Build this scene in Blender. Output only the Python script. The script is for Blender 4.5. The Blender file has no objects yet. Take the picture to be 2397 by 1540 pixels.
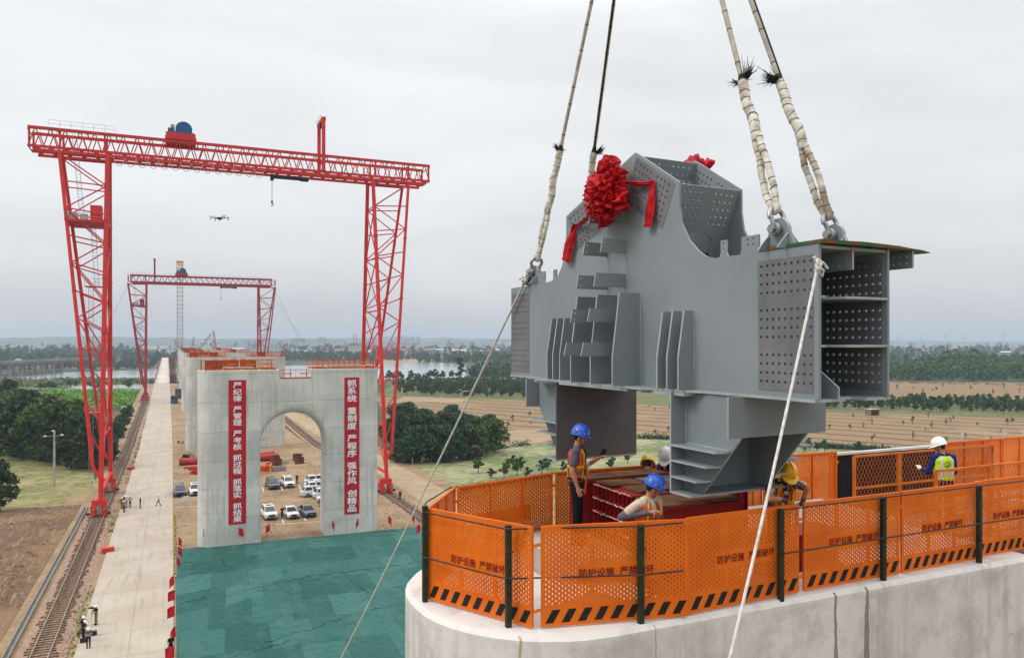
import bpy, bmesh, math, random
from mathutils import Vector, Matrix, noise as mnoise
from math import sin, cos, pi, radians, sqrt, atan2
random.seed(7)
SC = bpy.context.scene
COL = SC.collection

# ------------------------------------------------------------------ camera, sky, sun, exposure
CAM_H = 25.4
YAW = radians(24.03)
FPX = 1784.0            # focal length in units of a 2397 px wide frame
cd = bpy.data.cameras.new("camera")
cam = bpy.data.objects.new("camera", cd); COL.objects.link(cam)
cam.location = (0, 0, CAM_H)
cam.rotation_euler = (pi / 2, 0, -YAW)
cd.sensor_width = 36.0
cd.lens = FPX / 2397 * 36.0
cd.shift_y = 33.0 / 2397
cd.clip_start = 0.1
cd.clip_end = 30000
SC.camera = cam
SC.view_settings.view_transform = 'Standard'
SC.view_settings.look = 'None'
SC.view_settings.exposure = 0.0
SC.view_settings.gamma = 1.0

SUN_DIR = Vector((-0.80, 0.10, 0.80)).normalized()     # towards the sun, behind thin cloud
w = bpy.data.worlds.new("World"); SC.world = w; w.use_nodes = True
nt = w.node_tree; nt.nodes.clear()
def wn(t, **k):
    n = nt.nodes.new(t)
    for a, b in k.items(): setattr(n, a, b)
    return n
sky = wn('ShaderNodeTexSky', sky_type='NISHITA', sun_disc=False)
sky.sun_elevation = math.asin(SUN_DIR.z); sky.sun_rotation = atan2(SUN_DIR.x, SUN_DIR.y)
sky.dust_density = 3.0
tc = wn('ShaderNodeTexCoord'); sep = wn('ShaderNodeSeparateXYZ')
nt.links.new(tc.outputs['Generated'], sep.inputs[0])
mp = wn('ShaderNodeMapping'); mp.inputs['Scale'].default_value = (1.0, 1.0, 4.2)
nt.links.new(tc.outputs['Generated'], mp.inputs[0])
nz = wn('ShaderNodeTexNoise'); nz.inputs['Scale'].default_value = 2.1; nz.inputs['Detail'].default_value = 5; nz.inputs['Roughness'].default_value = .5
nz.inputs['Distortion'].default_value = .4
nt.links.new(mp.outputs[0], nz.inputs['Vector'])
ramp = wn('ShaderNodeValToRGB')
r = ramp.color_ramp
stops = [(0.0, (.615, .622, .633)), (.03, (.655, .663, .675)), (.11, (.795, .803, .815)), (.2, (.86, .87, .885)), (.32, (.90, .915, .93)), (.45, (.96, .97, .98)), (1.0, (1.0, 1.0, 1.0))]
r.elements[0].position = 0; r.elements[0].color = (*stops[0][1], 1)
r.elements[1].position = 1; r.elements[1].color = (*stops[-1][1], 1)
for p_, c_ in stops[1:-1]:
    e_ = r.elements.new(p_); e_.color = (*c_, 1)
nt.links.new(sep.outputs['Z'], ramp.inputs[0])
# overcast sky: the zenith is about three times as bright as the horizon (CIE overcast sky)
mr = wn('ShaderNodeMapRange', interpolation_type='SMOOTHSTEP')
mr.inputs['From Min'].default_value = .38; mr.inputs['From Max'].default_value = .95
mr.inputs['To Min'].default_value = 1.0; mr.inputs['To Max'].default_value = 2.3
nt.links.new(sep.outputs['Z'], mr.inputs['Value'])
nr = wn('ShaderNodeMapRange'); nr.inputs['From Min'].default_value = .3; nr.inputs['From Max'].default_value = .7
nr.inputs['To Min'].default_value = .915; nr.inputs['To Max'].default_value = 1.14
nt.links.new(nz.outputs['Fac'], nr.inputs['Value'])
mm = wn('ShaderNodeMath', operation='MULTIPLY')
nt.links.new(mr.outputs[0], mm.inputs[0]); nt.links.new(nr.outputs[0], mm.inputs[1])
sc_ = wn('ShaderNodeVectorMath', operation='SCALE')
nt.links.new(ramp.outputs[0], sc_.inputs[0]); nt.links.new(mm.outputs[0], sc_.inputs['Scale'])
ss = wn('ShaderNodeVectorMath', operation='SCALE'); ss.inputs['Scale'].default_value = .1
nt.links.new(sky.outputs[0], ss.inputs[0])
mx = wn('ShaderNodeMix', data_type='RGBA'); mx.inputs['Factor'].default_value = .95
nt.links.new(ss.outputs[0], mx.inputs['A']); nt.links.new(sc_.outputs[0], mx.inputs['B'])
bg = wn('ShaderNodeBackground'); out = wn('ShaderNodeOutputWorld')
nt.links.new(mx.outputs['Result'], bg.inputs[0]); nt.links.new(bg.outputs[0], out.inputs[0])

sd = bpy.data.lights.new("sun", 'SUN'); sd.energy = 1.4; sd.angle = radians(18); sd.color = (1.0, .95, .88)
so = bpy.data.objects.new("sun", sd); COL.objects.link(so)
so.rotation_euler = SUN_DIR.to_track_quat('Z', 'Y').to_euler()
SC.cycles.volume_bounces = 0
SC.cycles.max_bounces = 8
SC.cycles.transparent_max_bounces = 16

# ------------------------------------------------------------------ where things stand
SY, CYW = sin(YAW), cos(YAW)
def ray(px, py):
    a = (px - 1198.5) / FPX; b = (803.0 - py) / FPX
    return (a * CYW + SY, -a * SY + CYW, b)
def G(px, py, z=0.0):
    r_ = ray(px, py); t = (z - CAM_H) / r_[2]
    return (r_[0] * t, r_[1] * t, z)
def AY(px, py, Y):
    r_ = ray(px, py); t = Y / r_[1]
    return (r_[0] * t, Y, CAM_H + r_[2] * t)
def AD(px, py, d):                       # at depth d metres
    r_ = ray(px, py)
    return (r_[0] * d, r_[1] * d, CAM_H + r_[2] * d)
def lerp(a, b, t): return tuple(a[i] + (b[i] - a[i]) * t for i in range(len(a)))
def road_z(Y):                            # the haul road climbs to the trestle over the river
    if Y < 200: return 0.0
    if Y < 430: return (Y - 200) / 230 * 4.6
    return 4.6 + (Y - 430) / 490 * 2.4

# ------------------------------------------------------------------ mesh building
class MB:
    def __init__(s): s.v = []; s.f = []
    def add(s, vs, fs):
        o = len(s.v); s.v.extend([tuple(p) for p in vs]); s.f.extend([tuple(i + o for i in f) for f in fs]); return s
    def quad(s, a, b, c, d): return s.add([a, b, c, d], [(0, 1, 2, 3)])
    def box(s, c, d, M=None):
        x, y, z = d[0] / 2, d[1] / 2, d[2] / 2
        vs = [(-x, -y, -z), (x, -y, -z), (x, y, -z), (-x, y, -z), (-x, -y, z), (x, -y, z), (x, y, z), (-x, y, z)]
        c = Vector(c)
        vs = [(M @ Vector(p) + c) if M else (Vector(p) + c) for p in vs]
        return s.add(vs, [(3, 2, 1, 0), (4, 5, 6, 7), (0, 1, 5, 4), (1, 2, 6, 5), (2, 3, 7, 6), (3, 0, 4, 7)])
    def bx(s, x0, x1, y0, y1, z0, z1): return s.box(((x0 + x1) / 2, (y0 + y1) / 2, (z0 + z1) / 2), (abs(x1 - x0), abs(y1 - y0), abs(z1 - z0)))
    def bar(s, a, b, w_, h_, up=(0, 0, 1)):            # rectangular bar between two points
        a = Vector(a); b = Vector(b); d = b - a; L = d.length
        if L < 1e-6: return s
        d.normalize(); up = Vector(up)
        if abs(d.dot(up)) > .98: up = Vector((1, 0, 0)) if abs(d.x) < .9 else Vector((0, 1, 0))
        x = d.cross(up).normalized(); y = x.cross(d).normalized()
        M = Matrix((x, d, y)).transposed()
        return s.box((a + b) / 2, (w_, L, h_), M)
    def tube(s, pts, r, n=8, cap=True):
        pts = [Vector(p) for p in pts]; k = len(pts)
        rs = r if isinstance(r, (list, tuple)) else [r] * k
        rings = []; ref = None
        for i, p in enumerate(pts):
            d = (pts[min(i + 1, k - 1)] - pts[max(i - 1, 0)])
            if d.length < 1e-9: d = Vector((0, 0, 1))
            d.normalize()
            if ref is None:
                ref = Vector((0, 0, 1)) if abs(d.z) < .9 else Vector((1, 0, 0))
            x = (ref - d * ref.dot(d)).normalized(); y = d.cross(x); ref = x
            rings.append([p + (x * cos(2 * pi * j / n) + y * sin(2 * pi * j / n)) * rs[i] for j in range(n)])
        vs = [q for rg in rings for q in rg]
        fs = [(i * n + j, i * n + (j + 1) % n, (i + 1) * n + (j + 1) % n, (i + 1) * n + j) for i in range(k - 1) for j in range(n)]
        if cap: fs += [tuple(range(n - 1, -1, -1)), tuple((k - 1) * n + j for j in range(n))]
        return s.add(vs, fs)
    def prism(s, poly, d0, d1, fn):                   # poly in 2D, fn(u,v,w)->3D
        n = len(poly)
        vs = [fn(u, v, d0) for u, v in poly] + [fn(u, v, d1) for u, v in poly]
        fs = [tuple(range(n - 1, -1, -1)), tuple(range(n, 2 * n))] + [(i, (i + 1) % n, n + (i + 1) % n, n + i) for i in range(n)]
        return s.add(vs, fs)
    def lathe(s, prof, n=16, M=None, c=(0, 0, 0), sx=1, sy=1):
        c = Vector(c); vs = []
        for r_, z in prof:
            for j in range(n):
                p = Vector((r_ * cos(2 * pi * j / n) * sx, r_ * sin(2 * pi * j / n) * sy, z))
                vs.append((M @ p if M else p) + c)
        k = len(prof)
        fs = [(i * n + j, i * n + (j + 1) % n, (i + 1) * n + (j + 1) % n, (i + 1) * n + j) for i in range(k - 1) for j in range(n)]
        fs += [tuple(range(n - 1, -1, -1)), tuple((k - 1) * n + j for j in range(n))]
        return s.add(vs, fs)
    def capsule(s, a, b, r1, r2, n=10, m=4):
        a = Vector(a); b = Vector(b); d = b - a; L = d.length
        d = d / L if L > 1e-6 else Vector((0, 0, 1))
        prof = []
        for i in range(m + 1):
            t = -pi / 2 + pi / 2 * i / m; prof.append((max(r1 * cos(t), 1e-4), r1 * sin(t)))
        for i in range(m + 1):
            t = pi / 2 * i / m; prof.append((max(r2 * cos(t), 1e-4), L + r2 * sin(t)))
        M = d.to_track_quat('Z', 'Y').to_matrix()
        return s.lathe(prof, n, M, a)
    def ell(s, c, r, n=14, m=9, M=None):
        prof = [(max(cos(-pi / 2 + pi * i / m), 1e-3), sin(-pi / 2 + pi * i / m)) for i in range(m + 1)]
        D = Matrix.Diagonal(r); return s.lathe(prof, n, (M @ D) if M else D, c)
    def xf(s, M):
        s.v = [tuple(M @ Vector(p)) for p in s.v]; return s
    def build(s, name, mats, parent=None, smooth=0, weld=False, mi=None):
        me = bpy.data.meshes.new(name)
        me.from_pydata(s.v, [], s.f)
        for m_ in (mats if isinstance(mats, (list, tuple)) else [mats]): me.materials.append(m_)
        if mi: me.polygons.foreach_set('material_index', mi)
        if weld:
            bm = bmesh.new(); bm.from_mesh(me); bmesh.ops.remove_doubles(bm, verts=bm.verts, dist=weld if weld is not True else 1e-4)
            bmesh.ops.recalc_face_normals(bm, faces=bm.faces); bm.to_mesh(me); bm.free()
        me.update()
        if smooth:
            me.polygons.foreach_set('use_smooth', [True] * len(me.polygons))
            me.set_sharp_from_angle(angle=radians(smooth))
        return link(bpy.data.objects.new(name, me), parent)
def link(o, parent=None):
    COL.objects.link(o)
    if parent is not None:
        o.parent = parent
        if parent.get('_own'): o.matrix_parent_inverse = parent.matrix_basis.inverted()
    return o
def tag(o, label, cat, group=None, kind=None):
    o['label'] = label; o['category'] = cat
    if group: o['group'] = group
    if kind: o['kind'] = kind
    return o
def thing(name, label, cat, loc=(0, 0, 0), group=None, own=True):
    """an Empty at the thing's base. own: children are given in world coordinates"""
    o = bpy.data.objects.new(name, None); COL.objects.link(o)
    o.location = loc; o.empty_display_size = .2
    if own: o['_own'] = 1
    return tag(o, label, cat, group)
KIDS = {}
def dup(root, loc, rz=0.0, label=None, group=None, scale=None):
    if root.name not in KIDS:
        KIDS[root.name] = [(c, list(c.children)) for c in root.children]
    r_ = root.copy(); COL.objects.link(r_); r_.location = loc; r_.rotation_euler = (0, 0, rz)
    if scale: r_.scale = scale if isinstance(scale, (tuple, list)) else (scale,) * 3
    if label: r_['label'] = label
    if group: r_['group'] = group
    for c, gs in KIDS[root.name]:
        k = c.copy(); COL.objects.link(k); k.parent = r_
        for g_ in gs:
            q = g_.copy(); COL.objects.link(q); q.parent = k
    return r_
def struct(o):
    o['kind'] = 'structure'; return o

# ------------------------------------------------------------------ materials
def lin(h):
    h = h.lstrip('#'); c = [int(h[i:i + 2], 16) / 255 for i in (0, 2, 4)]
    return tuple(((x + .055) / 1.055) ** 2.4 if x > .04045 else x / 12.92 for x in c)
class NT:
    def __init__(s, name):
        s.m = bpy.data.materials.new(name); s.m.use_nodes = True; s.t = s.m.node_tree
        s.b = s.t.nodes['Principled BSDF']; s.tc = None
    def n(s, t, **k):
        x = s.t.nodes.new(t)
        for a, b in k.items(): setattr(x, a, b)
        return x
    def set(s, sock, v):
        if isinstance(v, bpy.types.NodeSocket): s.t.links.new(v, sock)
        elif isinstance(v, tuple) and len(v) == 3 and sock.type == 'RGBA': sock.default_value = (*v, 1)
        else: sock.default_value = v
    def co(s, kind='Object', scale=(1, 1, 1), rot=(0, 0, 0)):
        if s.tc is None: s.tc = s.n('ShaderNodeTexCoord')
        o = s.tc.outputs[kind]
        if scale == (1, 1, 1) and rot == (0, 0, 0): return o
        m_ = s.n('ShaderNodeMapping'); m_.inputs['Scale'].default_value = scale; m_.inputs['Rotation'].default_value = rot
        s.t.links.new(o, m_.inputs[0]); return m_.outputs[0]
    def noise(s, vec, scale, detail=4, rough=.55, dist=0, out='Fac'):
        x = s.n('ShaderNodeTexNoise'); s.set(x.inputs['Vector'], vec); x.inputs['Scale'].default_value = scale
        x.inputs['Detail'].default_value = detail; x.inputs['Roughness'].default_value = rough; x.inputs['Distortion'].default_value = dist
        return x.outputs[out]
    def vor(s, vec, scale, feature='F1', out='Distance'):
        x = s.n('ShaderNodeTexVoronoi', feature=feature); s.set(x.inputs['Vector'], vec); x.inputs['Scale'].default_value = scale
        return x.outputs[out]
    def wave(s, vec, scale, dist=2, detail=2, ds=1, direction='X'):
        x = s.n('ShaderNodeTexWave', bands_direction=direction); s.set(x.inputs['Vector'], vec); x.inputs['Scale'].default_value = scale
        x.inputs['Distortion'].default_value = dist; x.inputs['Detail'].default_value = detail; x.inputs['Detail Scale'].default_value = ds
        return x.outputs['Fac']
    def rng(s, v, a, b, c=0., d=1.):
        x = s.n('ShaderNodeMapRange'); s.set(x.inputs['Value'], v)
        for nme, q in zip(('From Min', 'From Max', 'To Min', 'To Max'), (a, b, c, d)): x.inputs[nme].default_value = q
        return x.outputs[0]
    def math(s, op, a, b=0.):
        x = s.n('ShaderNodeMath', operation=op); s.set(x.inputs[0], a); s.set(x.inputs[1], b); return x.outputs[0]
    def mix(s, f, a, b, mode='MIX'):
        x = s.n('ShaderNodeMix', data_type='RGBA', blend_type=mode); s.set(x.inputs['Factor'], f); s.set(x.inputs['A'], a); s.set(x.inputs['B'], b)
        return x.outputs['Result']
    def xyz(s, v):
        x = s.n('ShaderNodeSeparateXYZ'); s.set(x.inputs[0], v); return x.outputs
    def fin(s, color, rough=.8, metal=0., bump=None, bd=.02, spec=.3):
        s.set(s.b.inputs['Base Color'], color); s.set(s.b.inputs['Roughness'], rough); s.set(s.b.inputs['Metallic'], metal)
        s.b.inputs['Specular IOR Level'].default_value = spec
        if bump is not None:
            x = s.n('ShaderNodeBump'); x.inputs['Distance'].default_value = bd; x.inputs['Strength'].default_value = 1.0
            s.set(x.inputs['Height'], bump); s.t.links.new(x.outputs[0], s.b.inputs['Normal'])
        return s.m
def simple(name, a, b=None, scale=3., rough=.6, metal=0., lo=.35, hi=.65, bump=0, kind='Object', spec=.3, vs=(1, 1, 1), detail=4):
    a = lin(a) if isinstance(a, str) else a
    n_ = NT(name)
    if b is None and not bump: return n_.fin(a, rough, metal, spec=spec)
    b = lin(b) if isinstance(b, str) else (b or a)
    f = n_.noise(n_.co(kind, vs), scale, detail)
    return n_.fin(n_.mix(n_.rng(f, lo, hi), a, b), rough, metal, bump=f if bump else None, bd=bump or .01, spec=spec)
# ------------------------------------------------------------------ setting materials
GA = .57
def lg(h):
    return tuple(c * GA for c in lin(h))
def m_terrain():
    n = NT('farmland'); P = n.co()
    v = n.vor(P, .006, out='Color'); x = n.xyz(v)
    c = n.mix(n.rng(x[0], .3, .7), lg('4c5c36'), lg('8a7a58'))
    c = n.mix(n.rng(n.noise(P, .02, 6), .42, .6), c, lg('3c4f30'))
    return n.fin(c, .95)
def m_dirt():
    n = NT('bare_earth'); P = n.co()
    a = n.noise(P, .16, 6, .6); b = n.noise(P, 1.7, 5, .65); t = n.wave(n.co('Object', (1, 1, 1), (0, 0, .5)), .30, 34, 4, .05); t2 = n.wave(n.co('Object', (1, 1, 1), (0, 0, 1.9)), .27, 40, 4, .045)
    c = n.mix(n.rng(a, .35, .65), lg('a98a6a'), lg('ceb28c'))
    c = n.mix(n.math('MULTIPLY', n.rng(b, .45, .75), .7), c, lg('836448'))
    m1 = n.rng(n.noise(P, .09, 3), .45, .6); m2 = n.rng(n.noise(n.co('Object', (1, 1, 1), (0, 0, .5)), .075, 3), .48, .6)
    c = n.mix(n.math('MULTIPLY', n.math('MULTIPLY', n.rng(t, .6, .95), m1), .32), c, lg('c6ac89'))
    c = n.mix(n.math('MULTIPLY', n.math('MULTIPLY', n.rng(t2, .65, .95), m2), .36), c, lg('6f543c'))
    return n.fin(c, .95, bump=b, bd=.12)
def m_soil():
    n = NT('turned_soil'); P = n.co()
    b = n.noise(P, 1.6, 6, .7); a = n.noise(P, .12, 3); w_ = n.noise(n.co('Object', (4, .35, 1)), 1.0, 4)
    c = n.mix(n.rng(b, .35, .7), lg('70523c'), lg('a8866a'))
    c = n.mix(n.math('MULTIPLY', n.rng(a, .48, .62), .75), c, lg('ae8d68'))
    c = n.mix(n.math('MULTIPLY', n.rng(w_, .56, .68), .8), c, lg('c9ad86'))
    return n.fin(c, .95, bump=b, bd=.25)
def m_road():
    n = NT('road_concrete'); P = n.co()
    s = n.noise(n.co('Object', (1.6, .12, 1)), 1.3, 5, .6); a = n.noise(P, .22, 5); b = n.noise(P, 4, 5, .7)
    y = n.xyz(P)
    c = n.mix(n.rng(a, .35, .68), lg('d0c1ae'), lg('dfd2c1'))
    c = n.mix(n.math('MULTIPLY', n.rng(s, .52, .75), .5), c, lg('a89575'))
    c = n.mix(n.math('MULTIPLY', n.rng(b, .6, .8), .25), c, lg('8d8373'))
    j = n.math('LESS_THAN', n.math('ABSOLUTE', n.math('SUBTRACT', n.math('FRACT', n.math('DIVIDE', y[1], 6.0)), .5)), .006)
    j2 = n.math('LESS_THAN', n.math('ABSOLUTE', n.math('ADD', y[0], 3.3)), .022)
    crk = n.math('LESS_THAN', n.vor(n.noise(P, .5, 4, out='Color'), 3.0, 'DISTANCE_TO_EDGE'), .006)
    c = n.mix(n.math('MULTIPLY', n.math('MAXIMUM', j, j2), .45), c, lg('6b6254'))
    wet = n.rng(n.noise(n.co('Object', (1, .35, 1)), .16, 3), .68, .72)
    c = n.mix(n.math('MULTIPLY', wet, .5), c, lg('8d887c'))
    return n.fin(c, .9, bump=b, bd=.01)
def m_net():
    n = NT('green_netting'); P = n.co()
    a = n.noise(n.co('Object', (1, .4, 1)), .12, 3); b = n.noise(n.co('Object', (.7, 1.6, 1)), 1.1, 6, .65)
    wp = n.n('ShaderNodeMix', data_type='VECTOR'); wp.inputs['Factor'].default_value = .06; n.set(wp.inputs[4], n.co('Object', (1, 1, 1), (0, 0, .06))); n.set(wp.inputs[5], n.noise(P, .25, 2, out='Color'))
    br = n.n('ShaderNodeTexBrick', offset=.37); n.set(br.inputs['Vector'], wp.outputs[1]); br.inputs['Scale'].default_value = 1.0; br.inputs['Brick Width'].default_value = 3.4; br.inputs['Row Height'].default_value = 5.6; br.inputs['Mortar Size'].default_value = .045; br.inputs['Mortar Smooth'].default_value = .6
    n.set(br.inputs['Color1'], lg('2c766d')); n.set(br.inputs['Color2'], lg('5a9d94')); n.set(br.inputs['Mortar'], lg('2f736a'))
    c = br.outputs['Color']
    c = n.mix(n.math('MULTIPLY', n.rng(b, .5, .68), .5), c, lg('22635b'))
    c = n.mix(n.math('MULTIPLY', n.rng(n.noise(n.co('Object', (1, .5, 1)), .5, 5, .7), .5, .68), .4), c, lg('7aa394'))
    return n.fin(c, .85, bump=n.math('ADD', b, n.noise(n.co('Object', (.8, 3.2, 1), (0, 0, .25)), 1.3, 5, .7)), bd=.4)
def m_field(name, ca, cb, cc, rot=0., rows=0., sc=1., hi=.62, lo=.42):
    n = NT(name); P = n.co('Object', (1, 1, 1), (0, 0, rot))
    st = n.noise(n.co('Object', (1, 1, 1), (0, 0, rot)), .9 * sc, 6, .7); a = n.noise(P, .06 * sc, 4)
    s2 = n.noise(P, .35 * sc, 5, .65)
    c = n.mix(n.rng(st, lo, hi), lg(ca), lg(cb))
    c = n.mix(n.math('MULTIPLY', n.rng(n.math('ADD', n.math('MULTIPLY', a, .5), n.math('MULTIPLY', s2, .5)), .45, .6), .7), c, lg(cc))
    if rows:
        wv = n.wave(P, rows, 2.5, 3, .8)
        c = n.mix(n.math('MULTIPLY', n.rng(wv, .55, .9), .32), c, lg(ca))
    return n.fin(c, .95, bump=st, bd=.15)
def m_stubble():
    # long rows run along local X after the rotation; dark furrow banks every dozen metres
    n = NT('stubble_rows'); R = radians(28)
    P = n.co('Object', (1, 1, 1), (0, 0, -R)); x = n.xyz(P)
    st = n.noise(n.co('Object', (1, 1, 1), (0, 0, -R)), .5, 6, .7)
    wob = n.math('MULTIPLY', n.math('SUBTRACT', n.noise(P, .02, 2), .5), 6.)
    xx = n.math('ADD', x[0], wob)
    fine = n.wave(n.co('Object', (1, .06, 1), (0, 0, -R)), .35, 2.5, 2, 1)
    c = n.mix(n.rng(st, .35, .68), lg('94785a'), lg('b3936c'))
    c = n.mix(n.math('MULTIPLY', n.rng(fine, .5, .95), .45), c, lg('c7ab83'))
    fr = n.math('ABSOLUTE', n.math('SUBTRACT', n.math('FRACT', n.math('DIVIDE', xx, 12.0)), .5))
    c = n.mix(n.math('MULTIPLY', n.rng(fr, .13, .05), .8), c, lg('553c29'))
    c = n.mix(n.math('MULTIPLY', n.math('MULTIPLY', n.rng(fr, .15, .03), n.rng(n.noise(P, .12, 4), .56, .62)), .7), c, lg('54683a'))
    c = n.mix(n.math('MULTIPLY', n.rng(n.noise(P, .05, 4), .55, .7), .4), c, lg('cbb189'))
    return n.fin(c, .95, bump=st, bd=.1)
def m_water():
    n = NT('river_water'); P = n.co('Object', (.25, 1, 1))
    f = n.noise(P, .35, 5, .6); g_ = n.noise(n.co('Object', (.3, 1, 1)), .012, 3)
    c = n.mix(n.rng(g_, .35, .65), lin('8d989c'), lin('a9b2b5'))
    m_ = n.fin(c, .12, bump=f, bd=.12, spec=.5); return m_
def m_conc(name, c1='d2d1ca', c2='b7b7b1', c3='929390', pour=3.6, joint=2.4, warm='a89c86', bumpd=.006, streaks=(), mott=0.):
    n = NT(name); P = n.co(); x = n.xyz(P)
    big = n.noise(P, .22, 5, .6); fine = n.noise(P, 3.2, 7, .7); st = n.noise(n.co('Object', (1.6, 1.6, .09)), 1.4, 5, .65)
    c = n.mix(n.rng(big, .38, .6), lin(c1), lin(c2))
    c = n.mix(n.math('MULTIPLY', n.rng(st, .52, .7), .7), c, lin(c3))
    c = n.mix(n.math('MULTIPLY', n.rng(n.noise(n.co('Object', (.16, .16, .3)), 1.0, 6, .7), .56, .66), .5), c, lin(c3))
    c = n.mix(n.math('MULTIPLY', n.rng(n.noise(n.co('Object', (2.2, 2.2, .05)), 1.1, 4), .62, .72), .35), c, lin('c4c3bc'))
    c = n.mix(n.math('MULTIPLY', n.rng(fine, .5, .75), .35), c, lin(warm))
    wob = n.math('MULTIPLY', n.noise(P, .4, 2), .25)
    zz = n.math('FRACT', n.math('DIVIDE', n.math('ADD', x[2], wob), pour))
    band = n.math('FLOOR', n.math('DIVIDE', n.math('ADD', x[2], wob), pour))
    wn_ = n.n('ShaderNodeTexWhiteNoise', noise_dimensions='1D'); n.set(wn_.inputs['W'], band)
    c = n.mix(n.math('MULTIPLY', n.rng(wn_.outputs['Value'], 0, 1), .22), c, lin(c3))
    l1 = n.math('LESS_THAN', zz, .05 / pour)
    l2 = n.math('LESS_THAN', n.math('FRACT', n.math('DIVIDE', n.math('ADD', x[0], .7), joint)), .018 / joint)
    l2 = n.math('MULTIPLY', l2, n.rng(n.noise(n.co('Object', (.3, .3, .5)), 1.0, 2), .45, .55))
    c = n.mix(n.math('MULTIPLY', n.math('MAXIMUM', n.math('MULTIPLY', l1, n.rng(big, .35, .5)), l2), .65), c, lin('5b5c5a'))
    tie = n.math('LESS_THAN', n.vor(n.co('Object', (.8, .8, 1.1)), 1.0), .05)
    c = n.mix(n.math('MULTIPLY', tie, .5), c, lin('62625f'))
    if mott:
        q = n.noise(P, 1.5, 8, .72); q2 = n.noise(n.co('Object', (1, 1, .35)), 3.5, 6, .7)
        c = n.mix(n.math('MULTIPLY', n.rng(q, .46, .62), mott), c, lin(c3)); c = n.mix(n.math('MULTIPLY', n.rng(q2, .56, .66), mott * .8), c, lin('d9d6d1')); c = n.mix(n.math('MULTIPLY', n.rng(x[2], 21.86, 21.93), n.rng(q2, .35, .55)), c, lin('cfccc6'))
    if streaks:      # wet runs and rust marks below the top edge
        for sx, z0_, wd, col in streaks:
            wv = n.math('MULTIPLY', n.math('SUBTRACT', n.noise(n.co('Object', (1, 1, 1)), 2.5, 4), .5), .10)
            dxn = n.math('ABSOLUTE', n.math('SUBTRACT', n.math('ADD', x[0], wv), sx))
            wz = n.rng(x[2], z0_ - .5, z0_, wd, wd * .45)
            msk = n.math('MULTIPLY', n.math('LESS_THAN', dxn, wz), n.math('LESS_THAN', x[2], 21.98))
            c = n.mix(n.math('MULTIPLY', msk, .75), c, lin(col))
    return n.fin(c, .85, bump=n.math('ADD', fine, n.math('MULTIPLY', big, 1.5)), bd=bumpd)
M = {}
M['terrain'] = m_terrain(); M['dirt'] = m_dirt(); M['soil'] = m_soil(); M['road'] = m_road(); M['net'] = m_net()
M['stubble'] = m_stubble(); M['water'] = m_water()
M['grassfield'] = m_field('young_crop', '9a9a5a', '56692f', 'cdb98c', radians(14), .10, .8, .54, .46)
M['vegfield'] = m_field('vegetable_field', '5f7a3c', '9d9f68', 'ddd3ac', radians(-28), .16, 1.1, .54, .46)
M['orchard_floor'] = m_field('orchard_floor', '75804c', '55662f', '9c8f62', radians(-28), .12)
M['bright'] = m_field('bright_ground_cover', '5f9a33', '3f7426', '75ad3f', 0, 0, .6)
M['reed'] = m_field('reed_bed', '6f8150', '596d40', '87915f', 0, 0, .4)
M['pale'] = m_field('pale_stubble', 'bfa582', 'a88e6c', 'cfb893', radians(-28), .2)
M['dirtroad'] = m_field('dry_track', 'cbb391', 'b59a77', 'd8c4a4', 0, 0, .5)
M['ballast'] = simple('ballast', 'a58a76', '7d6554', 5.0, .95, bump=.15, detail=7, lo=.38, hi=.62)
M['weeds'] = simple('weeds', '48622a', '6b7a42', 1.5, .95, bump=.2, detail=6)
M['pier'] = m_conc('pier_concrete'); M['nearpier'] = m_conc('near_pier_concrete', 'dbd6d3', 'c3bebb', 'a09b98', 40., 30.0, 'bdb4a8', .012, [(8.29, 21.4, .055, '5b5750'), (8.88, 21.9, .05, '615d56'), (5.35, 21.6, .018, '9c8256'), (6.9, 21.8, .012, 'c8c3bb'), (3.7, 21.7, .03, '9f8a66')], .6)
M['deck'] = simple('deck_concrete', 'b5b0a6', '8f8a81', 1.2, .9, bump=.02, detail=7)
M['red'] = simple('crane_red', 'd03029', 'b32420', .7, .5, detail=7, lo=.3, hi=.7)
M['red2'] = simple('faded_crane_red', 'a53038', '8c2730', 1.2, .6)
M['orange'] = simple('fence_orange', 'e3700f', 'cb5c0b', 1.6, .55, lo=.3, hi=.7, detail=6)
M['orange_dk'] = simple('orange_netting_frame', 'cc5410', 'a5420f', 2, .6)
M['black'] = simple('black_paint', '17171a', '28282a', 4, .5)
M['olive'] = simple('dark_green_post', '1d2417', '2c3322', 6, .6, detail=6)
M['grey'] = simple('grey_metal', '8c9092', '777c7f', 2, .5)
M['white'] = simple('white_paint', 'd4d4d0', 'bdbdb8', 2, .6)
M['yellow'] = simple('yellow_paint', 'd9a51a', 'b98a18', 2, .55)
M['blue'] = simple('machine_blue', '1f5d8c', '184a70', 2, .5)
M['navy'] = simple('hoist_navy', '1d2f45', '14202f', 2, .5)
M['rail'] = simple('rail_steel', '9a8a7c', '7c6a5c', 3, .5, spec=.5)
M['sleeper'] = simple('timber_sleeper', '5c4a3a', '927b68', 5, .9)
M['cable'] = simple('grey_cable', '9a9c9f')
M['rope_wire'] = simple('thin_guy_wire', '8e9296')

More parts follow.
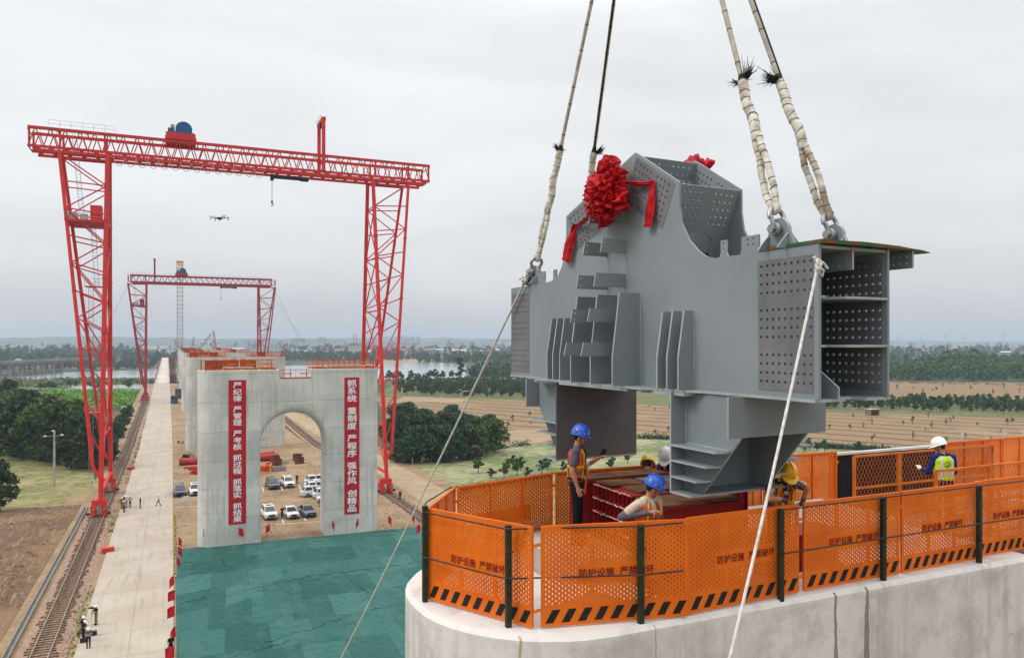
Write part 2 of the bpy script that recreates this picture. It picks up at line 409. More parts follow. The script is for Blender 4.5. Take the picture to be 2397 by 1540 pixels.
# ------------------------------------------------------------------ ground sheets
def sheet(name, pts, m, z=0.0):
    pts = [(p[0], p[1], z) for p in pts]
    a = sum(pts[i][0] * pts[(i + 1) % len(pts)][1] - pts[(i + 1) % len(pts)][0] * pts[i][1] for i in range(len(pts)))
    if a < 0: pts = pts[::-1]
    return struct(MB().add(pts, [tuple(range(len(pts)))]).build(name, m))
def Z(ox, oy, k): return lambda x, y: ((ox + x * k) / 1.37589, (oy + y * k) / 1.37589)
def gr(pts, f=None): return [G(*(f(*p) if f else p)) for p in pts]
sheet('terrain', [(-7000, -600), (7000, -600), (7000, 7200), (-7000, 7200)], M['terrain'], 0)
sheet('site_ground', [(-21, -60), (52, -60), (46, 200), (46, 480), (-13, 480), (-13, 158), (-26, 152)], M['dirt'], .02)
# far hills, an even ridge across the whole horizon
hb = MB(); NX = 260
def hill_h(x, k):
    return (1 + .30 * mnoise.noise((x * .0011, k, 0)) + .16 * mnoise.noise((x * .005, k, 3)) + .05 * mnoise.noise((x * .03, k, 5)))
for row, (yy, hh) in enumerate([(4300, 44), (5200, 58)]):
    prof = [(-500, 0), (-330, .22), (-150, .6), (-40, .86), (0, 1.0), (150, 1.0), (600, .9)]
    vs = []
    for i in range(NX + 1):
        x = -6800 + 13600 * i / NX
        for dy, k in prof:
            vs.append((x, yy + dy + 260 * mnoise.noise((x * .0007, row * 7, 1)), max(0, k) * hh * hill_h(x + row * 900, row) * (1 - .00002 * abs(x - 1500)) + (-.5 if k == 0 else 0) + (2.2 * mnoise.noise((x * .02, dy * .02, row)) if 0 < k else 0)))
    n_ = len(prof)
    hb.add(vs, [(i * n_ + j, (i + 1) * n_ + j, (i + 1) * n_ + j + 1, i * n_ + j + 1) for i in range(NX) for j in range(n_ - 1)])
def m_hill():
    n = NT('wooded_hill'); P = n.co()
    a = n.noise(n.co('Object', (1, 1, 3)), .012, 6, .65); b = n.noise(n.co('Object', (1, 1, 4)), .004, 3)
    c = n.mix(n.rng(a, .38, .6), lin('33432c'), lin('5d6547'))
    c = n.mix(n.rng(b, .6, .68), c, lin('93886a')); return n.fin(c, .95)
struct(hb.build('hills', m_hill(), smooth=60))

# river and its banks
sheet('river', gr([(-500, 876), (120, 872), (340, 866), (420, 861), (680, 856), (900, 851.5), (1000, 848), (1085, 851), (1114, 866), (1094, 884), (930, 886.5), (680, 890), (345, 888), (60, 889), (-500, 893)]), M['water'], .06)
sheet('river', gr([(130, 916), (175, 904), (270, 901), (350, 900), (350, 913), (240, 917)]), M['water'], .06)
sheet('reed_ground', gr([(-300, 893), (60, 888.5), (350, 887), (352, 899), (175, 904), (100, 912), (-300, 915)]), M['reed'], .07)
sheet('river_bank', gr([(893, 852), (900, 838), (985, 835), (1000, 849)]), M['pale'], .09)
sheet('riverside_field', gr([(640, 828), (820, 826), (830, 832), (640, 835)]), M['bright'], .09)
sheet('green_field', gr([(130, 917), (345, 911), (352, 922), (320, 950), (240, 955), (120, 950)]), M['bright'], .05)
sheet('sandy_patch', gr([(285, 950), (312, 945), (306, 975), (282, 975)]), M['pale'], .06)
# left field, haul track and turned soil beside the track
Z5 = Z(0, 1400, 350 / 1540)
sheet('crop_field', gr([(-700, 300), (0, 290), (350, 330), (700, 400), (1100, 470), (1330, 500), (1340, 760), (1290, 830), (1010, 850), (860, 1030), (640, 1270), (300, 1380), (0, 1220), (-700, 1200)], Z5), M['grassfield'], .03)
sheet('sandy_track', gr([(-700, 1180), (0, 1330), (160, 1370), (330, 1380), (180, 1540), (-200, 1960), (-700, 1900)], Z5), M['dirtroad'], .04)
def grid_patch(name, corners, nx, ny, m, zf, smooth=60):
    a, b, c, d = corners; vs = []
    for j in range(ny + 1):
        for i in range(nx + 1):
            p = lerp(lerp(a, b, i / nx), lerp(d, c, i / nx), j / ny)
            vs.append((p[0], p[1], zf(p[0], p[1], i / nx, j / ny)))
    fs = [(j * (nx + 1) + i, j * (nx + 1) + i + 1, (j + 1) * (nx + 1) + i + 1, (j + 1) * (nx + 1) + i) for j in range(ny) for i in range(nx)]
    return MB().add(vs, fs).build(name, m, smooth=smooth)
e0, e1 = G(20, 1540), G(215, 1160)
struct(grid_patch('soil_bank', [(-38, 40), (-13.6, 40), (-13.0, 137), (-24, 137)], 50, 120, M['soil'],
       lambda x, y, u, v: .06 + max(0, min(1, u * 5, (1 - u) * 4, (1 - v) * 8)) * (.55 + .6 * mnoise.noise((x * .12, y * .06, 0)) + .25 * mnoise.noise((x * .5, y * .3, 4)) + .12 * mnoise.noise((x * 1.4, y * 1.1, 8)))))
# concrete side ditch
d0 = G(15, 1540); d1 = G(213, 1168); ed = ((d1[0] - d0[0]) / (d1[1] - d0[1]))
dx = lambda y: d0[0] + (y - d0[1]) * ed
db = MB()
for s_ in (-.22, .22): db.bar((dx(30) + s_, 30, .14), (dx(134) + s_, 134, .14), .12, .36)
db.bar((dx(30), 30, .05), (dx(134), 134, .05), .36, .05)
tag(db.build('drainage_channel', simple('channel_concrete', '8b857c', '6f6a63', 2.5, .9)), 'grey precast concrete drainage channel running along the brown soil bank', 'channel')
# weeds between the track and the road
wb = MB(); rw = random.Random(3)
for i in range(420):
    y = 55 + 300 * rw.random() ** 1.4; x = -7.75 + rw.gauss(0, .28) + (.25 if mnoise.noise((0, y * .05, 0)) > 0 else -.3)
    if mnoise.noise((3, y * .045, 0)) < -.12: continue
    for k in range(7):
        a = rw.random() * 6.28; L = .12 + .2 * rw.random(); px = x + rw.gauss(0, .3); py = y + rw.gauss(0, .5)
        if px > -7.28: px = -7.3
        wb.add([(px, py, road_z(y)), (px + .18 * cos(a), py + .18 * sin(a), road_z(y)), (px + .3 * cos(a + .5), py + .3 * sin(a + .5), road_z(y) + L)], [(0, 1, 2)])
tag(wb.build('grass_strip', M['weeds']), 'strip of green weeds between the crane track and the concrete road', 'weeds', kind='stuff')
# the haul road with its kerb faces, rising to the trestle
rb = MB(); ys = [-60 + 10 * i for i in range(50)]
for a, b in zip(ys[:-1], ys[1:]):
    za, zb = road_z(a) + .14, road_z(b) + .14; xl, xr = -7.25, .12
    bend = lambda y: -max(0, y - 200) * .0052
    A, B, C_, D = (xl + bend(a), a, za), (xr + bend(a), a, za), (xr + bend(b), b, zb), (xl + bend(b), b, zb)
    rb.quad(A, B, C_, D); rb.quad((A[0], a, za - .6), A, D, (D[0], b, zb - .6)); rb.quad(B, (B[0], a, za - .6), (C_[0], b, zb - .6), C_)
struct(rb.build('haul_road', M['road'], weld=True))
eb = MB()
for a, b in zip(ys[26:-1], ys[27:]):
    for s_, x0, x1 in ((-1, -7.25, -13.5), (1, .12, 27)):
        bend = -max(0, a - 200) * .0052; bb = -max(0, b - 200) * .0052
        eb.quad((x0 + bend, a, road_z(a) + .02), (x1, a, road_z(a) * .95 + .02), (x1, b, road_z(b) * .95 + .02), (x0 + bb, b, road_z(b) + .02))
struct(eb.build('embankment', M['dirt']))
# green dust netting over the foundation pit
def netz(x, y, u, v):
    e = min(1, u * 18, (1 - v) * 10, (1 - u) * 12)
    h = .10 + e * (.16 + .30 * max(0, mnoise.noise((x * .11, y * .09, 2))) + .22 * abs(mnoise.noise((x * .23, y * .45, 0))) + .15 * mnoise.noise((x * 1.2, y * 1.9, 5)) + .17 * abs(mnoise.noise((x * .9 + y * .6, y * 2.2, 9))))
    for qx, qy, qr, qh in ((7.8, 77, 2.2, .55), (8.3, 72.5, 2.4, .5), (14, 84, 3, .3), (22, 90, 4, .35), (18, 70, 3, .3)):
        d2 = ((x - qx) ** 2 / (qr * qr) + (y - qy) ** 2 / 1.2); h += qh * math.exp(-d2)
    return h
net = grid_patch('green_net', [(.3, 28), (31, 28), (32.5, 101.2), (.35, 102.4)], 130, 260, M['net'], netz)
tag(net, 'dark green dust netting spread over the foundation pit before the arched pier', 'netting')
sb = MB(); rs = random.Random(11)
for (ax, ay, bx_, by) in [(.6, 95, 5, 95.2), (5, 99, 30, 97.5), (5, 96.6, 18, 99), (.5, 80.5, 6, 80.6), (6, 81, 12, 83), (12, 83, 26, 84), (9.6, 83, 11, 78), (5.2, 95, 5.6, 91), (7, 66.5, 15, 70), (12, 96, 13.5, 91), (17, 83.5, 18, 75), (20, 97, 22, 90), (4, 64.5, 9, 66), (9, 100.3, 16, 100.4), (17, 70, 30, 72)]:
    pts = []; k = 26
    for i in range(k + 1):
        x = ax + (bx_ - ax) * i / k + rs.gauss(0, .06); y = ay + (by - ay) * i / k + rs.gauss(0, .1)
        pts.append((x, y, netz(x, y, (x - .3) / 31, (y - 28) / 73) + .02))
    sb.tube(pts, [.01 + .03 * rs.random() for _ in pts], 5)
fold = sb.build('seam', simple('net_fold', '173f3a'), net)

# crane tracks: ballast, sleepers, two rails
def track(xc, y0, y1, label, indiv, lean=0.0):
    zz = lambda y: road_z(y)
    t = thing('railway_track', label, 'track', (xc, y0, 0))
    b = MB(); n_ = int((y1 - y0) / 10)
    for i in range(n_):
        a = y0 + (y1 - y0) * i / n_; c = y0 + (y1 - y0) * (i + 1) / n_
        b.quad((xc - 1.9, a, zz(a) + .05), (xc - 1.15, a, zz(a) + .2), (xc - 1.15, c, zz(c) + .2), (xc - 1.9, c, zz(c) + .05))
        b.quad((xc - 1.15, a, zz(a) + .2), (xc + 1.15, a, zz(a) + .2), (xc + 1.15, c, zz(c) + .2), (xc - 1.15, c, zz(c) + .2))
        b.quad((xc + 1.15, a, zz(a) + .2), (xc + 1.9, a, zz(a) + .05), (xc + 1.9, c, zz(c) + .05), (xc + 1.15, c, zz(c) + .2))
    b.build('ballast', M['ballast'], t)
    for s_ in (-.66, .66):
        r_ = MB()
        for i in range(n_):
            a = y0 + (y1 - y0) * i / n_; c = y0 + (y1 - y0) * (i + 1) / n_
            r_.bar((xc + s_, a, zz(a) + .39), (xc + s_, c, zz(c) + .39), .075, .16)
        r_.build('rail', M['rail'], t)
    rr = random.Random(int(xc * 10)); first = None
    st = MB(); y = y0; k = 0
    while y < y1:
        x = xc + rr.gauss(0, .1); ln = 2.0 + .5 * rr.random(); z = zz(y) + .25
        if k < indiv:
            if first is None:
                first = MB().box((0, 0, 0), (2.2, .15, .14)).build('sleeper', M['sleeper'], t); first.matrix_parent_inverse = Matrix(); o = first
            else:
                o = first.copy(); COL.objects.link(o); o.parent = t; o.matrix_parent_inverse = Matrix()
            o.location = (x - xc, y - y0, z); o.rotation_euler = (0, 0, rr.gauss(0, .03)); o.scale = (ln / 2.2, 1, 1)
        else:
            st.box((x, y, z), (ln, .2, .14))
        y += .58 + .08 * rr.random(); k += 1
    o = st.build('far_sleepers' if indiv else 'sleepers', M['sleeper'], t); o['kind'] = 'stuff'
    return t
track(-9.7, 58, 345, 'crane track left of the concrete road, on brown ballast with timber sleepers', 100)
track(33.0, 60, 345, 'crane track beside the dry dirt road, right of the arched pier', 0)
# right-hand dirt road and fields
sheet('dirt_road', [(36.5, -20), (44.5, -20), (43.2, 120), (42.5, 200), (40.5, 420), (36.0, 420), (36.4, 200)], M['dirtroad'], .05)
A_ = gr([(955, 1085), (1236, 1040), (1490, 1026), (1570, 1027), (1910, 1049), (2500, 1084)])
sheet('vegetable_field', [(46, -20), (45.5, 130)] + [(p[0], p[1]) for p in A_] + [(170, -20)], M['vegfield'], .03)
B_ = gr([(880, 929), (1240, 937), (1931, 963), (2700, 987)])
sheet('stubble_field', [(p[0], p[1]) for p in A_][1:] + [(p[0], p[1]) for p in B_[::-1]] + [G(955, 1085)[:2]], M['stubble'], .03)
sheet('pale_field', gr([(1160, 1049), (1150, 1010), (1300, 1003), (1440, 1010), (1302, 1029), (1236, 1040)]), M['pale'], .06)
sheet('pale_field', gr([(925, 940), (945, 929), (1100, 933), (1080, 942)]), M['pale'], .06)
sheet('orchard_ground', gr([(880, 929), (1240, 937), (1931, 963), (2700, 987), (2700, 940), (1931, 931), (1240, 884), (1090, 884), (930, 887)]), M['orchard_floor'], .04)
sheet('stubble_strip', gr([(1700, 920), (1931, 934), (2700, 951), (2700, 899), (2090, 893), (1700, 885)]), M['stubble'], .05)
# ------------------------------------------------------------------ arched concrete piers
TOP = 22.0; NOTCH = 20.76; NX0, NX1 = 12.55, 16.55; PX0, PX1 = 2.9, 25.75; PT = 3.95
def pier_mesh():
    b = MB(); r0 = 1.85; XL, XR = 10.3, 18.4; R = (XR - XL) / 2; cx = (XL + XR) / 2; zs = 12.35
    pts = []                                           # opening curve: x, z, flare
    for z in (0, 3, 6, 8, 10, 11.2): pts.append((XL, z, max(0, min(.25, (z - 5) * .04)), -1, 0))
    K = 28
    for i in range(K + 1):
        a = pi - pi * i / K; pts.append((cx + R * cos(a), zs + R * sin(a), .25 + .95 * sin(a) ** 2, cos(a), sin(a)))
    for z in (11.2, 10, 8, 6, 3, 0): pts.append((XR, z, max(0, min(.25, (z - 5) * .04)), 1, 0))
    dF = 1.0; sl = []
    for i in range(7):
        th = pi / 2 * i / 6; sl.append((1 - sin(th), dF * (1 - cos(th))))
    prof = sl + [(0, PT - d) for o, d in []] + [(o, PT - d) for o, d in reversed(sl)]
    rings = [[(x + nx * f * o, y, z + nz_ * f * o) for (x, z, f, nx, nz_) in pts] for (o, y) in prof]
    for A, B in zip(rings[:-1], rings[1:]):
        for i in range(len(pts) - 1): b.quad(A[i], A[i + 1], B[i + 1], B[i])
    CH = .06; ztop = lambda x: NOTCH if NX0 < x < NX1 else TOP - CH
    for y, ring in ((0, rings[0]), (PT, rings[-1])):
        n = len(ring); x0, x1 = PX0 + r0, PX1 - r0
        for i in range(n - 1):
            p, q = ring[i], ring[i + 1]
            if i < 6: b.quad((x0, y, p[2]), p, q, (x0, y, q[2]))
            elif i >= n - 7: b.quad((x1, y, p[2]), p, q, (x1, y, q[2]))
            else:
                xs = [p[0]] + [e for e in (NX0, NX1) if p[0] < e < q[0]] + [q[0]]
                for a, c in zip(xs[:-1], xs[1:]):
                    t0 = (a - p[0]) / (q[0] - p[0]); t1 = (c - p[0]) / (q[0] - p[0]); zt = ztop((a + c) / 2)
                    b.quad((a, y, p[2] + (q[2] - p[2]) * t0), (c, y, p[2] + (q[2] - p[2]) * t1), (c, y, zt), (a, y, zt))
        z6 = ring[6][2]; zr = ring[n - 7][2]
        b.quad((x0, y, z6), (ring[6][0], y, z6), (ring[6][0], y, TOP - CH), (x0, y, TOP - CH))
        b.quad((ring[n - 7][0], y, zr), (x1, y, zr), (x1, y, TOP - CH), (ring[n - 7][0], y, TOP - CH))
        yi = y + (CH if y == 0 else -CH)
        for qa, qb in ((x0, NX0), (NX1, x1)): b.quad((qa, y, TOP - CH), (qb, y, TOP - CH), (qb, yi, TOP), (qa, yi, TOP))
    def endarc(left):
        L = []
        for i in range(11):
            a = pi / 2 * i / 10
            L.append((r0 - r0 * sin(a), r0 - r0 * cos(a)))
        L = [(x, y) for x, y in L] + [(x, PT - y) for x, y in reversed(L)]
        return [((PX0 + x) if left else (PX1 - x), y) for x, y in L]
    caps = []
    for left in (True, False):
        arc = endarc(left)
        def inner(i):
            (xa, ya), (xb, yb) = arc[max(i - 1, 0)], arc[min(i + 1, len(arc) - 1)]
            t_ = Vector((xb - xa, yb - ya)).normalized(); n_ = Vector((-t_.y, t_.x)) if left else Vector((t_.y, -t_.x)); x, y = arc[i]
            if i in (0, len(arc) - 1): return (x, y + (CH if i == 0 else -CH), TOP)
            p = Vector((x, y)) + n_ * CH
            if (p - Vector(((PX0 + PX1) / 2, PT / 2))).length > (Vector((x, y)) - Vector(((PX0 + PX1) / 2, PT / 2))).length: p = Vector((x, y)) - n_ * CH
            return (p.x, p.y, TOP)
        if True:
            ii = [inner(i) for i in range(len(arc))]
            if not left: pass
            for i in range(len(arc) - 1):
                (xa, ya), (xb, yb) = arc[i], arc[i + 1]
                b.quad((xa, ya, 0), (xb, yb, 0), (xb, yb, TOP - CH), (xa, ya, TOP - CH)); b.quad((xa, ya, TOP - CH), (xb, yb, TOP - CH), ii[i + 1], ii[i])
            b.add(ii, [tuple(range(len(ii)))])
        xe = NX0 if left else NX1; xs_ = PX0 + r0 if left else PX1 - r0
        b.quad((xs_, CH, TOP), (xe, CH, TOP), (xe, PT - CH, TOP), (xs_, PT - CH, TOP))
    b.quad((NX0, 0, NOTCH), (NX1, 0, NOTCH), (NX1, PT, NOTCH), (NX0, PT, NOTCH))
    b.add([(NX0, 0, NOTCH), (NX0, PT, NOTCH), (NX0, PT, TOP - CH), (NX0, PT - CH, TOP), (NX0, CH, TOP), (NX0, 0, TOP - CH)], [(0, 1, 2, 3, 4, 5)])
    b.add([(NX1, 0, NOTCH), (NX1, PT, NOTCH), (NX1, PT, TOP - CH), (NX1, PT - CH, TOP), (NX1, CH, TOP), (NX1, 0, TOP - CH)], [(5, 4, 3, 2, 1, 0)])
    return b
pm = pier_mesh()
PIERY = [101.5, 195.0, 288.5, 382.0, 470.0]
p0 = pm.build('bridge_pier', M['pier'], smooth=40, weld=.002); p0.location = (0, PIERY[0], 0)
tag(p0, 'grey concrete arched pier carrying the two red slogan banners', 'bridge pier', 'concrete bridge piers')
for yy, lb in zip(PIERY[1:], ['plain concrete pier standing just behind the pier with red banners', 'third concrete pier in the row, half hidden behind the second', 'fourth concrete pier in the row, at the foot of the yellow tower crane', 'farthest concrete pier, hidden in the row beyond the tower crane']):
    o = p0.copy(); COL.objects.link(o); o.location = (0, yy, -.0); o['label'] = lb
PIN = 7.72
o = pm.build('bridge_pier', M['nearpier'], smooth=40, weld=.002); o.location = (0, PIN, 0)
tag(o, 'pale concrete pier top under the orange fence and the workers', 'bridge pier', 'concrete bridge piers')
NEAR_PIER = o

# slogan banners with white brush-style lettering
bpy.context.preferences.filepaths  # (built-in fonts only)
def text_mesh(txt, size, bold=0.0, depth=.0):
    """flat lettering; bold strokes come from a few slightly shifted layers, each a hair above the last"""
    cu = bpy.data.curves.new('txt', 'FONT'); cu.body = txt; cu.size = size; cu.align_x = 'CENTER'; cu.align_y = 'CENTER'; cu.resolution_u = 2
    o_ = bpy.data.objects.new('txt', cu); COL.objects.link(o_)
    dg = bpy.context.evaluated_depsgraph_get(); dg.update()
    me = bpy.data.meshes.new_from_object(o_.evaluated_get(dg)); bpy.data.objects.remove(o_)
    xs = [v.co.x for v in me.vertices]; ys_ = [v.co.y for v in me.vertices]
    mx_, my_ = (max(xs) + min(xs)) / 2, (max(ys_) + min(ys_)) / 2
    vs = []; fs = []; n0 = len(me.vertices)
    for k, (dx_, dy_) in enumerate([(0, 0)] if not bold else [(-1, 0), (1, 0), (0, -.8), (0, .8)]):
        vs += [(v.co.x - mx_ + dx_ * bold, v.co.y - my_ + dy_ * bold, k * .0006 * (10 if size > .5 else 1)) for v in me.vertices]; fs += [tuple(i + k * n0 for i in p.vertices) for p in me.polygons]
    bpy.data.meshes.remove(me)
    return vs, fs
M['bred'] = simple('banner_red', 'b3121f', 'a30f1b', .8, .7)
M['white_letter'] = simple('white_lettering', 'e6e2e6')
def banner(x0, x1, ztop, zbot, rows, label):
    t = thing('slogan_banner', label, 'banner', ((x0 + x1) / 2, PIERY[0] - .03, zbot), 'red slogan banners on the arched pier')
    b = MB(); n_ = 12; yb = PIERY[0]
    vs = []
    for j in range(25):
        for i in range(5):
            vs.append((x0 + (x1 - x0) * i / 4, yb - .05 - .03 * abs(mnoise.noise((i * .7, j * .4, x0))), zbot + (ztop - zbot) * j / 24))
    b.add(vs, [(j * 5 + i, j * 5 + i + 1, (j + 1) * 5 + i + 1, (j + 1) * 5 + i) for j in range(24) for i in range(4)])
    b.build('cloth', M['bred'], t, smooth=60)
    H_ = ztop - zbot; tot = sum(len(r_) for r_ in rows) + .62 * (len(rows) - 1) + .5
    st = H_ / tot; z = ztop - .5 * st
    for g_ in rows:
        L = MB()
        for ch in g_:
            vs, fs = text_mesh(ch, st * 1.06, st * .030)
            L.add([((x0 + x1) / 2 + v[0] * 1.2, yb - .095 - v[2], z - .25 * st + v[1] * .93) for v in vs], fs); z -= st
        z -= .62 * st
        L.build('lettering', M['white_letter'], t)
xa = AY(535, 890, 101.5); xb_ = AY(576, 888, 101.5); xc = AY(534, 1228, 101.5)
banner(xa[0], xb_[0], xa[2], xc[2], ['严纪律', '严管理', '严考核', '抓过程', '抓落实', '抓结果'], 'red slogan banner on the left leg of the arched pier, ending in 抓结果')
xa = AY(806, 883.5, 101.5); xb_ = AY(841, 882.5, 101.5); xc = AY(807, 1204, 101.5)
banner(xa[0], xb_[0], xa[2], xc[2], ['抓系统', '重制度', '严程序', '强作风', '创精品'], 'red slogan banner on the right leg of the arched pier, ending in 创精品')

# guard panels on the far piers
M['orange_net'] = simple('orange_cloth', 'b5541f', '8f3f18', .9, .8)
def guard(kind):
    t = thing('guard_panel', 'x', 'guard rail', own=False)
    f = MB(); L = 2.0
    for z in (.03, 1.2): f.bar((0, 0, z), (L, 0, z), .05, .05)
    for x in (0, L): f.bar((x, 0, 0), (x, 0, 1.2), .05, .05)
    for i in range(1, 10): f.bar((i * .2, 0, .2), (i * .2, 0, 1.2), .016, .016)
    f.build('frame', M['orange_dk'], t)
    p = MB(); p.bar((1.35, .05, -.0), (1.35, .05, 1.3), .06, .06); p.build('post', M['black'], t)
    s = MB().bx(0, L, -.01, .01, .03, .22); s.build('toe_board', M['orange'], t)
    k = MB()
    for i in range(9): k.prism([(.05 + i * .22, .04), (.13 + i * .22, .04), (.2 + i * .22, .21), (.12 + i * .22, .21)], -.014, -.012, lambda u, v, w_: (u, w_, v))
    k.build('hazard_stripe', M['black'], t)
    if kind == 0: MB().bx(.45, 1.55, -.012, .012, .62, .78).build('sign_band', M['orange'], t)
    else:
        c = MB(); vs = [(L * i / 8, .03 + .05 * mnoise.noise((i * .8, j, kind)), .22 + .98 * j / 4) for j in range(5) for i in range(9)]
        c.add(vs, [(j * 9 + i, j * 9 + i + 1, (j + 1) * 9 + i + 1, (j + 1) * 9 + i) for j in range(4) for i in range(8)])
        c.build('cloth', M['orange_net'], t)
    return t
gk = [guard(0), guard(1)]; gfirst = [True, True]
PN = ['the arched pier with red banners', 'the second pier', 'the third pier', 'the fourth pier', 'the farthest pier']
def put_guard(k, loc, rz, label, group):
    if gfirst[k]:
        gfirst[k] = False; o = gk[k]; o.location = loc; o.rotation_euler = (0, 0, rz); o['label'] = label; o['group'] = group; return o
    return dup(gk[k], loc, rz, label, group)
for k, Y in enumerate(PIERY[:4]):
    lab = {0: 'orange mesh guard panel on the edge of ' + PN[k], 1: 'orange cloth-covered guard panel on the edge of ' + PN[k]}
    g_ = 'guard panels on top of the piers'
    for i in range(4):
        put_guard(1 if (i == 0 or (k == 1 and i == 2)) else 0, (3.7 + i * 2.18, Y + .3, TOP), 0, lab[1 if (i == 0 or (k == 1 and i == 2)) else 0], g_)
        put_guard(1 if k and i == 1 else 0, (16.75 + i * 2.12, Y + .3, TOP), 0, lab[1 if k and i == 1 else 0], g_)
    put_guard(0, (12.65, Y + .25, NOTCH), 0, 'orange mesh guard panel in the notch of ' + PN[k], g_)
    put_guard(0, (14.65, Y + .25, NOTCH), 0, 'orange mesh guard panel in the notch of ' + PN[k], g_)
    for i in range(4): put_guard(1 if i in (1, 2) else 0, (3.7 + i * 2.18, Y + PT - .3, TOP), 0, lab[1 if i in (1, 2) else 0].replace('edge', 'rear edge'), g_)
    for i in range(4): put_guard(0, (16.75 + i * 2.12, Y + PT - .3, TOP), 0, lab[0].replace('edge', 'rear edge'), g_)
    put_guard(1, (3.35, Y + .7, TOP), pi / 2, 'orange cloth-covered guard panel across the left end of ' + PN[k], g_)
    put_guard(0, (25.35, Y + .9, TOP), pi / 2, 'orange mesh guard panel across the right end of ' + PN[k], g_)
    s = MB().bx(18.9, 24, Y + 1.4, Y + 2.4, TOP, TOP + .42)
    tag(s.build('bearing_block', M['deck']), 'low pale concrete bearing block on the right half of ' + PN[k], 'block', 'bearing blocks on the piers')
    s = MB().bx(5.2, 9.6, Y + 1.4, Y + 2.4, TOP, TOP + .36)
    tag(s.build('bearing_block', M['deck']), 'low pale concrete bearing block on the left half of ' + PN[k], 'block', 'bearing blocks on the piers')

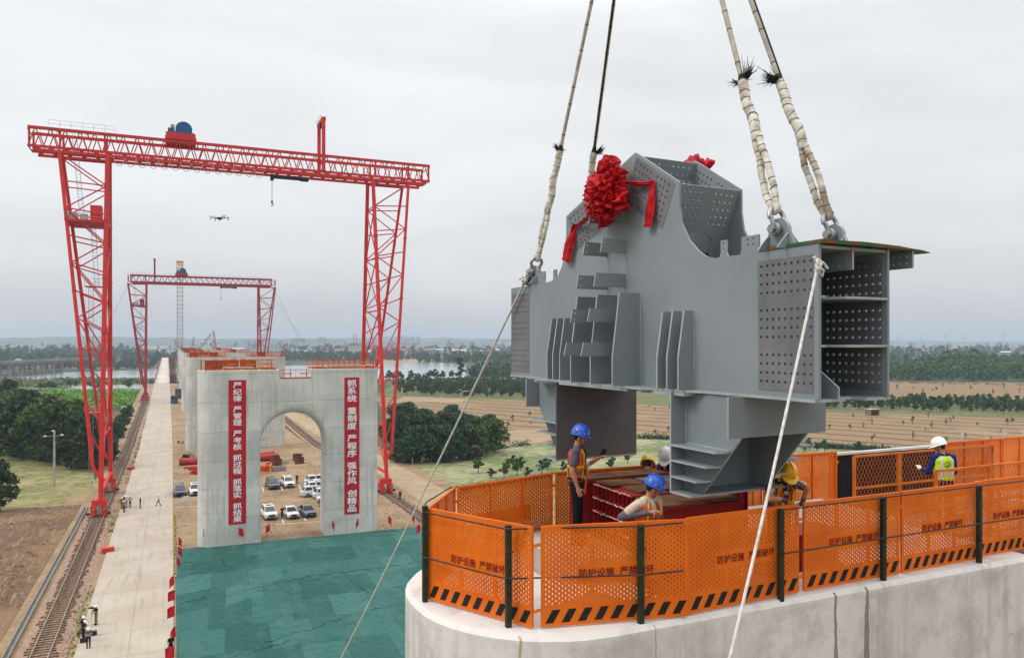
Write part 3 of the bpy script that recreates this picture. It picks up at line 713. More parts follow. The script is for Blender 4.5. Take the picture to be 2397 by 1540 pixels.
# ------------------------------------------------------------------ red gantry cranes
def gantry(Yc, hb, over_l, over_r, label, mt, nb=11, trolley_x=None, hoist_x=None, frame_x=None, base=0.0, th=2.75, spread=9.75, full=True):
    XL, XR = -9.5, 32.9
    t = thing('gantry_crane', label, 'gantry crane', (11.7, Yc, base), 'red gantry cranes over the piers')
    zb = hb + .6; zt = hb + .6 + th; x0, x1 = XL - over_l, XR + over_r
    for sy in (-1, 1):
        b = MB(); y = Yc + sy * 2.0
        b.bar((x0, y, zt), (x1, y, zt), .42, .42)
        b.bar((x0, y, zb), (x1, y, zb), .36, .36)
        n = max(4, int((x1 - x0) / 1.95)); s_ = (x1 - x0) / n
        for i in range(n):
            xa_, xm, xb__ = x0 + i * s_ + .1, x0 + (i + .5) * s_, x0 + (i + 1) * s_ - .1
            b.tube([(xa_, y, zb + .1), (xm - .1, y, zt - .15)], .085, 5, False); b.tube([(xm + .1, y, zt - .15), (xb__, y, zb + .1)], .085, 5, False)
        for x in (x0 + .2, XL, XL - 6, XR, XR + 6, x1 - .2): b.bar((x, y, zb), (x, y, zt), .28, .28)
        b.build('girder_truss', mt, t)
    b = MB(); n = int((x1 - x0) / 3.9)
    for i in range(n + 1):
        x = x0 + (x1 - x0) * i / n
        b.tube([(x, Yc - 2, zb), (x, Yc + 2, zb)], .1, 5); b.tube([(x, Yc - 2, zt - .3), (x, Yc + 2, zt - .3)], .09, 5)
        if i < n: b.tube([(x, Yc - 2, zb), (x + 3.9, Yc + 2, zb)], .08, 5)
    b.build('cross_bracing', mt, t)
    b = MB()
    for y in (Yc - 2.0, Yc + 2.0):
        b.bar((x0 + .8, y, hb + .05), (x1 - .8, y, hb + .05), .34, .4)
        for i in range(int((x1 - x0) / 1.95)): b.bx(x0 + .9 + i * 1.95, x0 + 1.5 + i * 1.95, y - .1, y + .1, hb + .2, zb)
    b.build('runway_beam', mt, t)
    # legs: each frame is an inner upright and an outer strut that splay upward from one foot
    for (xi, xit, xo) in ((XL, XL + .36, XL - 6.1), (XR, XR - .45, XR + 6.05)):
        for sy in (-1, 1):
            A = Vector((xi, Yc + sy * spread, base + 2.6)); B = Vector((xit, Yc + sy * 2.0, hb)); O = Vector((xo, Yc + sy * 2.0, hb))
            J = A.lerp(B, (3.2) / (hb - base - 2.6)); J2 = J + (O - A).normalized() * 1.6 + Vector((xo - xi, 0, 0)).normalized() * .9
            lg = MB(); lg.tube([A, B], .34, 12)
            for f in (.12, .3, .47, .63, .8): lg.tube([A.lerp(B, f), A.lerp(B, f) + (B - A).normalized() * .12], .44, 12)
            lg.build('leg', mt, t, smooth=40)
            lg = MB(); lg.tube([J + Vector((0, 0, -.3)), J2], .25, 8); lg.tube([J2, O], .26, 10)
            for f in (.02, .3, .55, .78): lg.tube([J2.lerp(O, f), J2.lerp(O, f) + (O - J2).normalized() * .12], .35, 10)
            lg.build('outer_strut', mt, t, smooth=40)
            br = MB()
            for i in range(nb):
                f0 = 1 - i / nb; f1 = 1 - (i + 1) / nb
                pa, pb = A.lerp(B, .04 + .955 * f0), J2.lerp(O, .02 + .975 * f0); qa, qb = A.lerp(B, .04 + .955 * f1), J2.lerp(O, .02 + .975 * f1)
                br.tube([pa, pb], .1, 6, False)
                if i < nb * .62:
                    if i % 2 == 0: br.tube([pb, qa], .1, 6, False)
                    else: br.tube([pa, qb], .1, 6, False)
            br.build('leg_brace', mt, t)
        # bracing between front and rear frames, sill tube
        br = MB(); F = lambda sy, f: Vector((xi, Yc + sy * spread, base + 2.6)).lerp(Vector((xit, Yc + sy * 2.0, hb)), f)
        br.tube([F(-1, .02), F(1, .02)], .28, 8)
        for f in (.17, .36, .55, .73, .9): br.tube([F(-1, f), F(1, f)], .13, 6)
        for f, g_ in ((.02, .36), (.36, .55), (.55, .73), (.73, .9)):
            br.tube([F(-1, f), F(1, g_)], .11, 6); br.tube([F(1, f), F(-1, g_)], .11, 6)
        br.build('tie_frame', mt, t)
        for sy in (-1, 1):
            bo = MB(); y = Yc + sy * spread
            bo.bx(xi - 1.15, xi + .75, y - .45, y + .45, base + 1.9, base + 2.7)
            for sx in (-.9, .5): bo.bx(xi + sx - .33, xi + sx + .33, y - .8, y + .8, base + .75, base + 1.95); bo.bx(xi + sx - .22, xi + sx + .22, y - 1.1, y + 1.1, base + .5, base + .95)
            bo.build('bogie', mt, t)
            for sx in (-.86, .46):
                for q in (-.75, .75): MB().lathe([(.02, -.06), (.28, -.06), (.28, .06), (.02, .06)], 14, Matrix.Rotation(pi / 2, 3, 'Y'), (xi + sx, y + q, base + .74)).build('wheel', M['black'], t)
            for sx in (-.9, .5):
                hzo = MB().bx(xi + sx - .25, xi + sx + .25, y - .815, y - .803, base + 1.25, base + 1.75).build('warning_plate', M['black'], t)
                hy = MB()
                for q in (0, .2): hy.prism([(xi + sx - .22 + q, base + 1.3), (xi + sx - .1 + q, base + 1.3), (xi + sx + .06 + q, base + 1.7), (xi + sx - .06 + q, base + 1.7)], y - .822, y - .818, lambda u, v, w_: (u, w_, v))
                hy.build('stripe', M['yellow'], hzo)
            for sx in (-1.55, 1.1): MB().lathe([(.02, -.25), (.2, -.25), (.2, .25), (.02, .25)], 10, Matrix.Rotation(pi / 2, 3, 'Y'), (xi + sx, y - .5, base + .8)).build('motor', M['navy'], t)
    # walkway railings along the top, platform, electrical cabin and ladders on the left leg
    b = MB()
    for y in (Yc + 2.5,):
        b.bar((x0 + 1, y, zt + 1.1), (x1 - 1.5, y, zt + 1.1), .06, .06); b.bar((x0 + 1, y, zt + .2), (x1 - 1.5, y, zt + .2), .5, .06)
        for i in range(int((x1 - x0) / 2.2)): b.bar((x0 + 1 + i * 2.2, y, zt + .1), (x0 + 1 + i * 2.2, y, zt + 1.1), .05, .05)
    b.build('railing', M['grey'], t)
    xq = XL - 7.5
    for y in (Yc - 2.4, Yc + 2.4):
        b = MB()
        for z in (zt + .7, zt + 1.25): b.bar((xq, y, z), (xq + 9, y, z), .05, .05)
        for i in range(7): b.bar((xq + i * 1.5, y, zt), (xq + i * 1.5, y, zt + 1.25), .05, .05)
        b.build('cage_railing', M['white'], t)
    zp = base + (hb - base) * .805; f = (zp - base - 2.6) / (hb - base - 2.6)
    ya = Yc - spread + (spread - 2) * f
    b = MB().bx(XL - 5.2, XL + .5, ya - .3, 2 * Yc - ya + .3, zp, zp + .35); b.build('platform', mt, t)
    b = MB().bx(XL - 1.9, XL - .35, ya + .5, ya + 2.8, zp + .35, zp + 2.7); b.build('electrical_cabin', mt, t)
    b = MB().bx(XL - 4.8, XL - 3.5, ya + .3, ya + 1.1, zp + .35, zp + 1.35); b.bx(XL - 3.2, XL - 2.2, ya + .3, ya + 1.1, zp + .35, zp + 1.25); b.build('control_box', M['deck'], t)
    b = MB()
    for z in (zp + .85, zp + 1.35): b.bar((XL - 5.2, ya - .3, z), (XL + .5, ya - .3, z), .04, .04); b.bar((XL + .5, ya - .3, z), (XL + .5, 2 * Yc - ya + .3, z), .04, .04)
    b.build('platform_rail', M['grey'], t)
    def ladder(p, q, name='ladder'):
        l = MB(); p = Vector(p); q = Vector(q)
        for s_ in (-.3, .3): l.bar(p + Vector((s_, 0, 0)), q + Vector((s_, 0, 0)), .06, .06)
        k = int((q - p).length / .5)
        for i in range(k): c = p.lerp(q, (i + .5) / k); l.bar(c + Vector((-.3, 0, 0)), c + Vector((.3, 0, 0)), .04, .04)
        l.build(name, M['grey'], t)
    hs = [base + 5, base + (hb - base) * .27, base + (hb - base) * .45, base + (hb - base) * .63, zp]
    for i, (a, c) in enumerate(zip(hs[:-1], hs[1:])):
        o_ = -1.7 if i % 2 else -2.0
        ladder((XL + o_ + .5 * (i % 2), Yc - .6, a), (XL + o_, Yc - .6, c))
        l = MB().bx(XL - 2.8, XL + .2, Yc - 1.2, Yc + 1.2, c - .1, c)
        if i < 3: l.build('landing', mt, t)
        r_ = MB()
        if i < 3:
            for z in (c + .55, c + 1.1): r_.bar((XL - 2.8, Yc - 1.2, z), (XL + .2, Yc - 1.2, z), .05, .05); r_.bar((XL + .2, Yc - 1.2, z), (XL + .2, Yc + 1.2, z), .05, .05)
            for x in (-2.8, -1.3, .2): r_.bar((XL + x, Yc - 1.2, c), (XL + x, Yc - 1.2, c + 1.1), .05, .05)
            r_.build('landing_rail', M['yellow'], t)
    ladder((XL - 3.1, Yc - 1, zp + .3), (XL - 4.2, Yc - 1, zt - .5))
    if trolley_x is not None:
        x = trolley_x; k = 1.0
        b = MB().bx(x - 2.3, x + 2.3, Yc - 2.4, Yc + 2.4, zt + .25, zt + .75); b.bx(x - 2.2, x + 2.2, Yc - 2.3, Yc - 1.7, zt + .75, zt + 1.35); b.bx(x - 2.2, x + 2.2, Yc + 1.7, Yc + 2.3, zt + .75, zt + 1.35); b.build('trolley', mt, t)
        b = MB().bx(x - 1.9, x + 1.9, Yc - 1.6, Yc + 1.4, zt + .75, zt + 1.7); b.bx(x - 1.9, x - .9, Yc - 1.5, Yc, zt + 1.7, zt + 2.2); b.build('winch', M['blue'], t)
        b = MB().lathe([(.02, -.5), (1.25, -.5), (1.25, -.38), (.95, -.36), (.95, .36), (1.25, .38), (1.25, .5), (.02, .5)], 24, Matrix.Rotation(pi / 2, 3, 'X'), (x + .45, Yc - 1.2, zt + 2.1)); b.build('cable_drum', M['blue'], t, smooth=40)
        b = MB().bx(x - 1.5, x - .9, Yc - 1.3, Yc - .6, zt + 2.2, zt + 2.8); b.build('motor_box', M['grey'], t)
    if frame_x is not None:
        x = frame_x; b = MB(); hh = 6.3
        for y in (Yc - 2.2, Yc + 2.2): b.bar((x, y, zb), (x, y, zt + hh), .55, .55)
        b.bar((x, Yc - 2.5, zt + hh), (x, Yc + 2.5, zt + hh), .7, .6); b.build('service_frame', mt, t)
        b = MB()
        for s_ in (-.5, .5): b.bar((x + s_, Yc - 2.5, zt + hh + .5), (x + s_, Yc + 2.5, zt + hh + .5), .05, .05)
        b.build('frame_rail', M['grey'], t)
        MB().bx(x - .3, x + .3, Yc - .2, Yc + .6, zt + hh - 1.0, zt + hh - .3).build('service_hoist', M['black'], t)
    if hoist_x is not None:
        x = hoist_x; b = MB().bx(x - .2, x + .3, Yc - .5, Yc + .5, hb - 1.2, hb - .2); b.bx(x, x + 5.0, Yc - .25, Yc + .25, hb - .85, hb - .35); b.lathe([(.02, 0), (.4, 0), (.4, 1.4), (.02, 1.4)], 12, Matrix.Rotation(pi / 2, 3, 'Y'), (x + 4.7, Yc, hb - .6)); b.build('electric_hoist', M['navy'], t)
        b = MB().tube([(x + .05, Yc, hb - 1), (x + .05, Yc, hb - 4.6)], .05, 5); b.build('hoist_rope', M['grey'], t)
        b = MB().ell((x + .05, Yc, hb - 4.9), (.16, .16, .35)); b.tube([(x + .05 + .22 * sin(a * .5), Yc, hb - 5.35 - .22 * cos(a * .5)) for a in range(-2, 8)], .06, 5); b.build('hook', M['black'], t)
    n = 14 if full else 9; b = MB(); fx0, fx1 = XL + 1.2, XL + (23.5 if full else 21)
    for i in range(n):
        xa_ = fx0 + (fx1 - fx0) * i / n; xb__ = fx0 + (fx1 - fx0) * (i + 1) / n; pts = []
        for k in range(11):
            u = k / 10; pts.append((xa_ + (xb__ - xa_) * u, Yc - 2.4, hb - .1 - 1.35 * (1 - (2 * u - 1) ** 2) ** .75))
        b.tube(pts, .045, 4, False)
    b.build('festoon_cable', M['cable'], t)
    return t
tx = AY(423, 320, 135.2)[0]; hx = AY(636, 405, 135.2)[0]; fx = AY(752, 320, 135.2)[0]
gantry(135.2, 54.3, 10.2, 10.0, 'near red gantry crane with blue winch, straddling the banner pier', M['red'], 11, tx, hx, fx)
b2 = 2.9
ray2 = lambda px, py: AY(px, py, 329)
gantry(329.0, 48.5, 5.3, 4.8, 'smaller red gantry crane far down the road, before the tower crane', M['red2'], 9, ray2(425, 640)[0], ray2(517, 662)[0], ray2(362, 640)[0], b2, 2.5, 8.5, False)
# tower crane mast
t = thing('tower_crane', 'white and yellow lattice tower crane mast beside the fourth pier', 'tower crane', (3.0, 402, 0))
b = MB(); s_ = 1.25; X, Y = 3.4, 402
def mast(b, z0, z1, dz, X, Y, s_, r1, r2):
    for sx in (-1, 1):
        for sy in (-1, 1): b.bar((X + sx * s_, Y + sy * s_, z0), (X + sx * s_, Y + sy * s_, z1), r1, r1)
    z = z0; k = 0
    while z < z1 - .1:
        ze = min(z1, z + dz)
        for (ax, ay, bx_, by) in ((-1, -1, 1, -1), (1, -1, 1, 1), (1, 1, -1, 1), (-1, 1, -1, -1)):
            if k % 2: ax, ay, bx_, by = bx_, by, ax, ay
            b.bar((X + ax * s_, Y + ay * s_, z), (X + bx_ * s_, Y + by * s_, ze), r2, r2); b.bar((X + ax * s_, Y + ay * s_, z), (X + bx_ * s_, Y + by * s_, z), r2, r2)
        z = ze; k += 1
mast(b, 0, 60, 2.0, X, Y, s_, .26, .14); b.build('mast', simple('mast_cream', 'aeaba0', '8b867a', .4), t)
b = MB(); mast(b, 60, 65, 1.6, X, Y, s_ * 1.1, .3, .2); b.bx(X - 1.6, X + 1.6, Y - 1.6, Y + 1.6, 64.2, 65); b.build('climbing_frame', M['yellow'], t)

# trestle road over the river with red railings, and red formwork stacks beside it
t = thing('trestle_bridge', 'long pale trestle bridge with red railings carrying the road over the river', 'bridge', (-4.8, 430, 4.6))
bnd = lambda y: -(y - 200) * .0052
b = MB(); pl = MB(); rl = MB()
for i in range(49):
    a = 430 + i * 12; c = a + 12; za, zc = road_z(a) + .3, road_z(c) + .3
    xl, xr = -7.3 + bnd(a), .1 + bnd(a)
    b.add([(xl, a, za), (xr, a, za), (.1 + bnd(c), c, zc), (-7.3 + bnd(c), c, zc), (xl, a, za - .7), (xr, a, za - .7), (.1 + bnd(c), c, zc - .7), (-7.3 + bnd(c), c, zc - .7)], [(0, 1, 2, 3), (4, 7, 6, 5), (0, 4, 5, 1), (1, 5, 6, 2), (2, 6, 7, 3), (3, 7, 4, 0)])
    for x in (xl + .5, (xl + xr) / 2, xr - .5): pl.tube([(x, a + 6, -1), (x, a + 6, za - .8)], .35, 8)
    for x, x2 in ((xl, -7.3 + bnd(c)), (xr, .1 + bnd(c))):
        for h in (.3, .75, 1.25): rl.bar((x, a, za + h), (x2, c, zc + h), .16, .2)
        for q in range(4): rl.bar((x, a + q * 3, za), (x, a + q * 3, za + 1.3), .18, .18)
b.build('bridge_deck', simple('trestle_deck', 'c4bcb2', 'aba39a', .1, .9), t); pl.build('piles', M['red2'], t); rl.build('railing', M['red2'], t)
rf = random.Random(5)
M['form'] = simple('rusty_formwork', '7c4640', '5f4a48', .3, .8)
for i in range(7):
    y = 440 + i * 38; x = .7 + bnd(y); hgt = [5.5, 6.5, 7, 9, 12, 17, 13][i]; b = MB()
    z0 = 0
    for sx in range(5):
        for sy in range(4): b.bar((x + sx * .85, y + sy * 3, z0), (x + sx * .85, y + sy * 3, z0 + hgt), .16, .16)
    for k in range(int(hgt / 1.3)):
        z = z0 + 1 + k * 1.3
        for sy in range(4): b.bar((x, y + sy * 3, z), (x + 3.4, y + sy * 3, z), .16, .2)
        for sx in (0, 4): b.bar((x + sx * .85, y, z), (x + sx * .85, y + 9, z), .16, .2)
    o = b.build('formwork_tower', M['form'])
    tag(o, ['rusty red formwork scaffold beside the start of the trestle bridge', 'second rusty scaffold frame along the trestle bridge', 'third rusty scaffold frame along the trestle bridge', 'fourth rusty scaffold frame along the trestle bridge', 'tall rusty pier formwork standing in the river', 'tallest rusty pier formwork far along the trestle', 'farthest rusty formwork frame at the end of the trestle'][i], 'scaffold', 'formwork scaffolds along the trestle')
# old road bridge across the river, far left
t = thing('road_bridge', 'old grey concrete road bridge on wide piers at the far left', 'bridge', G(45, 880))
pA, pB = Vector(G(11, 883)), Vector(G(114, 874.5)); d_ = (pB - pA); L4 = d_.length / 4; d_.normalize(); nrm = Vector((-d_.y, d_.x, 0)); hz_ = 10.2
s0 = pA - d_ * 190; s1 = pB + d_ * 75
b = MB(); b.bar(s0 + Vector((0, 0, hz_ + .8)), s1 + Vector((0, 0, hz_ + .8)), 10, .7); b.bar(s0 + Vector((0, 0, hz_ - .3)), s1 + Vector((0, 0, hz_ - .3)), 7, 1.5); OB = simple('old_bridge_concrete', '8b8680', '706c67', .15, .9); b.build('bridge_deck', OB, t)
b = MB()
for s_ in (-4.8, 4.8): b.bar(s0 + nrm * s_ + Vector((0, 0, hz_ + 1.65)), s1 + nrm * s_ + Vector((0, 0, hz_ + 1.65)), .3, .9)
b.build('parapet', OB, t)
for k in range(-7, 6):
    c = pA + d_ * (L4 * k); b = MB()
    for s_ in (-2.6, 2.6): b.tube([c + nrm * s_ + Vector((0, 0, -1)), c + nrm * s_ + Vector((0, 0, hz_ - 1.6))], .9, 8)
    b.bar(c - nrm * 4 + Vector((0, 0, hz_ - 1.5)), c + nrm * 4 + Vector((0, 0, hz_ - 1.5)), 1.8, 1.2); b.bar(c - nrm * 3.6 + Vector((0, 0, 1.5)), c + nrm * 3.6 + Vector((0, 0, 1.5)), 2.4, 3); b.build('bridge_column', OB, t)
for q, (f, lb) in enumerate([(.45, 'tiny dark car on the deck of the old road bridge'), (.63, 'tiny white van on the deck of the old road bridge'), (.82, 'tiny grey lorry near the right end of the old road bridge')]):
    c = s0.lerp(s1, f) + Vector((0, 0, hz_ + 1.17)); b = MB().box(c + Vector((0, 0, .8)), (4.2, 1.9, 1.3)); b.box(c + Vector((0, 0, 1.7)), (2.6, 1.7, .8)); tag(b.build('car', [M['black'], M['white'], M['grey']][q]), lb, 'vehicle', 'vehicles on the old road bridge')
# ------------------------------------------------------------------ the steel chord node on its slings
P0 = Vector((6.588, 6.369, 24.766)); RT = radians(2.6)
UV = Vector((-sin(RT), cos(RT), 0)); WV = Vector((cos(RT), sin(RT), 0)); ZV = Vector((0, 0, 1))
def L(u, w_, v): return P0 + UV * u + WV * w_ + ZV * v
NODE_M = Matrix(((WV.x, UV.x, 0, P0.x), (WV.y, UV.y, 0, P0.y), (0, 0, 1, P0.z), (0, 0, 0, 1)))   # local x=w y=u z=v
def m_steel():
    n = NT('grey_painted_steel'); P = n.co(); x = n.xyz(P)
    a = n.noise(P, .7, 5, .6); b = n.noise(n.co('Object', (1, 1, .25)), 2.5, 5, .6)
    c = n.mix(n.rng(a, .3, .7), lin('767f83'), lin('838b8f'))
    c = n.mix(n.math('MULTIPLY', n.rng(b, .55, .75), .3), c, lin('8f9698'))
    d = n.noise(P, 9, 4, .6)
    c = n.mix(n.math('MULTIPLY', n.rng(d, .62, .8), .15), c, lin('6b6a66'))
    return n.fin(c, n.rng(b, .3, .7, .42, .6), 0, bump=n.noise(P, 30, 3), bd=.0006, spec=.4)
def m_splice():
    n = NT('bare_splice_steel'); P = n.co()
    a = n.noise(P, 1.6, 6, .65); b = n.noise(n.co('Object', (1, 1, .3)), 4, 5, .65)
    c = n.mix(n.rng(a, .35, .65), lin('626367'), lin('737377')); c = n.mix(n.math('MULTIPLY', n.rng(b, .55, .75), .45), c, lin('515156'))
    return n.fin(c, .55, 0, spec=.35)
M['steel'] = m_steel(); M['splice'] = m_splice()
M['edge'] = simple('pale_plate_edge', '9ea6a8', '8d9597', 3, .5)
M['weld'] = simple('weld_bead', '9fa6a6', '8a9192', 25, .5, bump=.01)
def plate2d(outline, holes, t):
    """flat plate with real holes: outline and circular holes in 2D, thickness t about 0"""
    cu = bpy.data.curves.new('pl', 'CURVE'); cu.dimensions = '2D'; cu.fill_mode = 'BOTH'; cu.extrude = t / 2
    def sp(pts):
        s_ = cu.splines.new('POLY'); s_.points.add(len(pts) - 1)
        for q, p in zip(s_.points, pts): q.co = (p[0], p[1], 0, 1)
        s_.use_cyclic_u = True
    sp(outline)
    for h in holes:
        if len(h) == 3: sp([(h[0] + h[2] * cos(2 * pi * i / 10), h[1] + h[2] * sin(2 * pi * i / 10)) for i in range(10)])
        else: sp(h)
    o_ = bpy.data.objects.new('pl', cu); COL.objects.link(o_)
    dg = bpy.context.evaluated_depsgraph_get(); dg.update()
    me = bpy.data.meshes.new_from_object(o_.evaluated_get(dg)); bpy.data.objects.remove(o_)
    vs = [tuple(v.co) for v in me.vertices]; fs = [tuple(p.vertices) for p in me.polygons]; bpy.data.meshes.remove(me)
    return vs, fs
node = thing('steel_chord_node', 'huge grey steel truss node with two legs, hanging over the pier', 'steel node')
node.matrix_basis = Matrix.Translation(L(3.84, .585, -1.41)) @ Matrix.Rotation(RT, 4, 'Z')
def nb_(b, name, m, parent=node, **k):
    """b holds (w,u,v) coordinates; keep them as the object's own coordinates so textures stay put"""
    o = b.build(name, m, None, **k); o.parent = parent
    if m is M['steel']:                                   # narrow plate edges get a paler grey than the broad faces
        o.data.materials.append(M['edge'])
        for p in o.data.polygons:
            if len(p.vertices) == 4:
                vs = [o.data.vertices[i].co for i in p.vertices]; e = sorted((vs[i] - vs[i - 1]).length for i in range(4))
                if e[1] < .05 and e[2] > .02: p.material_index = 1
    if parent is node: o.matrix_parent_inverse = node.matrix_basis.inverted() @ NODE_M
    return o
HR = .0205
web_out = [(0, .0), (7.67, .0), (7.67, 1.735), (6.27, 1.743), (6.0, 1.768), (5.79, 1.855), (5.65, 2.01), (5.54, 2.284), (5.509, 2.565), (5.509, 2.863), (3.46, 3.528), (3.40, 3.50), (2.42, 2.885), (2.418, 2.552), (2.37, 2.296), (2.215, 2.053), (2.016, 1.876), (1.855, 1.783), (1.70, 1.748), (0, 1.745)]
rows = [1.562, 1.454, 1.344, 1.236, 1.027, .919, .813, .706, .492, .386, .278, .173]
holes = [(.108 + .0945 * i, v, HR) for i in range(9) for v in rows] + [(6.935 + .0885 * i, v, .0162) for i in range(9) for v in rows]
def bil(q, s_, t): return lerp(lerp(q[0], q[1], s_), lerp(q[3], q[2], s_), t)
QR = [(3.429, 3.46), (2.50, 2.88), (2.79, 2.28), (3.70, 2.80)]; QL = [(5.47, 2.83), (4.2, 3.25), (3.95, 2.62), (5.15, 2.22)]
ef = [.07, .16, .25, .34, .43, .60, .69, .78, .88]; df = [.10, .24, .38, .52, .66, .80, .92]
for Q in (QR, QL):
    for i, s_ in enumerate(ef):
        for j, t_ in enumerate(df):
            if i == 4 and j > 4: continue
            p = bil(Q, s_, t_); holes.append((p[0], p[1], HR))
for w_, nm in ((.018, 'front_web'), (1.152, 'rear_web')):
    vs, fs = plate2d(web_out, holes, .036)
    b = MB().add([(w_ + z, u, v) for u, v, z in vs], fs)
    o = nb_(b, nm, [M['steel'], M['splice']])
    for p in o.data.polygons:                       # unpainted contact faces round the bolt groups
        c = p.center
        if abs(p.normal.x) < .5: continue
def patch(q, holes_, w_, nm):
    vs, fs = plate2d(q, holes_, .004); nb_(MB().add([(w_ + z, u, v) for u, v, z in vs], fs), nm, M['splice'])
inq = lambda q: [h for h in holes if (min(p[0] for p in q) < h[0] < max(p[0] for p in q)) and (min(p[1] for p in q) < h[1] < max(p[1] for p in q))]
for q in ([(.07, .066), (.91, .066), (.925, 1.633), (.075, 1.633)], [(6.89, .066), (7.66, .066), (7.66, 1.62), (6.89, 1.60)]):
    patch(q, inq(q), -.0025, 'splice_face'); patch(q, inq(q), 1.1310, 'splice_face')
for Q, a in ((QR, 0), (QL, 63)):
    k0 = 216 + a; hs = holes[216:278] if a == 0 else holes[278 - (0):]
    n_each = (len(holes) - 216) // 2
    hs = holes[216:216 + n_each] if a == 0 else holes[216 + n_each:]
    patch(Q, hs, -.0025, 'splice_face')
# flanges of the two diagonals, between the webs
def flange(p, d, length, t, nm, man=False):
    d = Vector(d).normalized()
    hs = [(w_, s_, HR) for s_ in (.08, .19, .30, .41, .52) for w_ in (.13, .23, .33, .43, .70, .80, .90, 1.0)]
    if man: hs.append([(.28, 1.42), (.28, .92), (.32, .79), (.41, .70), (.53, .66), (.65, .66), (.77, .70), (.86, .79), (.90, .92), (.90, 1.42)])
    vs, fs = plate2d([(.036, 0), (1.134, 0), (1.134, length), (.036, length)], hs, t)
    n_ = Vector((-d.y, d.x))
    b = MB().add([(x, p[0] + d.x * y + n_.x * z, p[1] + d.y * y + n_.y * z) for x, y, z in vs], fs)
    nb_(b, nm, M['steel'])
flange((2.435, 2.87), (.374, -.927), 1.5, .03, 'diagonal_flange', True)
flange((3.40, 3.47), (.36, -.933), 1.6, .03, 'diagonal_flange')
flange((3.58, 3.45), (-.30, -.95), 1.5, .03, 'diagonal_flange')
flange((5.49, 2.85), (-.36, -.93), 1.5, .03, 'diagonal_flange')
# chord: bottom flange with its wider tab, top flange, inner diaphragm and stiffeners
bf = [(.03, -.03), (.05, .48), (.24, .50), (.22, .78), (.02, .80), (.02, 1.22), (7.66, 1.22), (7.66, -.03), (6.42, -.03), (6.09, -.30), (2.85, -.35), (2.66, -.17), (2.07, -.16), (1.86, -.03)]
nb_(MB().prism(bf, -.035, 0, lambda u, w_, v: (w_, u, v)), 'bottom_flange', M['steel'])
nb_(MB().bx(.036, 1.134, .02, 1.72, 1.70, 1.735).bx(.036, 1.134, 6.2, 7.65, 1.70, 1.732), 'top_flange', M['steel'])
b = MB().bx(.04, 1.13, 1.3, 1.33, 0, 1.69).bx(.04, 1.13, 6.2, 6.23, 0, 1.69); nb_(b, 'diaphragm', M['steel'])
for v in (1.155, .60):
    b = MB().prism([(1.134, 0.0), (.55, 0.0), (.47, .03), (.36, .25), (.2, .6), (.04, .9), (.04, 1.29), (1.134, 1.29)], v - .015, v + .015, lambda w_, u, z: (w_, u, z)); b.bx(.036, .11, 0, .2, v - .012, v + .012)
    nb_(b, 'web_stiffener', M['steel'])
for w_, v0, v1, u1 in ((.55, 1.477, 1.735, .9), (1.596, 1.54, 1.745, .9)):
    hs = [(.08 + .09 * i, v, .012) for i in range(6) for v in (v0 + .06, v0 + .15)]
    vs, fs = plate2d([(0, v0), (u1, v0), (u1, v1), (0, v1)], hs, .026)
    nb_(MB().add([(w_ + z, u, v) for u, v, z in vs], fs), 'hanging_stiffener', M['steel'])
nb_(MB().prism([(0, 0), (0, .13), (.3, .34), (.9, .36), (.9, 0)], .305, .33, lambda u, v, w_: (w_, u, v)), 'bottom_stiffener', M['steel'])
def m_rust():
    n = NT('rusty_green_paint'); P = n.co()
    f = n.noise(P, 5, 6, .7); c = n.mix(n.rng(f, .5, .56), lin('1f5a3a'), lin('7a3f1c')); return n.fin(c, .75, bump=f, bd=.01)
tp = [(-.06, -.01), (-.05, .35), (-.09, .62), (-.06, .9), (-.07, 1.25), (-.03, 1.5), (-.01, 1.75), (.06, 2.0), (.5, 1.95), (.9, 1.86), (.9, -.01)]
o = nb_(MB().prism(tp, 1.748, 1.79, lambda u, w_, v: (w_, u, v if v < 1.77 or w_ < .9 else 1.79 - .032 * (w_ - .9) / 1.1)), 'cover_plate', m_rust())
# vertical ribs, side brackets
def rib(u, prof, nm='rib'):
    b = MB().prism(prof, u - .015, u + .015, lambda w_, v, uu: (w_, uu, v)); o = nb_(b, nm, M['steel'])
    k = MB(); zt = max(p[1] for p in prof)
    k.tube([(-.004, u - .018, .02), (-.004, u - .018, zt)], .011, 5); nb_(k, 'weld_seam', M['weld'], node)
for u in (3.34, 3.94, 4.53): rib(u, [(0, 0), (-.5, 0), (-.5, .43), (-.375, 1.385), (0, 1.385)])
for u in (2.12, 2.36, 2.58): rib(u, [(0, 0), (-.265, 0), (-.265, .44), (-.165, 1.075), (0, 1.075)])
for u in (5.26, 5.5, 5.70): rib(u, [(0, 0), (-.28, 0), (-.28, .44), (-.185, 1.065), (0, 1.065)])
for u in (4.22, 3.72):
    for v0, v1, a, c in ((2.54, 2.76, .318, .346), (2.02, 2.235, .42, .463), (1.49, 1.705, .545, .58), (.957, 1.165, .652, .69), (.437, .643, .761, .81)):
        hs = [(-c + .07, v0 + .055, .016), (-a + .045, v1 - .055, .016)]
        vs, fs = plate2d([(0, v0), (0, v1), (-a, v1), (-c, v0)], hs, .02)
        nb_(MB().add([(x, u + z, y) for x, y, z in vs], fs), 'bracket', M['steel'])
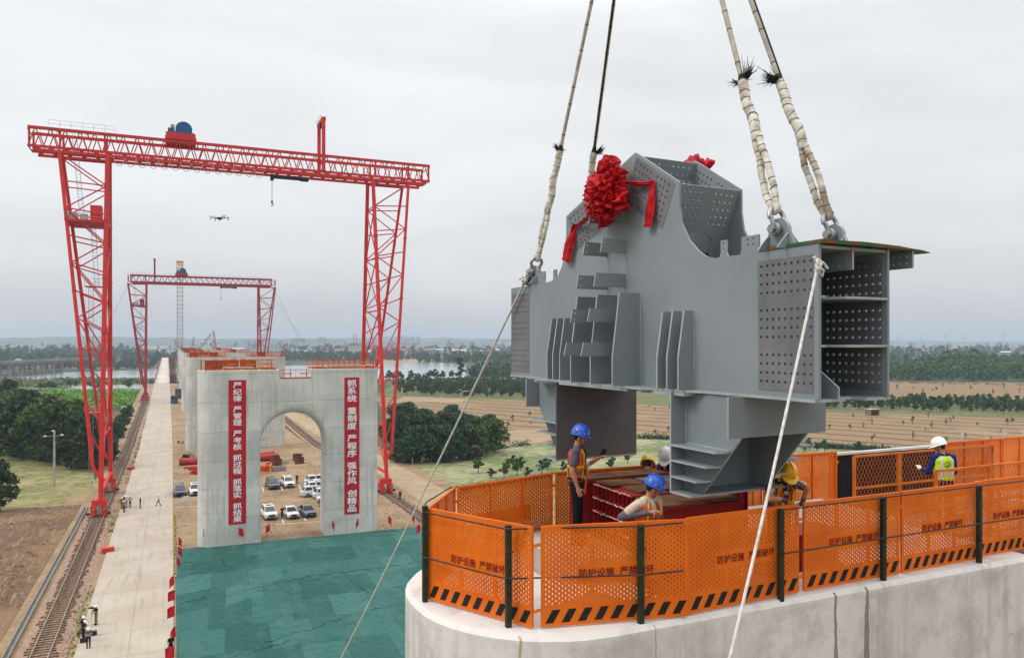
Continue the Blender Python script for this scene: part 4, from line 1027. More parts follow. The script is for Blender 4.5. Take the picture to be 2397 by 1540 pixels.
# tabs on the chord's top edge
for u0, u1, h in ((.92, 1.21, .22), (1.485, 1.59, .22), (6.30, 6.48, .22), (5.88, 5.98, .22)):
    hs = [(u0 + (u1 - u0) * f, 1.745 + h * g_, .016) for f in ((.3, .62) if u1 - u0 > .2 else (.5,)) for g_ in (.5, .8)]
    vs, fs = plate2d([(u0 - .03, 1.745), (u0, 1.80), (u0, 1.745 + h), (u1, 1.745 + h), (u1, 1.80), (u1 + .03, 1.745)], hs, .03)
    nb_(MB().add([(.02 + z, u, v) for u, v, z in vs], fs), 'top_tab', M['steel'])
# support legs under the chord, mirror images of each other
for sgn, ux in ((1, lambda u: u), (-1, lambda u: 7.70 - u)):
    for w0, w1 in ((0, .025), (1.145, 1.17)):
        nb_(MB().prism([(ux(2.27), -.036), (ux(2.27), -1.38), (ux(1.915), -1.38), (ux(1.19), -.54), (ux(1.19), -.036)], w0, w1, lambda u, v, w_: (w_, u, v)), 'leg_side_plate', M['steel'])
    a, c = sorted((ux(2.27), ux(2.30))); nb_(MB().bx(-.26, 1.43, a, c, -1.38, -.036), 'leg_inner_plate', M['steel'] if sgn > 0 else simple('dark_primer', '626061', '585657', 2.0, .6))
    a, c = sorted((ux(1.15), ux(1.18))); nb_(MB().bx(-.26, 1.43, a, c, -.55, -.036), 'leg_outer_plate', M['steel'])
    a, c = sorted((ux(1.87), ux(2.30))); nb_(MB().bx(-.26, 1.43, a, c, -1.41, -1.38), 'leg_base_plate', M['steel'])
    for v, ue in ((-.757, 1.38), (-.967, 1.55), (-1.185, 1.74)):
        for w0, w1 in ((-.26, 0), (1.17, 1.43)):
            wi = 0 if w0 < 0 else 1.17; wo = -.26 if w0 < 0 else 1.43
            nb_(MB().prism([(ux(2.27), wi), (ux(2.27), wo), (ux(ue + .02), wo), (ux(ue - .02), wi + (wo - wi) * .35), (ux(ue + .015), wi)], v - .013, v + .013, lambda u, w_, z: (w_, u, z)), 'leg_fin', M['steel'])
nb_(MB().bx(-.33, -.05, 3.2, 5.2, -.072, -.036).bx(-.27, -.05, 5.4, 6.2, -.072, -.036).bx(-.22, .0, 2.05, 3.0, -.08, -.036), 'flange_strip', M['steel'])
k = MB()
for v, ue in ((-.745, 1.40), (-.955, 1.57), (-1.173, 1.76)): k.tube([(-.006, ue, v), (-.006, 2.26, v)], .012, 5)
k.tube([(-.006, 2.262, -.04), (-.006, 2.262, -1.37)], .012, 5); nb_(k, 'weld_seam', M['weld'], node)
# dark bolt-group backing is open: light comes through the real holes

# lifting lugs on the chord, shackles and white-wrapped slings
M['galv'] = simple('galvanised_shackle', 'a9aba8', '84888a', 8, .4, metal=.6, spec=.5)
def m_wrap():
    n = NT('soiled_white_wrap'); P = n.co()
    a = n.noise(P, 6, 6, .7); b = n.noise(P, 1.3, 4)
    c = n.mix(n.rng(a, .45, .62), lin('d6d2c6'), lin('a39a86')); c = n.mix(n.math('MULTIPLY', n.rng(b, .58, .7), .8), c, lin('7b5a3c'))
    return n.fin(c, .7, bump=a, bd=.02)
M['wrap'] = m_wrap(); M['sling'] = simple('sling_sleeve', 'b9b3a2', '918b7b', 5, .8, bump=.01); M['strand'] = simple('frayed_strand', '17171a', '2b2a2a', 9, .8)
M['tie'] = simple('wire_tie', '4b463e')
HOOK = L(3.84, .585, 10.6)
lugs = [(.62, .05, 'first sling from the right, on the near chord end', 'near left'), (.66, 1.02, 'rightmost sling', ''), (6.78, .05, 'leftmost sling', ''), (6.78, 1.02, 'sling half hidden by the red bow', '')]
slab = ['white-wrapped lifting sling second from the right, above the bolted chord end', 'rightmost white-wrapped lifting sling with frayed black strands', 'leftmost white-wrapped lifting sling, on the far chord end', 'lifting sling whose wrapped lower end passes behind the red bow']
rsl = random.Random(21)
for k_, (u, w_, _, _) in enumerate(lugs):
    hs = [(u, 1.97, .05)]
    vs, fs = plate2d([(u - .26, 1.745)] + [(u - .15 * cos(pi * i / 10), 1.97 + .15 * sin(pi * i / 10)) for i in range(11)] + [(u + .26, 1.745)], hs, .05)
    nb_(MB().add([(w_ + z, a, v) for a, v, z in vs], fs), 'lifting_lug', M['steel'])
    for s_ in (-1, 1):
        nb_(MB().prism([(w_ + s_ * .026, 1.745), (w_ + s_ * .2, 1.745), (w_ + s_ * .14, 1.82), (w_ + s_ * .026, 1.93)], u + .14, u + .16, lambda a, v, uu: (a, uu, v)), 'lug_gusset', M['steel']); nb_(MB().prism([(w_ + s_ * .026, 1.745), (w_ + s_ * .2, 1.745), (w_ + s_ * .14, 1.82), (w_ + s_ * .026, 1.93)], u - .16, u - .14, lambda a, v, uu: (a, uu, v)), 'lug_gusset', M['steel'])
    pin = L(u, w_, 1.985); up = (HOOK - pin).normalized(); side = WV
    sh = thing('bow_shackle', ['galvanised shackle under the second sling from the right', 'galvanised shackle under the rightmost sling', 'galvanised shackle at the foot of the leftmost sling', 'galvanised shackle behind the bow at the hidden far lug'][k_], 'shackle', pin, 'galvanised shackles on the lifting lugs')
    b = MB(); b.tube([pin - side * .13, pin + side * .13], .036, 10)
    for s_ in (-1, 1): b.lathe([(.02, -.03), (.075, -.03), (.085, 0), (.075, .03), (.02, .03)], 14, (side).to_track_quat('Z', 'Y').to_matrix(), pin + side * s_ * .085)
    b.build('pin', M['galv'], sh, smooth=40)
    b = MB(); pts = []
    for i in range(17):
        a = -pi * .08 + pi * 1.16 * i / 16
        pts.append(pin + side * (.115 * cos(a) * (1.0 if i not in (0, 16) else .8)) + up * (.17 + .12 * sin(a) if True else 0))
    pts = [pin + side * .085] + pts + [pin - side * .085]
    b.tube(pts, .03, 10); b.build('bow', M['galv'], sh, smooth=40)
    b = MB().lathe([(.01, 0), (.052, 0), (.052, .035), (.01, .035)], 6, (-side).to_track_quat('Z', 'Y').to_matrix(), pin - side * .125); b.build('nut', M['galv'], sh)
    # sling
    t = thing('lifting_sling', slab[k_], 'sling', pin + up * .27, 'lifting slings on the steel node')
    s0 = pin + up * .30; tot = (HOOK - s0).length; tang = up.cross(side).normalized(); perp = side
    w1, w2 = (1.05, 2.0)
    if k_ == 0: w2 = 1.85
    if k_ == 2: w1, w2 = 1.0, 2.0
    if k_ == 3: w1, w2 = 1.0, 2.05
    b = MB(); ties = MB()
    def wrapped(p, q, r_, seed, off=Vector((0, 0, 0))):
        ln = (q - p).length; n_ = int(ln / .02); pts = []; rs_ = []
        for i in range(n_ + 1):
            c = p.lerp(q, i / n_)
            wob = Vector((mnoise.noise((i * .045, seed, 0)), mnoise.noise((i * .045, seed, 5)), 0)) * .05
            ph = (i * .02 / .125 + mnoise.noise((i * .02, seed, 9)) * .5) % 1.0
            pts.append(c + wob * sin(pi * i / n_)); rs_.append(r_ * (.86 + .14 * (1 - abs(2 * ph - 1) ** 5) + .09 * mnoise.noise((i * .22, seed, 2))))
        b.tube(pts, rs_, 10)
        k0_ = 6
        while k0_ < n_ - 3:
            c = pts[k0_]; dd_ = (pts[k0_ + 1] - pts[k0_ - 1]).normalized(); rr_ = rs_[k0_] * 1.02; x_ = dd_.orthogonal().normalized(); y_ = dd_.cross(x_); tl_ = rsl.gauss(0, .35)
            ties.tube([c + (x_ * cos(q) + y_ * sin(q)) * rr_ + dd_ * sin(q + seed) * rr_ * tl_ for q in [2 * pi * j / 12 for j in range(13)]], .0055, 4, False); k0_ += int(5 + 4 * rsl.random())
    # eye: two legs round the shackle bow, opening slightly
    m_ = s0 + up * w1
    for s_ in (-1, 1):
        a0 = s0 + tang * s_ * .035 - up * .02; q0 = s0 + up * w1 * .45 + tang * s_ * .07
        wrapped(a0, q0, .043, s_ * 3 + k_); wrapped(q0, m_ + tang * s_ * .03, .043, s_ * 5 + k_)
    b.tube([s0 + tang * .05 * cos(pi * i / 8) * 1.0 - up * (.055 * sin(pi * i / 8)) for i in range(9)], .045, 8)
    wrapped(m_ - up * .1, s0 + up * w2, .066, 11 + k_)
    b.build('wrapped_eye', M['wrap'], t, smooth=70); ties.build('wrap_tie', M['tie'], t)
    b = MB(); q0 = s0 + up * (w2 - .02); q1 = HOOK; pts = [q0.lerp(q1, i / 80) for i in range(81)]
    b.tube(pts, [.034 + .003 * mnoise.noise((i * .9, k_, 0)) for i in range(81)], 8); b.build('rope', M['sling'], t, smooth=60)
    tb = MB()
    for i in range(14):
        c = q0 + up * (.3 + .47 * i + .1 * sin(i * 2.3)); tb.tube([c, c + up * .015], .038, 8)
    tb.build('rope_tie', M['tie'], t)
    if k_ in (1, 3):
        tb = MB(); tb.tube([q0.lerp(q1, i / 40) + side * (-.02 if k_ == 3 else .02) - tang * .022 for i in range(41)], .022, 6); tb.build('dark_strand', M['strand'], t)
    fr = MB(); tuft = [(rsl.random() * 6.28, .5 + .6 * rsl.random(), .16 + .12 * rsl.random()) for _ in range(3)]
    for i in range(110):
        ta, tz, tl = tuft[i % 3]; a = ta + rsl.gauss(0, .30); base = q0 + (side * cos(a) + tang * sin(a)) * .03
        dr = (side * cos(a) + tang * sin(a)) * (.8 + rsl.gauss(0, .15)) + up * (tz + rsl.gauss(0, .22)); ln_ = tl * (.35 + .55 * rsl.random())
        p1 = base + dr * ln_ * .55; p2 = base + dr * ln_ + Vector((rsl.gauss(0, .018), rsl.gauss(0, .018), rsl.gauss(-.015, .02)))
        fr.tube([base, p1, p2], [.006, .0055, .0022], 4)
    fr.tube([q0 - up * .02, q0 + up * .12], [.06, .035], 8)
    fr.build('frayed_end', M['strand'], t)
# tag lines
M['cord'] = simple('white_cord', 'd8d6d2', 'b9b4ac', 14, .8)
def tagline(a, b_, r_, label, knot_dir):
    t = thing('tag_line', label, 'rope', b_)
    pts = [a.lerp(b_, i / 24) - ZV * (.25 * sin(pi * i / 24)) for i in range(25)]
    MB().tube(pts, r_, 8).build('rope', M['cord'], t, smooth=60)
    k = MB(); rr = random.Random(4)
    for j in range(3):
        k.tube([a + Vector((.045 * cos(x + j), .03 * sin(x * 1.3 + j), .045 * sin(x + j * 2))) + Vector((0, -.02, .02 - .02 * j)) for x in [i * .55 for i in range(13)]], r_ * 1.05, 7)
    k.tube([a, a + knot_dir * .08 + ZV * .03, a + knot_dir * .15 - ZV * .03], r_, 7); k.tube([a, a + knot_dir * .02 - ZV * .09, a + knot_dir * .07 - ZV * .12, a + knot_dir * .09 - ZV * .06, a], r_, 7); k.tube([a, a - knot_dir * .06 + ZV * .09], r_, 7)
    k.build('knot', M['cord'], t, smooth=60)
ka = L(-.01, -.03, 1.50)
te = Vector(AD(1693, 1540, 6.9)); tagline(ka, te + (te - ka).normalized() * 3.0, .0165, "white tag line knotted at the near top corner of the steel node", WV)
kb = L(6.9, -.06, 1.88); ke = Vector(G(700, 1710, .2)); 
tagline(kb, Vector(AD(790, 1540, 26)) + (Vector(AD(790, 1540, 26)) - kb).normalized() * 9, .021, 'long white tag line running from the leftmost shackle down over the green netting', -WV)

# red silk bow with tails
M['silk'] = simple('red_silk', 'bd0c18', '8f0711', 5, .5, spec=.2)
bow = thing('silk_bow', 'large crumpled red silk bow tied to the front of the steel node', 'bow', L(3.9, -.35, 2.55))
rb_ = random.Random(8); b = MB()
def puff(b, c, n_dir, size, rr):
    """one crumpled, rounded loop of cloth"""
    n_dir = n_dir.normalized(); q = n_dir.to_track_quat('Z', 'Y').to_matrix(); o = rr.random() * 50; nU, nV = 15, 9; vs = []; a0 = rr.random() * 6.28
    ex, ey = size * (.75 + .5 * rr.random()), size * (.6 + .3 * rr.random())
    for j in range(nV + 1):
        t = pi * j / nV
        for i in range(nU):
            a = 2 * pi * i / nU; d = Vector((cos(a) * sin(t), sin(a) * sin(t), cos(t)))
            rg = 1 - abs(mnoise.noise((d.x * 1.7 + o, d.y * 1.7, d.z * 1.7))) * 1.9; f2 = abs(mnoise.noise((d.x * 4 + o, d.y * 4, d.z * 3)))
            k = .66 + .42 * rg - .42 * f2 + .20 * sin(a * 3 + a0 + d.z * 2)
            vs.append(c + q @ Vector((d.x * ex * k, d.y * ey * k, d.z * size * .95 * k)))
    b.add(vs, [(j * nU + i, j * nU + (i + 1) % nU, (j + 1) * nU + (i + 1) % nU, (j + 1) * nU + i) for j in range(nV) for i in range(nU)])
for i in range(62):
    cu_, cv_ = rb_.uniform(-1, 1), rb_.uniform(-1, 1)
    if cu_ * cu_ + cv_ * cv_ > 1: continue
    rim = cu_ * cu_ + cv_ * cv_
    ctr = L(3.78 + .34 * cu_, -.26 - .16 * (1 - rim) - .05 * rb_.random(), 2.95 + .40 * cv_)
    nd = UV * (.9 * cu_) - WV * (1.0 - .7 * rim) + ZV * (.9 * cv_) + Vector((rb_.gauss(0, .25), rb_.gauss(0, .25), rb_.gauss(0, .25)))
    puff(b, ctr, nd, .135 + .075 * rb_.random(), rb_)
b.ell(L(3.78, -.2, 2.95), (.2, .3, .38), 12, 8)
b.build('rosette', M['silk'], bow, smooth=38)
def ribbon(pts, wd, nm, fold=5):
    b = MB(); vs = []; n_ = len(pts)
    for i, p in enumerate(pts):
        d = (pts[min(i + 1, n_ - 1)] - pts[max(i - 1, 0)]).normalized(); s_ = d.cross(WV).normalized()
        for j in range(fold * 2 + 1):
            f = j / (fold * 2) - .5; wj = wd[i]
            vs.append(p + s_ * f * wj * (1 + .12 * mnoise.noise((i * .35, 0, wj * 9))) - WV * (.02 + .016 * sin(j * 1.6 + i * .22) + .03 * mnoise.noise((i * .28, j * .4, 3)) + .035 * (1 - 4 * f * f)))
    k = fold * 2 + 1
    b.add(vs, [(i * k + j, i * k + j + 1, (i + 1) * k + j + 1, (i + 1) * k + j) for i in range(n_ - 1) for j in range(k - 1)])
    b.build(nm, M['silk'], bow, smooth=80)
def bez(ps, n_=16):
    out = []
    for i in range(n_ + 1):
        t = i / n_; q = [Vector(p) for p in ps]
        while len(q) > 1: q = [q[j].lerp(q[j + 1], t) for j in range(len(q) - 1)]
        out.append(q[0])
    return out
wp = lambda px, py, off=-.03: L(0, 0, 0) if False else None
ribbon(bez([L(3.62, -.25, 3.15), L(3.45, -.06, 3.02), L(3.2, -.03, 2.98), L(2.95, -.03, 2.975), L(2.93, -.03, 2.97)]), [.03 + .05 * min(1, i / 6) for i in range(17)], 'ribbon')
ribbon(bez([L(2.94, -.03, 3.0), L(2.97, -.05, 2.7), L(3.0, -.06, 2.5), L(3.02, -.06, 2.33)]), [.04 + .14 * min(1, i / 7) for i in range(17)], 'ribbon_tail')
ribbon(bez([L(4.25, -.28, 2.72), L(4.6, -.1, 2.66), L(5.1, -.03, 2.62)]), [.05 + .04 * i / 17 for i in range(17)], 'ribbon')
ribbon(bez([L(5.1, -.03, 2.66), L(5.25, -.05, 2.45), L(5.3, -.06, 2.25), L(5.38, -.06, 2.06)]), [.06 + .22 * min(1, i / 9) for i in range(17)], 'ribbon_tail')
b = MB()
for i in range(16): puff(b, L(3.68 + rb_.gauss(0, .16), 1.27 + .08 * rb_.random(), 3.50 + rb_.gauss(0, .04)), ZV + UV * rb_.gauss(0, .5) + WV * rb_.random(), .10 + .05 * rb_.random(), rb_)
o = b.build('silk_bow', M['silk'], smooth=75); tag(o, 'red silk bow on the far side of the steel node, peeking over its top edge', 'bow')
b = MB()
for i in range(6): puff(b, L(2.55 + rb_.gauss(0, .02), 1.10, 2.76 + rb_.gauss(0, .02)), -WV + ZV * rb_.gauss(0, .8) + UV * rb_.gauss(0, .8), .035, rb_)
o = b.build('silk_knot', M['silk'], smooth=75); tag(o, 'small red silk knot inside the open end of the upper steel box', 'knot')

# ------------------------------------------------------------------ orange guard fence round the pier top
def perf_panel():
    t = thing('perforated_panel', 'x', 'fence panel', own=False)
    Lp, Hp = 1.9, 1.2; cw, chh = .0415, .0585; b = MB()
    n_ = int((Lp - .06) / cw); x0 = (Lp - n_ * cw) / 2; zb, zt = .245, 1.165
    def cell(xa, xb, za, zc, hole):
        if not hole: b.quad((xa, 0, za), (xb, 0, za), (xb, 0, zc), (xa, 0, zc)); return
        cx, cz = (xa + xb) / 2, (za + zc) / 2; hw, hh = .0056, .0135
        o8 = [(xa, za), (cx, za), (xb, za), (xb, cz), (xb, zc), (cx, zc), (xa, zc), (xa, cz)]
        i8 = [(cx - hw, cz - hh + .006), (cx, cz - hh), (cx + hw, cz - hh + .006), (cx + hw, cz), (cx + hw, cz + hh - .006), (cx, cz + hh), (cx - hw, cz + hh - .006), (cx - hw, cz)]
        vs = [(x, 0, z) for x, z in o8 + i8]
        b.add(vs, [(k, (k + 1) % 8, 8 + (k + 1) % 8, 8 + k) for k in range(8)])
    b.quad((0, 0, 0), (Lp, 0, 0), (Lp, 0, zb), (0, 0, zb)); b.quad((0, 0, zt), (Lp, 0, zt), (Lp, 0, Hp), (0, 0, Hp))
    b.quad((0, 0, zb), (x0, 0, zb), (x0, 0, zt), (0, 0, zt)); b.quad((Lp - x0, 0, zb), (Lp, 0, zb), (Lp, 0, zt), (Lp - x0, 0, zt))
    for i in range(n_):
        xa = x0 + i * cw; z = zb
        if i % 2: b.quad((xa, 0, z), (xa + cw, 0, z), (xa + cw, 0, z + chh / 2), (xa, 0, z + chh / 2)); z += chh / 2
        rib_ = any(abs(xa + cw / 2 - r_) < .02 for r_ in (.64, 1.27))
        while z + chh <= zt + 1e-6:
            cz = z + chh / 2; band = .50 < cz < .74 and .42 < xa < 1.52
            cell(xa, xa + cw, z, z + chh, not band and not rib_); z += chh
        if z < zt: b.quad((xa, 0, z), (xa + cw, 0, z), (xa + cw, 0, zt), (xa, 0, zt))
    b.build('perforated_sheet', M['orange'], t)
    f = MB()
    for z in (.018, Hp - .018): f.bx(0, Lp, .004, .034, z - .018, z + .018)
    for x in (.016, .64, 1.27, Lp - .016): f.bx(x - .014, x + .014, .0045, .0335, .036, Hp - .036)
    f.build('frame', M['orange'], t)
    h = MB()
    for i in range(9):
        x = .05 + i * .205; h.prism([(x, .045), (x + .1, .045), (x + .19, .2), (x + .09, .2)], -.004, -.0025, lambda u, v, w_: (u, w_, v))
    h.build('hazard_stripe', simple('worn_black_paint', '141416', '2a2523', 12, .7, lo=.5, hi=.75), t)
    tx_ = MB()
    for s_, xc in (('防护设施', .70), ('严禁破坏', 1.225)):
        vs, fs = text_mesh(s_, .115, .0020); tx_.add([(xc + v[0], -.003 - v[2], .615 + v[1]) for v in vs], fs)
    tx_.build('lettering', simple('dark_red_lettering', '841414', '6b1010', 30, .7), t)
    k = MB()
    for z in (.2, .98):
        for x in (-.03, Lp + .03): k.bx(x - .025, x + .025, .01, .02, z - .02, z + .02)
    k.build('hinge_lug', M['orange'], t)
    return t
pp = perf_panel(); ppf = [True]
def put_panel(a, b_, z, label, flip=False):
    a, b_ = (Vector(a), Vector(b_)); 
    d = b_ - a; ln = d.length; rz = atan2(d.y, d.x)
    loc = (a.x, a.y, z); sc = (ln / 1.9, 1, 1)
    if ppf[0]:
        ppf[0] = False; pp.location = loc; pp.rotation_euler = (0, 0, rz); pp.scale = sc; pp['label'] = label; pp['group'] = 'orange fence panels round the near pier'; return pp
    return dup(pp, loc, rz, label, 'orange fence panels round the near pier', sc)
TZ = TOP + .02
fr_ = [((3.08, 9.66), (3.90, 8.16), 'orange perforated fence panel at the rounded pier end, leftmost with lettering'), ((4.01, 8.14), (5.84, 7.74), 'orange perforated fence panel below the worker in the beige shirt'),
       ((5.87, 7.79), (7.78, 7.87), 'orange perforated fence panel crossed by the white tag line'), ((7.88, 7.88), (9.74, 7.89), 'orange perforated fence panel under the worker in grey gloves'),
       ((9.80, 7.9), (11.58, 7.93), 'orange perforated fence panel with full lettering, in front of the man in the yellow vest'), ((11.56, 7.99), (13.3, 8.02), 'orange perforated fence panel cut by the right edge of the view')]
for a, b_, lb in fr_: put_panel(a, b_, TZ, lb)
bk_ = [((3.90, 10.92), (3.10, 9.72), 'short orange perforated panel at the far left corner of the fence'), ((5.84, 11.46), (3.96, 10.94), 'rear orange perforated panel behind the standing worker, at left'), ((7.80, 11.5), (5.92, 11.5), 'rear orange perforated panel behind the red steel boxes'),
       ((9.72, 11.48), (7.85, 11.5), 'rear orange perforated panel behind the leg of the steel node'), ((12.25, 11.40), (10.40, 11.45), 'rear orange perforated panel beside the black fabric'), ((10.36, 11.45), (9.76, 11.48), 'narrow rear orange panel behind the bending worker'),
       ((17.3, 11.36), (15.42, 11.36), 'rear orange perforated panel right of the man in the yellow vest'), ((19.2, 11.36), (17.33, 11.36), 'rear orange perforated panel at the far right edge of the view')]
for a, b_, lb in bk_: put_panel(a, b_, TZ + (.02 if a[0] > 13 else 0), lb)
o = put_panel((12.5, 7.9), (14.4, 7.92), NOTCH - .05, 'lower orange fence panel in the pier notch at the right edge')
# dark posts and reinforcing-bar rails
for x, y, h, lb in [(3.04, 9.63, 1.26, 'leftmost'), (3.68, 8.36, 1.22, 'second'), (5.20, 7.82, 1.2, 'third'), (7.38, 7.79, 1.2, 'fourth'), (9.32, 7.82, 1.2, 'fifth'), (11.42, 7.84, 1.2, 'sixth')]:
    b = MB().box((x, y, TOP + h / 2 - .06), (.064, .064, h + .12)); b.tube([(x - .05, y - .03, TOP + .9), (x + .05, y - .03, TOP + .9)], .012, 5)
    tag(b.build('fence_post', M['olive']), {'leftmost': 'dark green steel fence post at the left corner of the rounded pier end', 'second': 'dark green steel fence post across the leftmost lettered panel', 'third': 'dark green steel fence post in front of the beige-shirted worker', 'fourth': 'dark green steel fence post left of the gloved worker', 'fifth': 'dark green steel fence post right of the gloved worker', 'sixth': 'dark green steel fence post nearest the right edge of the view'}[lb], 'fence post', 'dark posts of the orange fence')
M['rebar'] = simple('dark_rebar', '2c2622', '453a33', 12, .6, bump=.004)
pts = [(3.00, 9.6), (3.63, 8.31), (5.2, 7.77), (5.75, 7.72)]
for z, ps, lb in [(1.19, pts, 'reinforcing bar along the top of the left fence panels'), (.60, pts, 'reinforcing bar at mid height across the left fence panels'), (1.2, [(7.4, 7.74), (9.3, 7.77), (11.4, 7.79), (12.45, 7.8), (13.5, 7.8)], 'reinforcing bar along the top of the right fence panels'), (.62, [(7.4, 7.74), (9.3, 7.77), (11.4, 7.79), (13.5, 7.8)], 'reinforcing bar at mid height across the right fence panels')]:
    b = MB().tube([(x, y, TOP + z) for x, y in ps], .011, 6); tag(b.build('rebar_rail', M['rebar']), lb, 'rail', 'reinforcing bar rails of the fence')
b = MB().tube([(x, y, TOP + 1.2) for x, y in [(3.0, 9.6), (3.2, 10.1), (3.86, 10.98), (5.8, 11.52), (9.8, 11.55)]], .011, 6); tag(b.build('rebar_rail', M['rebar']), 'reinforcing bar along the rear fence top', 'rail', 'reinforcing bar rails of the fence')
# white cable ties sticking up along the rear fence
rt = random.Random(2); 
for i, x in enumerate([5.6, 8.6, 11.0, 11.4, 11.7, 15.9, 16.2, 17.0, 17.6, 18.3]):
    b = MB()
    for q in range(3): b.tube([(x, 11.5, TOP + 1.15), (x + rt.gauss(0, .03), 11.5, TOP + 1.28), (x + rt.gauss(0, .09), 11.5 + rt.gauss(0, .03), TOP + 1.36 + .06 * rt.random())], .005, 4)
    tag(b.build('cable_tie', M['white']), 'white cable tie ends sticking up from the rear fence top', 'cable tie', 'white cable ties along the rear fence')
# black fabric screen behind the notch, mesh guard rails and walkway
M['fabric'] = simple('black_fabric', '15151a', '22222a', 2.5, .85, bump=.06)
b = MB(); vs = []
for j in range(7):
    for i in range(41): vs.append((12.28 + 3.2 * i / 40, 11.62 + .05 * sin(i * 1.3) * (j / 6) * .6 + .03 * mnoise.noise((i * .4, j, 0)), TOP + 1.13 - .04 * sin(pi * i / 40) - 1.55 * j / 6))
b.add(vs, [(j * 41 + i, j * 41 + i + 1, (j + 1) * 41 + i + 1, (j + 1) * 41 + i) for j in range(6) for i in range(40)])
fo = b.build('fabric_screen', M['fabric'], smooth=60); tag(fo, 'black fabric screen with a white hem behind the mesh railing', 'screen')
b = MB().bar((12.28, 11.6, TOP + 1.12), (15.5, 11.6, TOP + 1.12), .09, .05); b.build('hem', M['white'], fo)
M['mesh_or'] = simple('mesh_orange', 'cf6f1a', 'b85a14', 3, .55)
def mesh_rail(x0, x1, y, z0, h, label):
    t = thing('mesh_railing', label, 'railing', (x0, y, z0), 'orange mesh railings of the walkway')
    b = MB()
    for x in (x0, x1): b.bar((x, y, z0), (x, y, z0 + h), .05, .05)
    for z in (h, h * .52, .1): b.bar((x0, y, z0 + z), (x1, y, z0 + z), .04, .04)
    b.build('frame', M['mesh_or'], t)
    m = MB(); dxx = .098; dz = .082; k = int((x1 - x0) / dxx)
    for i in range(-int(h / dz), k):
        for s_ in (1, -1):
            a = x0 + i * dxx; pts = []
            z_ = .1; x = a if s_ > 0 else x0 + (k - i) * dxx
            L_ = (h - .12) * dxx / dz * .5
            p, q = (x, z_), (x + s_ * L_, h)
            def clip(p, q):
                (xa, za), (xb, zb) = p, q
                if xb == xa: return None
                t0, t1 = 0, 1
                for e, sg in ((x0, 1), (x1, -1)):
                    da, db_ = sg * (xa - e), sg * (xb - e)
                    if da < 0 and db_ < 0: return None
                    if da < 0: t0 = max(t0, da / (da - db_))
                    if db_ < 0: t1 = min(t1, da / (da - db_))
                if t0 >= t1: return None
                return (xa + (xb - xa) * t0, za + (zb - za) * t0), (xa + (xb - xa) * t1, za + (zb - za) * t1)
            c = clip(p, q)
            if c: m.bar((c[0][0], y + .002 * s_, z0 + c[0][1]), (c[1][0], y + .002 * s_, z0 + c[1][1]), .0055, .0055)
    m.build('expanded_mesh', M['mesh_or'], t)
WK = TOP - .24
for x0, x1, lb in ((12.62, 13.88, 'mesh railing before the black fabric, leftmost'), (13.93, 15.35, 'mesh railing behind the man in the yellow vest'), (15.4, 16.9, 'rear mesh railing right of the man in the yellow vest')): mesh_rail(x0, x1, 11.28, WK, 1.34, lb)
for x0, x1, lb in ((12.55, 14.0, 'mesh railing in front of the man in the yellow vest'), (14.05, 15.5, 'front mesh railing at the right edge of the view')): mesh_rail(x0, x1, 9.42, WK, 1.34, lb)
b = MB().bx(12.5, 16.6, 9.3, 11.4, WK - .06, WK - .004)
for x in (12.8, 14.5, 16.2):
    for y in (9.5, 11.2): b.bx(x - .05, x + .05, y - .05, y + .05, NOTCH - .01, WK - .06)
tag(b.build('walkway_platform', M['deck']), 'low walkway deck bridging the pier notch, under the man in the yellow vest', 'platform')
# plinth and red steel bearing boxes
pl_ = [(4.92, 10.1), (5.05, 9.6), (5.4, 9.3), (5.9, 9.25), (11.5, 9.25), (11.5, 11.1), (5.6, 11.1), (5.1, 10.9), (4.92, 10.5)]
tag(MB().prism(pl_, TOP - .01, TOP + .38, lambda u, v, w_: (u, v, w_)).build('bearing_plinth', M['deck']), 'low concrete plinth inside the fence, under the red steel boxes', 'plinth')
def m_redbox():
    n = NT('red_primer'); P = n.co(); f = n.noise(P, 4, 5, .65); c = n.mix(n.rng(f, .35, .7), lin('8f1c1a'), lin('741310')); return n.fin(c, .6, bump=f, bd=.004)
def m_rusty():
    n = NT('rusty_plate'); P = n.co(); f = n.noise(P, 3.5, 7, .7); g_ = n.noise(P, 1.1, 3)
    c = n.mix(n.rng(f, .35, .65), lin('4a3022'), lin('6d4426')); c = n.mix(n.math('MULTIPLY', n.rng(g_, .55, .66), .7), c, lin('8f5a2a')); return n.fin(c, .85, bump=f, bd=.008)
M['redbox'] = m_redbox(); M['rusty'] = m_rusty(); M['darkplate'] = simple('oiled_dark_plate', '3a3838', '55504d', 3, .45, lo=.4, hi=.6)
M['foam'] = simple('white_sealant', 'd9d2cb', 'b9a9a0', 20, .8)
